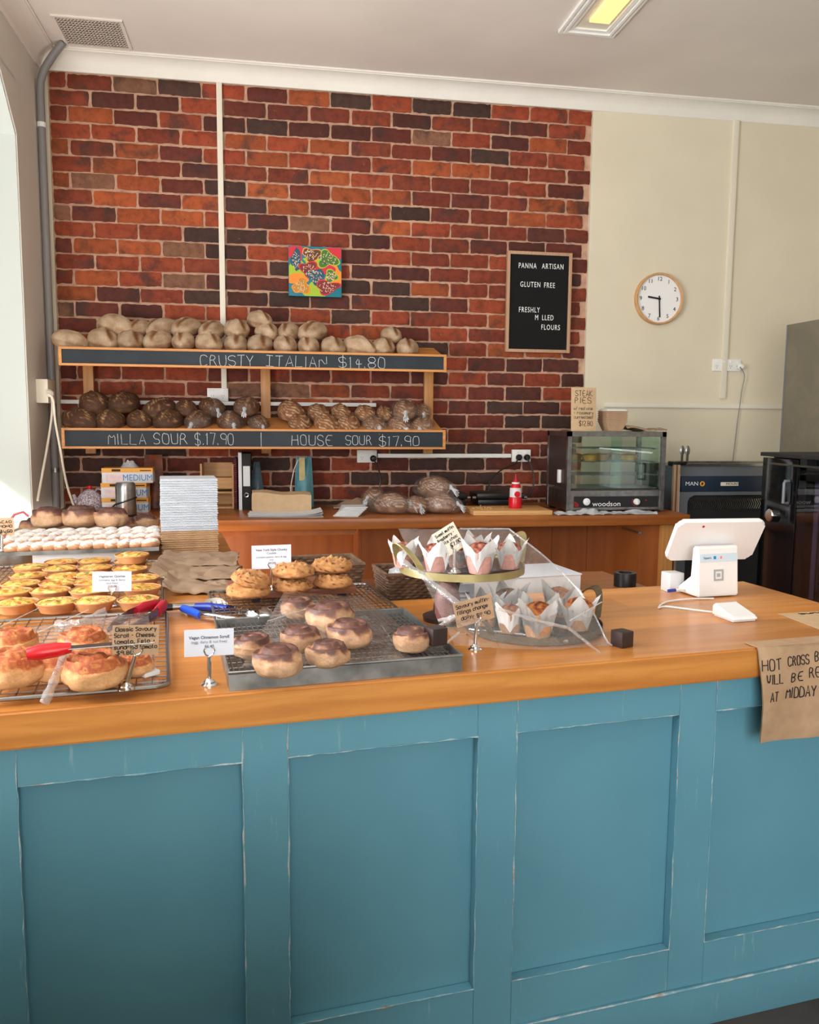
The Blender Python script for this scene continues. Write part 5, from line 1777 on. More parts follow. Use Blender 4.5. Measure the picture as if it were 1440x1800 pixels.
g = MB().grid(sgn, 20, 26)
g.grid(lambda u, v_: sgn(u, v_) + Vector((0, 0.003, 0)), 20, 26)
g.box((sw_ / 2, 0.020, HC + 0.0022), (sw_, 0.05, 0.0015))
obj('bag', g, M['kraft'], t, angle=60)
g = MB()
wf_ = lambda x_, z_: (x_, sgn(min(1, max(0, x_ / sw_)), min(1, max(0, (HC - z_) / (HC - zb_)))).y - 0.0012, z_)
for tx, px0, px1, py, hpx in (('HOT', 1338, 1371, 1179, 19), ('CROSS', 1385, 1424, 1171, 17), ('BUNS', 1435, 1476, 1163, 17), ('WILL', 1344, 1373, 1202, 17), ('BE', 1389, 1411, 1198, 16), ('READY', 1423, 1470, 1191, 18), ('AT', 1349, 1363, 1232, 17), ('MIDDAY', 1379, 1431, 1227, 19), ('TODAY', 1439, 1490, 1219, 18)):
    d_ = ray((px0 + px1) / 2, py)
    nrm = -CT
    k_ = (cl(0, -0.012) - EYE).dot(nrm) / ray(px0, py).dot(nrm)
    P0 = EYE + ray(px0, py) * k_
    k1_ = (cl(0, -0.012) - EYE).dot(nrm) / ray(px1, py - 2).dot(nrm)
    P1 = EYE + ray(px1, py - 2) * k1_
    x0_, x1_ = st(P0)[0] - sA, min(st(P1)[0] - sA, sw_ - 0.004)
    if x0_ > sw_ - 0.02:
        continue
    write(g, tx, x0_, x1_, P0.z, hpx / FPX * 1.92, 0.0013, jit=0.2, fn=wf_)
obj('lettering', g, M['ink'], t)

# dark wooden cubes
for s_, t_, z_, lb in ((1.222, 0.100, HC + 0.0005, 'small dark wooden cube standing alone on the counter near the muffins'), (0.752, 0.075, HC + 0.046, 'small dark wooden cube weighing down the film on the tray corner')):
    o = obj('wooden_block', MB().box((0, 0, 0.0185), (0.037, 0.037, 0.037), bev=0.0015), M['darkwood'])
    o.location = cl(s_, t_, z_)
    o.rotation_euler = (0, 0, TH + 0.25)
    tag(o, lb, 'block')

# ------------------------------------------------------------------ round muffin trays
def round_tray(label, s, t_, z, r, ang, band):
    t = cthing('serving_tray', label, 'tray', s, t_, z)
    obj('plate', MB().lathe([(0, 0), (r * 0.985, 0), (r * 0.985, 0.008), (r * 0.96, 0.011), (0, 0.011)], 64), M['darkwood'], t)
    obj('brass_band', MB().lathe([(r * 0.988, -0.003), (r, -0.003), (r, 0.0155), (r * 0.988, 0.0155), (r * 0.988, -0.003)], 64), band, t)
    for sg in (0, PI):
        a = ang + sg
        P = []
        for k in range(15):
            f = k / 14
            aa = a + (f - 0.5) * 0.62
            hgt = 0.010 + 0.070 * math.sin(PI * f) ** 0.75
            rr_ = r + 0.004 + 0.030 * math.sin(PI * f)
            P.append(Vector((rr_ * math.cos(aa), rr_ * math.sin(aa), hgt)))
        g = MB()
        for i in range(14):
            a_, b_ = P[i], P[i + 1]
            n_ = Vector((math.cos(a), math.sin(a), 0))
            w_ = 0.011
            tang = (b_ - a_).normalized()
            side = Vector((n_.x, n_.y, 0.3)).normalized() * w_
            nn = tang.cross(side).normalized() * 0.0012
            v = [g.b.verts.new(q) for q in (a_ - side + nn, a_ + side + nn, b_ + side + nn, b_ - side + nn, a_ - side - nn, a_ + side - nn, b_ + side - nn, b_ - side - nn)]
            for f_ in ((0, 1, 2, 3), (7, 6, 5, 4), (0, 4, 5, 1), (2, 6, 7, 3), (1, 5, 6, 2), (3, 7, 4, 0)):
                g.b.faces.new([v[q] for q in f_])
        obj('handle', g, band, t, smooth=False)
    return t


LT = st(onz(937, 1093, HC + 0.016))
UZ = 1.090
UT = st(onz(812, 993, UZ + 0.011))
round_tray('low round dark tray with brass band and handles, holding the savoury muffins', LT[0], LT[1], HC + 0.005, 0.174, 0.25, M['bronze'])
round_tray('raised round dark tray with brass band and handles, holding the sugared muffins', UT[0], UT[1], UZ, 0.160, 0.30, M['gold'])
t = cthing('cake_stand', 'dark brown turned wooden pedestal under the raised muffin tray', 'stand', UT[0] - 0.02, UT[1] + 0.06)
obj('pedestal', MB().lathe([(0, 0), (0.060, 0), (0.062, 0.012), (0.035, 0.022), (0.030, 0.07), (0.042, 0.125), (0.060, 0.136), (0.060, 0.140), (0, 0.140)], 32), M['darkwood'], t)
t = cthing('sugar_jar', 'pinkish rounded jar standing under the raised muffin tray', 'jar', 0.893, 0.40)
obj('body', MB().lathe([(0, 0), (0.022, 0), (0.032, 0.03), (0.033, 0.07), (0.026, 0.10), (0.016, 0.112), (0, 0.114)], 26), pm('dusky_pink', srgb(150, 98, 94), srgb(126, 80, 78), 30, 0.45), t)
obj('foot', MB().lathe([(0.022, 0.0), (0.028, 0.0), (0.028, 0.012), (0.023, 0.012)], 24), M['black'], t)

M['muf_sweet'] = masked('sugared_muffin', [(0.0, srgb(206, 160, 150)), (0.4, srgb(190, 136, 124)), (0.65, srgb(172, 112, 88)), (0.85, srgb(132, 62, 50)), (1.0, srgb(104, 36, 40))], 0.75, 0.5, 110, 60, 0.4)
M['muf_sav'] = masked('savoury_muffin', [(0.0, srgb(196, 152, 116)), (0.4, srgb(182, 124, 72)), (0.65, srgb(176, 104, 48)), (0.85, srgb(128, 60, 32)), (1.0, srgb(70, 42, 32))], 0.7, 0.5, 60, 40, 0.4)


def muffin_meshes(kind, seed):
    o = seed * 5.1

    def top(u):
        k = 1 + 0.10 * nz(u, 3, o) + 0.05 * nz(u, 9, o)
        r = 0.037 * k
        z = 0.055 + (0.027 * k * u.z if u.z > 0 else 0.008 * u.z)
        return Vector((r * u.x, r * u.y, z)), max(0, min(1, 0.45 + 0.5 * nz(u, 4, o + 2) + 0.25 * (u.z > 0.2)))
    me = blob_mesh('muffin_top', top, 32, 18, M['muf_sweet' if kind == 'sweet' else 'muf_sav'])
    def base(u, v_):
        a = 2 * PI * u
        r = 0.0275 + 0.0125 * v_ + 0.0012 * math.sin(8 * a + o) * v_
        return Vector((r * math.cos(a), r * math.sin(a), 0.001 + 0.058 * v_))
    g = MB().grid(base, 32, 6, wrap=True)
    ring = [v for v in g.b.verts if v.co.z < 0.0011]
    g.b.faces.new(sorted(ring, key=lambda v: math.atan2(v.co.y, v.co.x)))
    bm_ = g.mesh('muffin_base')
    mask_attr(bm_, [0.08 + 0.25 * abs(nz(v.co, 40, o)) for v in bm_.vertices])
    bm_.materials.append(M['muf_sweet' if kind == 'sweet' else 'muf_sav'])
    # greaseproof tulip: four tall points outside, four short ones folded down between them
    def tul(u, v_):
        a = 2 * PI * u
        q = ((a * 4 / (2 * PI)) + 0.13 * seed) % 1.0
        c4 = abs(2 * q - 1)
        peak = c4 ** 1.15
        low = (0.044 if kind == 'sweet' else 0.026) * min(1.0, c4 * 1.5) + 0.005
        hi = 0.057 + 0.042 * peak + 0.004 * nz((math.cos(a), math.sin(a), seed), 2)
        z = low + (hi - low) * v_
        r = 0.0288 + 0.0125 * min(z, 0.06) / 0.06 + max(0, z - 0.058) * (0.22 + 0.25 * peak)
        r += 0.0016 * math.sin(16 * a + o) * v_
        return Vector((r * math.cos(a), r * math.sin(a), z))
    g = MB().grid(tul, 64, 8, wrap=True)
    # thickness
    geo = bmesh.ops.solidify(g.b, geom=g.b.faces[:], thickness=0.0007)
    pm_ = g.mesh('paper_cup')
    pm_.materials.append(M['greaseproof'])
    return me, bm_, pm_


MUF = {k: [muffin_meshes(k, s) for s in range(4)] for k in ('sweet', 'sav')}


def muffin(kind, px, py, wpx, z, seed, label, group, yaw):
    """px, py = front foot of the muffin in the photo"""
    p = onz(px, py, z)
    p.y += 0.026
    t = thing('muffin', label, 'muffin', (p.x, p.y, z), yaw, group)
    sc = wpx / FPX * p.y / 0.094
    t.scale = (sc,) * 3
    a, b_, c_ = MUF[kind][seed % 4]
    obj('muffin_top', a, None, t)
    obj('muffin_base', b_, None, t)
    obj('paper_cup', c_, None, t)


zu = UZ + 0.0115
for i, (px, py, wd, yw, lb) in enumerate([(712, 1000, 52, 0.4, 'sugared pink muffin in white paper at the left of the raised tray'), (771, 1008, 60, 0.2, 'sugared pink muffin in white paper left of the price card on the raised tray'),
                                          (848, 1011, 66, 0.75, 'sugared pink muffin in white paper at the front of the raised tray'), (900, 1003, 58, 0.3, 'sugared pink muffin in white paper at the right of the raised tray'),
                                          (838, 992, 54, 0.1, 'sugared pink muffin at the back of the raised tray behind the front one'), (809, 1000, 50, 1.0, 'sugared pink muffin in white paper at the back, behind the price card')]):
    muffin('sweet', px, py, wd, zu, i, lb, 'sugared muffins on the raised tray', yw)
zl = HC + 0.0165
for i, (px, py, wd, yw, lb) in enumerate([(899, 1092, 66, 0.3, 'savoury muffin in white paper at the back left of the low tray'), (952, 1124, 76, 0.78, 'savoury muffin in white paper at the front of the low tray'),
                                          (1022, 1111, 70, 0.3, 'savoury muffin in white paper at the right of the low tray'), (987, 1086, 62, 0.6, 'savoury muffin in white paper at the back right of the low tray'),
                                          (858, 1104, 62, 0.2, 'savoury muffin half hidden behind the kraft price card'), (902, 1116, 60, 0.9, 'browner savoury muffin just right of the kraft price card')]):
    muffin('sav', px, py, wd, zl, i + 1, lb, 'savoury muffins on the low tray', yw)

# steel tongs in front of the low tray
def tongs(label, p0, p1, gap, mats, grip=0.0, z=HC, name='tongs', head='scallop', rise=0.0, wd=0.016):
    """two spring arms joined at p0, heads at p1 (world points on the counter)"""
    p0, p1 = Vector(p0), Vector(p1)
    d = p1 - p0
    L_ = d.length
    t = thing(name, label, 'tongs', (p0.x, p0.y, z), math.atan2(d.y, d.x))
    for sg in (-1, 1):
        P = [(0, sg * 0.004, 0.014), (0.02, sg * 0.010, 0.012), (L_ * 0.5, sg * gap * 0.6, 0.011 + rise * 0.5), (L_ * 0.86, sg * gap * 0.5, 0.010 + rise), (L_, sg * gap * 0.35, 0.010 + rise)]
        g = MB()
        n_ = 20
        def arm(u, v_):
            k = u * (len(P) - 1)
            i = min(int(k), len(P) - 2)
            f = k - i
            q = Vector(P[i]).lerp(Vector(P[i + 1]), f)
            w_ = wd * (0.6 + 0.5 * math.sin(PI * min(1, u * 1.1)))
            a_ = PI * (v_ - 0.5)
            return q + Vector((0, sg * 0.005 * math.cos(a_), w_ / 2 * math.sin(a_)))
        g.grid(arm, n_, 6)
        bmesh.ops.solidify(g.b, geom=g.b.faces[:], thickness=0.0012)
        obj('arm', g, mats['arm'], t)
        if grip:
            a_, b_ = Vector(P[1]), Vector(P[2])
            e = a_.lerp(b_, min(1.0, grip))
            g = MB().tube([a_, a_.lerp(e, 0.5) + Vector((0, sg * 0.004, 0.002)), e], [wd * 0.5, wd * 0.58, wd * 0.5], 10)
            obj('grip', g, mats['grip' if sg < 0 else 'grip2'], t)
        if head == 'scallop':
            g = MB()
            def hd_(u, v_):
                a_ = 2 * PI * u
                r = (0.022 + 0.0016 * math.cos(9 * a_)) * v_
                return Vector((L_ + 0.008 + r * math.cos(a_) * 1.15, sg * (gap * 0.35 + 0.002 - 0.006 * v_ * v_), 0.020 + rise + r * math.sin(a_) * 0.75))
            g.grid(hd_, 36, 4, wrap=True)
            bmesh.ops.remove_doubles(g.b, verts=g.b.verts[:], dist=1e-6)
            bmesh.ops.solidify(g.b, geom=g.b.faces[:], thickness=0.001)
            obj('gripper', g, mats['head'], t)
    return t


CH = {'arm': M['chrome'], 'grip': M['blue'], 'grip2': M['darkblue'], 'head': M['steel']}
tongs('plain steel tongs lying in front of the low muffin tray', onz(826, 1116, HC), onz(1000, 1134, HC), 0.022, CH, 0, head='none', wd=0.02)

# white lidded boxes behind the muffins
t = cthing('cake_box', 'flat white cardboard box behind the muffins on the wooden ledge', 'box', 1.26, 0.84, 0.9285, 0.02)
obj('carton', MB().box((0, 0, 0.028), (0.40, 0.20, 0.056), bev=0.003), M['paper'], t)
obj('lid_flap', MB().box((0.0, 0, 0.0585), (0.405, 0.205, 0.004), bev=0.001), M['card'], t)
t = cthing('label_card', 'white printed label leaning behind the savoury muffins', 'card', 0.985, 0.545, HC + 0.002)
obj('card', MB().box((0, 0, 0.035), (0.075, 0.003, 0.07)), M['card'], t, smooth=False)
obj('print', MB().box((0.0, -0.002, 0.045), (0.045, 0.001, 0.006)).box((0.0, -0.002, 0.032), (0.03, 0.001, 0.004)), M['greyink'], t, smooth=False)

# wicker baskets with bagged goods
def basket(label, s, t_, wd, dp, hh, z, rz):
    t = cthing('wicker_basket', label, 'basket', s, t_, z, rz)
    n = 9
    for k in range(n):
        zz_ = 0.006 + (hh - 0.012) * k / (n - 1)
        f = 0.9 + 0.1 * k / (n - 1)
        P = []
        for i in range(56):
            u = i / 56 * 4
            sd_, fr_ = int(u), u - int(u)
            a_, b_ = wd / 2 * f, dp / 2 * f
            c4 = [(-a_, -b_), (a_, -b_), (a_, b_), (-a_, b_)]
            x = c4[sd_][0] + (c4[(sd_ + 1) % 4][0] - c4[sd_][0]) * fr_
            y = c4[sd_][1] + (c4[(sd_ + 1) % 4][1] - c4[sd_][1]) * fr_
            wv = 0.0028 * (1 if (i + k) % 2 else -1)
            nx, ny = [(0, -1), (1, 0), (0, 1), (-1, 0)][sd_]
            P.append((x + nx * wv, y + ny * wv, zz_))
        obj('weave_row', MB().tube(P, (hh - 0.012) / (n - 1) * 0.52, 6, closed=True), M['wicker'], t)
    obj('rim', MB().tube([(x * wd / 2 * 1.02, y * dp / 2 * 1.02, hh) for x, y in ((-1, -1), (0, -1), (1, -1), (1, 0), (1, 1), (0, 1), (-1, 1), (-1, 0))], 0.007, 8, closed=True), M['wicker'], t)
    obj('floor', MB().box((0, 0, 0.004), (wd * 0.9, dp * 0.9, 0.006)), M['wicker'], t, smooth=False)
    return t


basket('dark wicker basket with clear bags behind the wire rack', 0.925, 0.815, 0.20, 0.17, 0.085, 0.929, 0.0)
basket('dark wicker basket half hidden behind the cookie board', 0.69, 1.03, 0.22, 0.18, 0.085, 0.929, 0.0)
for k, (s_, t_) in enumerate(((0.89, 0.82), (0.955, 0.81))):
    o = obj('plastic_bag', blob_mesh('plastic_bag', lambda u: (Vector((u.x * 0.042, u.y * 0.05, (u.z * 0.03 if u.z > 0 else u.z * 0.02))) * (1 + 0.25 * nz(u, 4, k * 7)), 0.0), 26, 16, M['bag' if k else 'bagknot']), None)
    o.location = cl(s_, t_, 0.929 + 0.065)
    tag(o, ['whitish crumpled plastic bag at the left in the wicker basket', 'clear crumpled plastic bag at the right in the wicker basket'][k], 'plastic bag')

# =================================================================== ON THE COUNTER, LEFT HALF
def wire_rack(name, label, s0, s1, t0, t1, z, nx, ny, rim=0.0035, wire=0.0014, feet=0.0, sides=0.0):
    """a wire cooling rack lying in the counter's own directions"""
    cs, ct = (s0 + s1) / 2, (t0 + t1) / 2
    t = cthing(name, label, 'rack', cs, ct, z)
    a, b_ = (s1 - s0) / 2, (t1 - t0) / 2
    r_ = 0.025
    P = []
    for cx_, cy_, a0 in ((a - r_, b_ - r_, 0), (-a + r_, b_ - r_, 90), (-a + r_, -b_ + r_, 180), (a - r_, -b_ + r_, 270)):
        for k in range(5):
            an = math.radians(a0 + 22.5 * k)
            P.append((cx_ + r_ * math.cos(an), cy_ + r_ * math.sin(an), 0))
    obj('rim', MB().tube(P, rim, 8, closed=True), M['wire'], t)
    g = MB()
    for i in range(1, nx):
        x = -a + 2 * a * i / nx
        g.tube([(x, -b_, 0.001), (x, b_, 0.001)], wire, 5)
    for j in range(1, ny):
        y = -b_ + 2 * b_ * j / ny
        g.tube([(-a, y, -0.001), (a, y, -0.001)], wire, 5)
    obj('wire_grid', g, M['wire'], t)
    if feet:
        for sx in (-1, 1):
            for sy in (-1, 1):
                obj('foot', MB().tube([(sx * (a - 0.01), sy * (b_ - 0.04), 0), (sx * (a - 0.01), sy * (b_ - 0.04), -feet)], 0.003, 6), M['wire'], t)
    return t


wire_rack('cooling_rack', 'wire cooling rack under the savoury scrolls at the front left of the counter', -0.70, 0.200, 0.035, 0.668, HC + 0.014, 30, 18, 0.0045, 0.0016, 0.013)
wire_rack('cooling_rack', 'wire cooling rack under the rows of quiches', -0.50, 0.190, 0.780, 1.50, HC + 0.012, 40, 12, 0.004, 0.0016, 0.011)
wire_rack('cooling_rack', 'wire cooling rack under the cookie board and cinnamon scrolls', 0.318, 0.792, 0.460, 0.862, HC + 0.022, 34, 12, 0.004, 0.0014, 0.021)

# steel tray with an inset wire rack
t = cthing('baking_tray', 'rimmed grey steel baking tray holding the cinnamon scrolls', 'tray', (0.312 + 0.790) / 2, (0.012 + 0.450) / 2)
a, b_, hr = 0.239, 0.219, 0.036
g = MB().box((0, 0, 0.002), (2 * a - 0.006, 2 * b_ - 0.006, 0.003))
for sx in (-1, 1):
    g.box((sx * (a - 0.0015), 0, hr / 2 + 0.0005), (0.003, 2 * b_, hr))
    g.box((0, sx * (b_ - 0.0015), hr / 2 + 0.0005), (2 * a - 0.006, 0.003, hr))
obj('pan', g, M['oldsteel'], t, smooth=False)
obj('rolled_rim', MB().tube([(-a, -b_, hr), (a, -b_, hr), (a, b_, hr), (-a, b_, hr)], 0.0034, 8, closed=True), M['oldsteel'], t)
g = MB()
for i in range(1, 40):
    x = -a + 2 * a * i / 40
    g.tube([(x, -b_ + 0.004, 0.026), (x, b_ - 0.004, 0.026)], 0.0014, 5)
for j in range(1, 12):
    y = -b_ + 2 * b_ * j / 12
    g.tube([(-a + 0.004, y, 0.0235), (a - 0.004, y, 0.0235)], 0.0016, 5)
obj('wire_rack', g, M['wire'], t)

# ------------------------------------------------------------------ quiches
M['tart'] = pm('tart_shell', srgb(204, 146, 98), srgb(186, 124, 74), 26, 0.7, bmp=0.15, vary=0.08)
mq, nt, bs, _o = nodes('quiche_filling')
oi = N(nt, 'ShaderNodeObjectInfo')
tc = N(nt, 'ShaderNodeTexCoord')
va = N(nt, 'ShaderNodeVectorMath', operation='ADD')
vm = N(nt, 'ShaderNodeMath', operation='MULTIPLY')
vm.inputs[1].default_value = 37.0
nt.links.new(oi.outputs['Random'], vm.inputs[0])
nt.links.new(tc.outputs['Object'], va.inputs[0])
nt.links.new(vm.outputs[0], va.inputs[1])
v = va.outputs[0]
c = ramp(nt, [(0.30, srgb(168, 96, 40)), (0.42, srgb(210, 150, 62)), (0.56, srgb(226, 184, 96)), (0.70, srgb(232, 206, 146))], noi(nt, v, 34, 5, 0.6, 0.6))
c = mixc(nt, ramp(nt, [(0.56, (0, 0, 0, 1)), (0.62, (0.85, 0.85, 0.85, 1))], noi(nt, v, 52, 3, 0.5, 1.0)), c, srgb(104, 124, 48))
v2 = N(nt, 'ShaderNodeVectorMath', operation='ADD')
v2.inputs[1].default_value = (5.3, 2.1, 8.8)
nt.links.new(v, v2.inputs[0])
c = mixc(nt, ramp(nt, [(0.60, (0, 0, 0, 1)), (0.65, (0.85, 0.85, 0.85, 1))], noi(nt, v2.outputs[0], 44, 3, 0.5, 0.8)), c, srgb(190, 68, 36))
nt.links.new(c, bs.inputs['Base Color'])
bs.inputs['Roughness'].default_value = 0.5
bump(nt, bs, noi(nt, v, 60, 5, 0.6), 0.7, 0.006)
M['quiche'] = mq


def quiche_meshes(seed):
    g = MB().lathe([(0, 0), (0.041, 0), (0.050, 0.018), (0.0545, 0.0245), (0.0540, 0.027), (0.0515, 0.0265), (0.0495, 0.022)], 40)
    for v_ in g.b.verts:
        k = 1 + 0.014 * nz(v_.co, 50, seed * 3.3)
        v_.co.x *= k
        v_.co.y *= k
        if v_.co.z > 0.023:
            v_.co.z += 0.0016 * nz(v_.co, 60, seed)
    shell = g.mesh('pastry_shell')
    shell.materials.append(M['tart'])

    def f(u, v_):
        r, a_ = 0.0495 * v_, 2 * PI * u
        x, y = r * math.cos(a_), r * math.sin(a_)
        return Vector((x, y, 0.0235 + 0.0075 * (1 - v_ ** 3) + 0.006 * nz((x, y, 0), 60, seed * 7.1) * (1 - v_ ** 6)))
    g = MB().grid(f, 34, 9, wrap=True)
    bmesh.ops.remove_doubles(g.b, verts=g.b.verts[:], dist=1e-6)
    fill = g.mesh('filling')
    fill.materials.append(M['quiche'])
    return shell, fill


QM = [quiche_meshes(s) for s in range(3)]
ZQ = HC + 0.0175
rows = [('front', [(29, 1057), (100, 1056), (166, 1054), (243, 1052)]), ('second', [(20, 1038), (88, 1036), (157, 1036), (249, 1031)]), ('third', [(36, 1024), (102, 1023), (160, 1021), (248, 1014)]),
        ('fourth', [(50, 1010), (113, 1011), (158, 1009)]), ('fifth', [(53, 995), (106, 998), (167, 996), (228, 998)]), ('sixth', [(108, 986), (166, 984), (230, 985)])]
qn = 0
for rn, pts in rows:
    for k, (px, py) in enumerate(pts):
        p = onz(px, py, ZQ + 0.027)
        t = thing('quiche', 'golden quiche, %s from left in the %s row of the quiche rack' % (ORD[k], rn), 'quiche', (p.x, p.y, ZQ), random.uniform(0, 6), 'quiches on the wire rack')
        a, b_ = QM[qn % 3]
        obj('pastry_shell', a, None, t)
        obj('filling', b_, None, t)
        qn += 1
p = onz(232, 974, ZQ + 0.060)
t = thing('quiche', 'golden quiche resting on top of the others at the back right', 'quiche', (p.x, p.y, ZQ + 0.033), 1.0, 'quiches on the wire rack')
obj('pastry_shell', QM[0][0], None, t)
obj('filling', QM[0][1], None, t)

# ------------------------------------------------------------------ sugared pastries and brown buns at the back
ZP = HC + 0.055
t = cthing('pastry_tray', 'grey steel tray of sugar dusted pastries raised on a white stand', 'tray', -0.13, 1.72, ZP - 0.012)
obj('pan', MB().box((0, 0, 0.003), (0.62, 0.38, 0.005)).box((0, -0.189, 0.008), (0.62, 0.003, 0.014)).box((0, 0.189, 0.008), (0.62, 0.003, 0.014)).box((0.309, 0, 0.008), (0.003, 0.378, 0.014)).box((-0.309, 0, 0.008), (0.003, 0.378, 0.014)), M['oldsteel'], t, smooth=False)
t = cthing('tray_stand', 'white block stand under the tray of sugared pastries', 'stand', -0.10, 1.66, HC)
obj('block', MB().box((0, 0, 0.021), (0.30, 0.16, 0.042), bev=0.003), M['paper'], t)
M['sugared'] = masked('sugar_dusted_pastry', [(0.0, srgb(178, 120, 80)), (0.42, srgb(198, 148, 110)), (0.64, srgb(232, 222, 214)), (1.0, srgb(242, 240, 240))], 0.85, 0.35, 90, 50, 0.35, 0.04)


def pastry_mesh(seed):
    o = seed * 4.4

    def f(u):
        k = 1 + 0.12 * nz(u, 3, o) + 0.05 * nz(u, 10, o)
        bend = 0.006 * u.x * u.x
        return Vector((0.041 * k * u.x, 0.024 * k * u.y + bend, 0.016 + 0.021 * k * u.z)), max(0, min(1, 0.30 + 0.62 * u.z + 0.30 * nz(u, 5, o)))
    return blob_mesh('sugared_pastry', f, 26, 16, M['sugared'])


PMS = [pastry_mesh(s) for s in range(4)]
for r, (nm, n, x0, x1, y0, y1, zadd) in enumerate((('front', 12, 28, 266, 963, 955, 0), ('second', 12, 22, 272, 953, 945, 0.0), ('third', 11, 30, 270, 945, 938, 0.004), ('fourth', 10, 44, 270, 939, 933, 0.008))):
    for k in range(n):
        f = k / (n - 1)
        px, py = x0 + (x1 - x0) * f, y0 + (y1 - y0) * f
        p = onz(px, py, ZP + 0.012 + zadd)
        o = obj('sugared_pastry', PMS[(k + r) % 4], None)
        o.location = (p.x, p.y, ZP - 0.005 + zadd)
        o.rotation_euler = (0, 0, TH + 0.7 + random.uniform(-0.35, 0.35))
        tag(o, 'sugar dusted pastry, %s from left in the %s row of the raised tray' % (ORD[k], nm), 'pastry', 'sugar dusted pastries')

M['bun'] = masked('glazed_bun', [(0.0, srgb(206, 168, 132)), (0.35, srgb(192, 148, 112)), (0.52, srgb(164, 118, 88)), (0.70, srgb(112, 74, 64)), (1.0, srgb(82, 54, 50))], 0.5, 0.4, 40, 30, 0.42, 0.06, 0.5)
M['savscroll'] = masked('savoury_scroll', [(0.0, srgb(226, 176, 126)), (0.35, srgb(212, 156, 102)), (0.55, srgb(190, 112, 62)), (0.72, srgb(170, 84, 58)), (0.86, srgb(206, 132, 70)), (1.0, srgb(58, 40, 42))], 0.6, 0.6, 50, 42, 0.42, 0.05)


def bun_mesh(kind, seed):
    o = seed * 6.7

    def f(u):
        a = math.atan2(u.y, u.x)
        rr = math.hypot(u.x, u.y)
        sph = 1 + 0.13 * nz(u, 1.4, o) + 0.04 * nz(u, 4, o)
        # puffy drum: superellipse profile
        e = 0.72
        R_ = 0.056 * sph * (rr ** e if rr > 0 else 0)
        z = math.copysign(abs(u.z) ** e, u.z) if u.z else 0
        Z = 0.036 + 0.036 * z * (1.0 if z > 0 else 1.0)
        x, y = R_ * math.cos(a), R_ * math.sin(a)
        m = 0.16 + 0.14 * nz(u, 3, o)
        if u.z > 0.1:
            sw = math.sin(a + 11 * rr * 1.25 + seed)
            k = min(1, (u.z - 0.1) * 3)
            Z += (0.0065 * sw) * k * min(1, rr * 3) + 0.004 * (1 - rr) * k
            m = max(m, 0.28 + 0.46 * k * min(1, max(0, (u.z - 0.24 - 0.62 * nz(u, 1.9, o + 4)) * 4)) + 0.13 * k * sw + 0.25 * nz(u, 4, o + 8) * k)
        else:
            # the outer coil end shows as a step in the side
            st_ = (a + PI + seed) % (2 * PI)
            if st_ < 0.35:
                x *= 0.94
                y *= 0.94
        if kind == 'sav':
            m = m if u.z < 0.35 else 0.62 + 0.40 * nz(u, 7, o)
            Z += 0.004 * nz(u, 9, o) if u.z > 0.3 else 0
        return Vector((x, y, max(0, Z))), max(0, min(1, m))
    return blob_mesh('scroll', f, 48, 28, M['bun' if kind == 'bun' else 'savscroll'])


BM = [bun_mesh('bun', s) for s in range(4)]
SM = [bun_mesh('sav', s) for s in range(3)]


def scroll(me, px, py, wpx, z, label, cat, group, name, yaw=0.0, flat=1.0, tilt=0.0):
    """px, py = middle of the outline"""
    p = onz(px, py, z + 0.030 * flat)
    sc = wpx / FPX * p.y / 0.112
    p = onz(px, py, z + 0.036 * sc * flat)
    o = obj(name, me, None)
    o.location = (p.x, p.y, z)
    o.scale = (sc, sc, sc * flat)
    o.rotation_euler = (tilt, 0, yaw)
    return tag(o, label, cat, group)


t = cthing('bun_tray', 'dark tray under the chocolate glazed buns at the back of the counter', 'tray', -0.10, 2.07, HC + 0.001)
obj('pan', MB().box((0, 0, 0.004), (0.66, 0.26, 0.007), bev=0.002), M['blackmatt'], t)
for k, (px, py, wd) in enumerate([(66, 929, 54), (116, 929, 54), (164, 927, 52), (212, 927, 54), (256, 919, 44)]):
    scroll(BM[k % 4], px, py, wd, HC + 0.020, 'chocolate glazed bun, %s from left in the lower layer behind the sugared pastries' % ORD[k], 'bun', 'glazed buns at the back', 'glazed_bun', k * 1.3, 0.85)
for k, (px, py, wd) in enumerate([(85, 911, 54), (141, 910, 58), (195, 911, 54)]):
    scroll(BM[(k + 1) % 4], px, py, wd, HC + 0.080, 'chocolate glazed bun, %s from left in the top layer beside the flask' % ORD[k], 'bun', 'glazed buns at the back', 'glazed_bun', k * 2.1 + 1, 0.9)
t = cthing('tongs', 'pink handled tongs loop standing by the left end of the glazed buns', 'tongs', -0.44, 2.20, HC)
obj('handle', MB().tube([(0.0, 0, 0.02), (0.01, 0, 0.07), (0.04, 0, 0.115), (0.075, 0, 0.125), (0.095, 0, 0.105)], 0.005, 8), pm('pink_grip', srgb(220, 96, 104), None, rough=0.4), t)

# ------------------------------------------------------------------ cinnamon scrolls
ZT = HC + 0.0275
for k, (px, py, wd, z, lb) in enumerate([(525, 1070, 62, HC + 0.024, 'cinnamon scroll at the back of the tray, under the cookie board'), (582, 1086, 86, HC + 0.024, 'large cinnamon scroll under the film behind the front ones'),
                                         (613, 1116, 84, ZT, 'cinnamon scroll right of the middle of the steel tray'), (528, 1124, 74, ZT, 'cinnamon scroll half hidden in the middle of the steel tray'),
                                         (446, 1137, 72, ZT, 'cinnamon scroll at the left edge of the steel tray'), (489, 1163, 90, ZT, 'cinnamon scroll nearest the front left of the steel tray'),
                                         (576, 1151, 78, ZT, 'cinnamon scroll at the front, just right of the nearest one'), (724, 1125, 74, ZT, 'lone cinnamon scroll at the right end of the steel tray')]):
    scroll(BM[k % 4], px, py, wd, z, lb, 'scroll', 'cinnamon scrolls', 'cinnamon_scroll', k * 1.7, 0.86)
ZS = HC + 0.0205
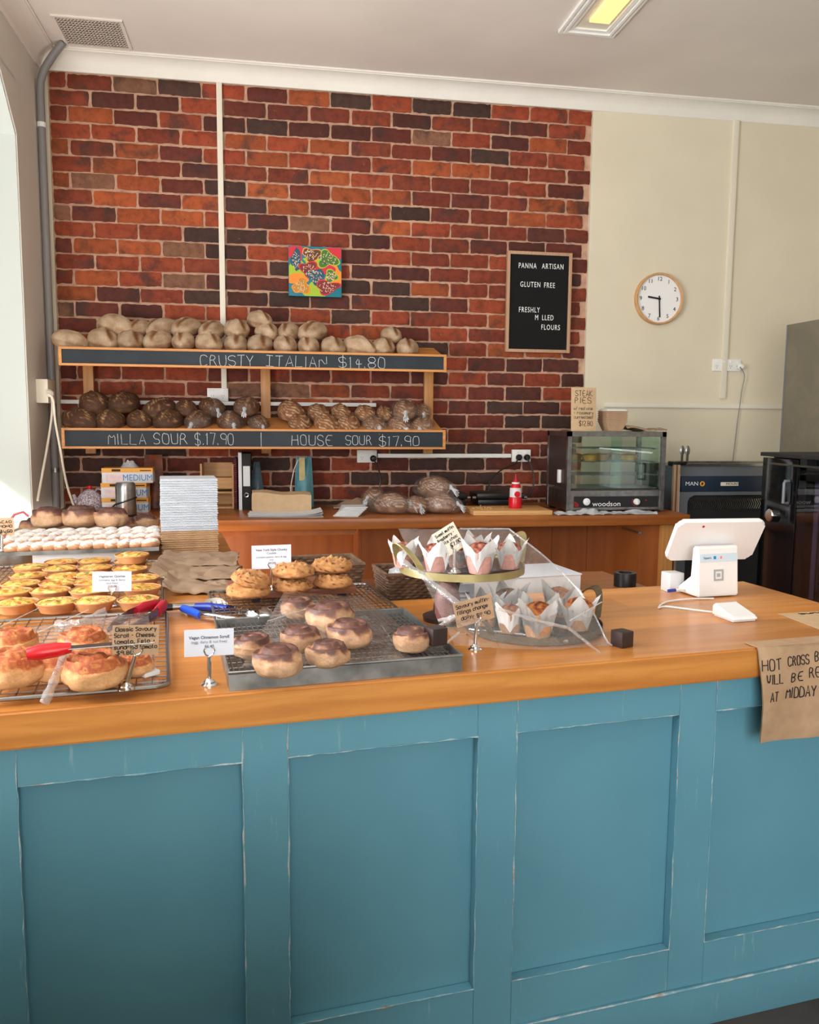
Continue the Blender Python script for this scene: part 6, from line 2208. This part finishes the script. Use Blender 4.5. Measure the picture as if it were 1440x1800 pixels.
for k, (px, py, wd, lb) in enumerate([(24, 1133, 84, 'savoury scroll at the back left of the front rack'), (148, 1130, 80, 'savoury scroll at the back, behind the red handled server'), (22, 1177, 104, 'savoury scroll at the left edge of the photo on the front rack'),
                                      (100, 1172, 84, 'savoury scroll between the left and the front one on the rack'), (166, 1180, 104, 'savoury scroll at the front of the rack with olives on top'), (236, 1170, 66, 'savoury scroll at the right, behind the leaning card stem')]):
    scroll(SM[k % 3], px, py, wd, ZS, lb, 'scroll', 'savoury scrolls', 'savoury_scroll', k * 1.9, 0.84)

# ------------------------------------------------------------------ cookies on their board
M['cookie'] = masked('nut_cookie', [(0.0, srgb(214, 172, 120)), (0.35, srgb(190, 138, 88)), (0.52, srgb(170, 114, 66)), (0.70, srgb(142, 90, 52)), (0.82, srgb(86, 56, 42)), (1.0, srgb(70, 46, 36))], 0.85, 0.5, 60, 45, 0.25, 0.05)


def cookie_mesh(seed):
    o = seed * 8.3

    def f(u):
        k = 1 + 0.05 * nz(u, 2, o) + 0.03 * nz(u, 7, o)
        lump = max(0, nz(u, 6.5, o + 2)) * 0.016 * max(0, u.z + 0.15)
        rr = math.hypot(u.x, u.y)
        e = 0.8
        a = math.atan2(u.y, u.x)
        R_ = 0.058 * k * rr ** e
        z = 0.015 + (0.026 * u.z if u.z > 0 else 0.015 * u.z) + lump
        return Vector((R_ * math.cos(a), R_ * math.sin(a), z)), max(0, min(1, 0.42 + 0.25 * nz(u, 4, o) + (0.45 if nz(u, 7, o + 11) > 0.42 else 0) - 2.2 * max(0, lump - 0.002) * 60 * 0.25))
    return blob_mesh('cookie', f, 44, 24, M['cookie'])


KM = [cookie_mesh(s) for s in range(3)]
ZR = HC + 0.058
t = cthing('riser_board', 'reddish wooden riser board with black legs under the cookies', 'board', 0.540, 0.745, ZR - 0.018)
obj('plank', MB().box((0, 0, 0.009), (0.345, 0.185, 0.018), bev=0.003), M['acacia'], t)
for sx in (-0.105, 0.135):
    for sy in (-0.075, 0.075):
        obj('leg', MB().box((sx, sy, -0.007), (0.022, 0.010, 0.0145)), M['black'], t, smooth=False)
for k, (px, py, wd, z, lb) in enumerate([(437, 1027, 74, ZR, 'chunky nut cookie at the front left of the riser board'), (440, 1008, 68, ZR + 0.030, 'chunky nut cookie leaning behind the front left one'), (514, 1020, 68, ZR, 'chunky nut cookie in the lower middle, right of the card stem'),
                                         (516, 994, 70, ZR + 0.038, 'chunky nut cookie on top in the middle of the board'), (585, 1013, 68, ZR, 'chunky nut cookie at the lower right of the board'), (583, 985, 70, ZR + 0.038, 'chunky nut cookie on top at the right of the board')]):
    scroll(KM[k % 3], px, py, wd, z, lb, 'cookie', 'cookies on the riser board', 'cookie', k * 1.1, 0.95, 0.25 if k == 1 else 0.0)

# ------------------------------------------------------------------ stack of folded takeaway boxes
t0 = None
n_w, n_k = 22, 11
hs = (HC + 0.0)
for k in range(n_k + n_w):
    kraft = k < n_k
    th_ = 0.0083 if kraft else 0.0091
    nm = ('kraft brown folded takeaway box, %s from the bottom of the stack' % ORD[k]) if kraft else ('white folded takeaway box, %s from the top of the stack' % (ORD[n_k + n_w - 1 - k] if n_k + n_w - 1 - k < 20 else ['twenty first', 'twenty second'][n_k + n_w - 21 - k]))
    key = 'k' if kraft else 'w'
    p = cl(0.295, 1.79, hs)
    g = MB()
    w_, d_ = 0.214, 0.20
    e = random.uniform(-0.0015, 0.0015)
    g.box((e, 0, th_ * 0.25), (w_, d_, th_ * 0.36), bev=0.0008).box((e * 0.5, 0.002, th_ * 0.70), (w_ - 0.003, d_ - 0.004, th_ * 0.36), bev=0.0008)
    o = obj('takeaway_box', g, M['boxkraft'] if kraft else M['boxwhite'], smooth=False)
    o.location = (p.x + random.uniform(-.0015, .0015), p.y + random.uniform(-.003, .003), p.z + 0.0006)
    o.rotation_euler = (0, 0.004 * (k / 33), TH + random.uniform(-0.006, 0.006))
    tag(o, nm, 'box', 'folded takeaway boxes')
    hs += th_

# kraft bags lying flat


def flatbag(label, s, t_, rz, wd, dp, z, seed, hgt=0.03, sm=None, fold=1.0):
    def f(u, v_):
        n_ = noise.noise(Vector((u * 4, v_ * 3, seed * 3.3)))
        n2 = noise.noise(Vector((u * 11, v_ * 8, seed * 1.3)))
        x = (u - 0.5) * wd + 0.012 * noise.noise(Vector((v_ * 5, seed, 0)))
        y = (v_ - 0.5) * dp + 0.012 * noise.noise(Vector((u * 5, seed, 4)))
        zz_ = 0.010 + hgt * (0.45 + 0.55 * n_) * math.sin(PI * min(1, v_ * 1.1)) ** 0.5 * (1 - 0.55 * u) + 0.006 * n2 + fold * hgt * 1.0 * math.exp(-(u / 0.12) ** 2)
        return Vector((x, y, max(0.006, zz_)))
    o = obj('kraft_bag', MB().slab(f, 26, 16, 0.005), M['kraftdark'], None, angle=18)
    o.location = cl(s, t_, z)
    o.rotation_euler = (0, 0, TH + rz)
    return tag(o, label, 'paper bag', 'kraft bags lying on the counter')


flatbag('crumpled kraft bag lying lowest, nearest the blue tongs', 0.315, 1.02, -0.05, 0.24, 0.20, HC + 0.001, 2, 0.024)
flatbag('crumpled kraft bag in the middle of the flat pile beside the quiches', 0.30, 1.18, -0.20, 0.26, 0.22, HC + 0.014, 5, 0.028)
flatbag('smooth kraft bag on top of the flat pile below the box stack', 0.32, 1.40, -0.12, 0.26, 0.26, HC + 0.022, 9, 0.026, fold=0.5)

# ------------------------------------------------------------------ tongs and servers
tongs('blue handled tongs with scalloped steel heads beside the steel tray', onz(318, 1074, HC), onz(452, 1104, HC), 0.080, CH, 0.92, HC + 0.001, wd=0.02, rise=0.012)
CS_ = {'arm': M['chrome'], 'grip': M['blackmatt'], 'grip2': M['blackmatt'], 'head': M['chrome']}
t = thing('serving_spoon', 'shiny spoon with black tipped handle lying behind the blue tongs', 'spoon', onz(378, 1061, HC + 0.02), TH + 0.02)
t.location.z = HC + 0.012
obj('bowl', MB().lathe([(0, -0.004), (0.012, -0.002), (0.023, 0.006), (0.0245, 0.008), (0.022, 0.007), (0.011, 0.0), (0, -0.001)], 28, sx=1.25, m=Matrix.Rotation(math.radians(38), 4, 'X')), M['chrome'], t)
obj('handle', MB().tube([(-0.02, 0, 0.004), (-0.06, 0, 0.006), (-0.115, -0.002, 0.006)], [0.006, 0.008, 0.009], 10), M['steel'], t)
obj('tip', MB().tube([(-0.112, -0.002, 0.006), (-0.135, -0.003, 0.006)], 0.0095, 10), M['black'], t)
tongs('crimson handled tongs lying open across the front wire rack', onz(286, 1066, HC + 0.02), onz(206, 1118, HC + 0.02), 0.055, {'arm': M['steel'], 'grip': M['crimson'], 'grip2': M['crimson'], 'head': M['steel']}, 0.75, HC + 0.020, head='none', wd=0.024, rise=0.004)
t = thing('cake_server', 'red handled steel server lying on the savoury scrolls under the film', 'server', onz(100, 1146, HC + 0.095), TH + 0.05)
obj('handle', MB().tube([(-0.050, 0, 0.0), (-0.030, 0, 0.002), (0.0, 0, 0.004), (0.025, 0, 0.006)], [0.010, 0.0145, 0.0135, 0.009], 12), M['red'], t)
obj('blade', MB().box((0.095, 0, 0.006), (0.15, 0.026, 0.002), bev=0.0006), M['steel'], t, smooth=False)

# ------------------------------------------------------------------ price cards in chrome holders


def holder(label, base_px, base_z, top, cardlabel, cw, ch, mat, roll=0.0, lines=(), hand=None, inkm=None, gap=0.0):
    """top = pixel of the stem top; the card (cw x ch metres) stands in the clip"""
    p = onz(base_px[0], base_px[1] - 3, base_z)
    q = ony(top[0], top[1], p.y)
    d = q - p
    t = thing('card_holder', label, 'card holder', p, TH)
    Rm = Matrix.Rotation(-TH, 4, 'Z')
    dl = Rm @ d
    obj('base', MB().lathe([(0, 0), (0.0165, 0), (0.0165, 0.002), (0.012, 0.005), (0.0115, 0.008), (0.007, 0.011), (0.005, 0.014)], 28), M['chrome'], t)
    obj('stem', MB().tube([(0, 0, 0.006), dl], 0.0042, 12), M['chrome'], t)
    g = MB()
    ux = dl.normalized().cross(Vector((0, 1, 0))).normalized()
    uz = dl.normalized()
    for sg in (-1, 1):
        g.tube([dl, dl + ux * sg * 0.007 + uz * 0.004, dl + ux * sg * 0.0105 + uz * 0.012, dl + ux * sg * 0.008 + uz * 0.019 + Vector((0, -0.003, 0)), dl + ux * sg * 0.005 + uz * 0.017 + Vector((0, -0.004, 0))], 0.0016, 6)
    obj('clip', g, M['chrome'], t)
    c = thing('price_card', cardlabel, 'card', q + CT * 0.004, 0.0)
    c.rotation_euler = (Matrix.Rotation(TH, 4, 'Z') @ Matrix.Rotation(roll, 4, 'Y')).to_euler()
    obj('card', MB().box((0, 0, ch / 2 + gap), (cw, 0.0012, ch), bev=0.0004), mat, c, smooth=False)
    im = inkm or M['greyink']
    if hand is None:
        for tx, fz, sz, bd in lines:
            ptext('lettering', tx, sz, im, c, (0, -0.0008, ch * fz + gap), bold=bd, ext=0.0002)
    else:
        for tx, fa, fb, fz, hh_, rr_ in hand:
            obj('lettering', write(MB(), tx, fa * cw, fb * cw, fz * ch + gap, hh_ * ch, rr_, -0.0012, jit=0.25, rise=0.02), im, c)
    return t, c


# all cards: px per metre at their distance
holder('chrome card holder standing in front of the quiches', (197, 1068), HC + 0.015, (197, 1041), 'white printed price card in front of the quiches', 0.100, 0.055, M['card'], 0.03,
       [('Vegetarian Quiches', 0.76, 0.0085, 0.0002), ('(contains egg & dairy)', 0.58, 0.0078, 0), ('(nut free)', 0.42, 0.0078, 0), ('$10.80', 0.26, 0.0085, 0.0001)], gap=0.001)
holder('chrome card holder leaning on the front wire rack', (222, 1214), HC + 0.016, (238, 1152), 'kraft handwritten price card above the savoury scrolls', 0.083, 0.058, M['kraft'], 0.05, gap=-0.001, inkm=M['ink'],
       hand=[('Classic Savoury', -0.44, 0.44, 0.80, 0.13, 0.0008), ('Scroll - Cheese,', -0.46, 0.42, 0.60, 0.13, 0.0008), ('tomato, Feta +', -0.46, 0.42, 0.40, 0.13, 0.0008), ('sundried tomato', -0.46, 0.46, 0.21, 0.13, 0.0008), ('$9.80', -0.40, -0.05, 0.03, 0.12, 0.0008)])
holder('chrome card holder standing on the bare counter left of the steel tray', (368, 1207), HC, (368, 1154), 'white printed price card left of the steel tray', 0.095, 0.054, M['card'], 0.02, gap=0.0,
       lines=[('Vegan Cinnamon Scroll', 0.70, 0.0082, 0.0003), ('(egg, dairy & nut free)', 0.53, 0.0078, 0), ('$6.40', 0.36, 0.0080, 0.0002)])
holder('chrome card holder standing on the cookie board', (478, 1040), ZR, (478, 1000), 'white printed price card above the cookies', 0.107, 0.065, M['card'], 0.0, gap=0.0,
       lines=[('New York Style Chunky', 0.80, 0.0086, 0.0002), ('Cookie', 0.66, 0.0086, 0.0001), ('(contains peanut, dairy & egg,', 0.50, 0.0070, 0), ('soy)', 0.38, 0.0070, 0), ('$4.50', 0.24, 0.0080, 0.0001)])
holder('chrome card holder standing on the raised muffin tray', (799, 1010), UZ + 0.0115, (799, 966), 'cream handwritten price card tilted over the sugared muffins', 0.062, 0.068, M['cardcream'], -0.52, gap=-0.008, inkm=M['ink'],
       hand=[('Sweet muffin', -0.42, 0.40, 0.80, 0.11, 0.0008), ('Raspberry +', -0.42, 0.34, 0.62, 0.11, 0.0008), ('white choc', -0.42, 0.38, 0.44, 0.11, 0.0008), ('$7.90', -0.05, 0.42, 0.22, 0.14, 0.0010)])
holder('chrome card holder standing in front of the low muffin tray', (835, 1145), HC, (838, 1094), 'kraft handwritten price card in front of the savoury muffins', 0.094, 0.058, M['kraft'], -0.20, gap=-0.002, inkm=M['ink'],
       hand=[('Savoury muffin-', -0.44, 0.44, 0.74, 0.15, 0.0008), ('fillings change', -0.44, 0.36, 0.50, 0.15, 0.0008), ('daily.', -0.36, -0.06, 0.26, 0.15, 0.0008), ('$7.90', 0.04, 0.40, 0.20, 0.15, 0.0008)])
holder('chrome card holder at the left edge beside the sugared pastries', (3, 972), HC + 0.058, (4, 942), 'kraft handwritten price card at the left edge beside the sugared pastries', 0.075, 0.062, M['kraft'], 0.0, gap=0.0, inkm=M['ink'],
       hand=[('CACAO', -0.30, 0.40, 0.70, 0.14, 0.0010), ('ALMOND', -0.40, 0.42, 0.45, 0.14, 0.0010), ('$4.50', -0.1, 0.42, 0.16, 0.16, 0.0011)])

# ------------------------------------------------------------------ clear film covers


def film(label, corners, nu, nv, amp, seed, folds=(), sag=0.0, bulge=0.0, hem=False):
    """crumpled clear sheet through four world corners (A-B far edge, D-C near edge)"""
    A_, B_, C_, D_ = [Vector(q) for q in corners]
    org = (A_ + B_ + C_ + D_) / 4
    org.z = min(q.z for q in (A_, B_, C_, D_))
    t = thing('film_cover', label, 'film', org)

    def f(u, v_):
        p = A_.lerp(B_, u).lerp(D_.lerp(C_, u), v_)
        p = p + CS * (bulge * math.sin(PI * v_) * u)
        e = min(1, 6 * min(u, 1 - u, v_, 1 - v_) + 0.15)
        n_ = noise.noise(Vector((u * 5 + seed, v_ * 4, seed))) + 0.5 * abs(noise.noise(Vector((u * 12, v_ * 9 + seed, 2)))) + 0.6 * (0.5 - abs(noise.noise(Vector(((u + v_) * 4, seed, (u - v_) * 1.5)))))
        p = p + Vector((0, 0, amp * n_ * e - sag * math.sin(PI * u) * math.sin(PI * v_)))
        p.z = max(p.z, HC + 0.004)
        return p - org
    obj('sheet', MB().grid(f, nu, nv), M['film'], t)
    if hem:
        obj('hem', MB().tube([f(0.55 + 0.045 * k, 0.0) for k in range(10)] + [f(1.0, k / 16) for k in range(17)], 0.0022, 6), M['filmfold'], t)
    for pts, w_ in folds:
        P = [Vector(q) - org for q in pts]
        g = MB()
        n_ = 14
        for k in range(len(P) - 1):
            a_, b_ = P[k], P[k + 1]
            side = (b_ - a_).cross(Vector((0.35, -0.9, 0.2))).normalized()
            def q_(u, v_, a_=a_, b_=b_, side=side, w_=w_, k=k):
                wv = w_ * (0.7 + 0.5 * noise.noise(Vector((u * 3 + k, seed, 1))))
                return a_.lerp(b_, u) + side * (v_ - 0.5) * wv + Vector((0, -1, 0)) * 0.004 * math.sin(PI * v_)
            g.grid(q_, n_, 4)
        obj('folded_edge', g, M['filmfold'], t)
    return t


def cw(px, py, t_, ):
    """point on the plane standing t_ behind the counter's front edge"""
    d = ray(px, py)
    nrm = CT
    k = (CA + CT * t_ - EYE).dot(nrm) / d.dot(nrm)
    return EYE + d * k


film('clear film draped from the raised muffins down over the low muffin tray', (cw(700, 930, 0.42), cw(895, 930, 0.40), cw(1075, 1150, 0.10), cw(800, 1135, 0.10)), 46, 34, 0.014, 3,
     [((cw(702, 982, 0.28), cw(748, 1016, 0.24), cw(806, 1062, 0.20)), 0.022),
      ((cw(876, 1070, 0.14), cw(940, 1090, 0.12), cw(1000, 1104, 0.10), cw(1058, 1150, 0.06)), 0.010), ((cw(1058, 1058, 0.18), cw(1000, 1092, 0.14)), 0.004), ((cw(770, 1092, 0.16), cw(800, 1084, 0.15), cw(768, 1104, 0.15)), 0.014)], bulge=0.05, hem=True)
film('clear film covering the cinnamon scrolls on the steel tray', (cw(500, 1040, 0.56) , cw(640, 1050, 0.56), cw(780, 1160, 0.04), cw(425, 1172, 0.04)), 44, 32, 0.012, 8,
     [((cw(470, 1092, 0.36), cw(540, 1070, 0.40)), 0.004), ((cw(612, 1080, 0.36), cw(660, 1130, 0.16)), 0.004), ((cw(672, 1100, 0.22), cw(712, 1160, 0.05)), 0.005), ((cw(786, 1130, 0.07), cw(808, 1112, 0.10)), 0.010)])
film('clear film covering the savoury scrolls on the front rack', (cw(-70, 1120, 0.46), cw(260, 1075, 0.50), cw(280, 1205, 0.045), cw(-70, 1225, 0.03)), 44, 28, 0.012, 14,
     [((cw(96, 1100, 0.42), cw(140, 1096, 0.42), cw(188, 1074, 0.46)), 0.030), ((cw(124, 1128, 0.12), cw(102, 1180, 0.04), cw(78, 1236, -0.006)), 0.026), ((cw(0, 1146, 0.36), cw(66, 1112, 0.42), cw(156, 1072, 0.50)), 0.004), ((cw(0, 1102, 0.5), cw(70, 1068, 0.6)), 0.004)])
t = cthing('paper_scrap', 'small folded white paper scrap on the front rack behind the card stem', 'paper', 0.165, 0.085, HC + 0.021, 0.6)
obj('scrap', MB().box((0, 0, 0.006), (0.035, 0.02, 0.010), bev=0.003), M['paper'], t)
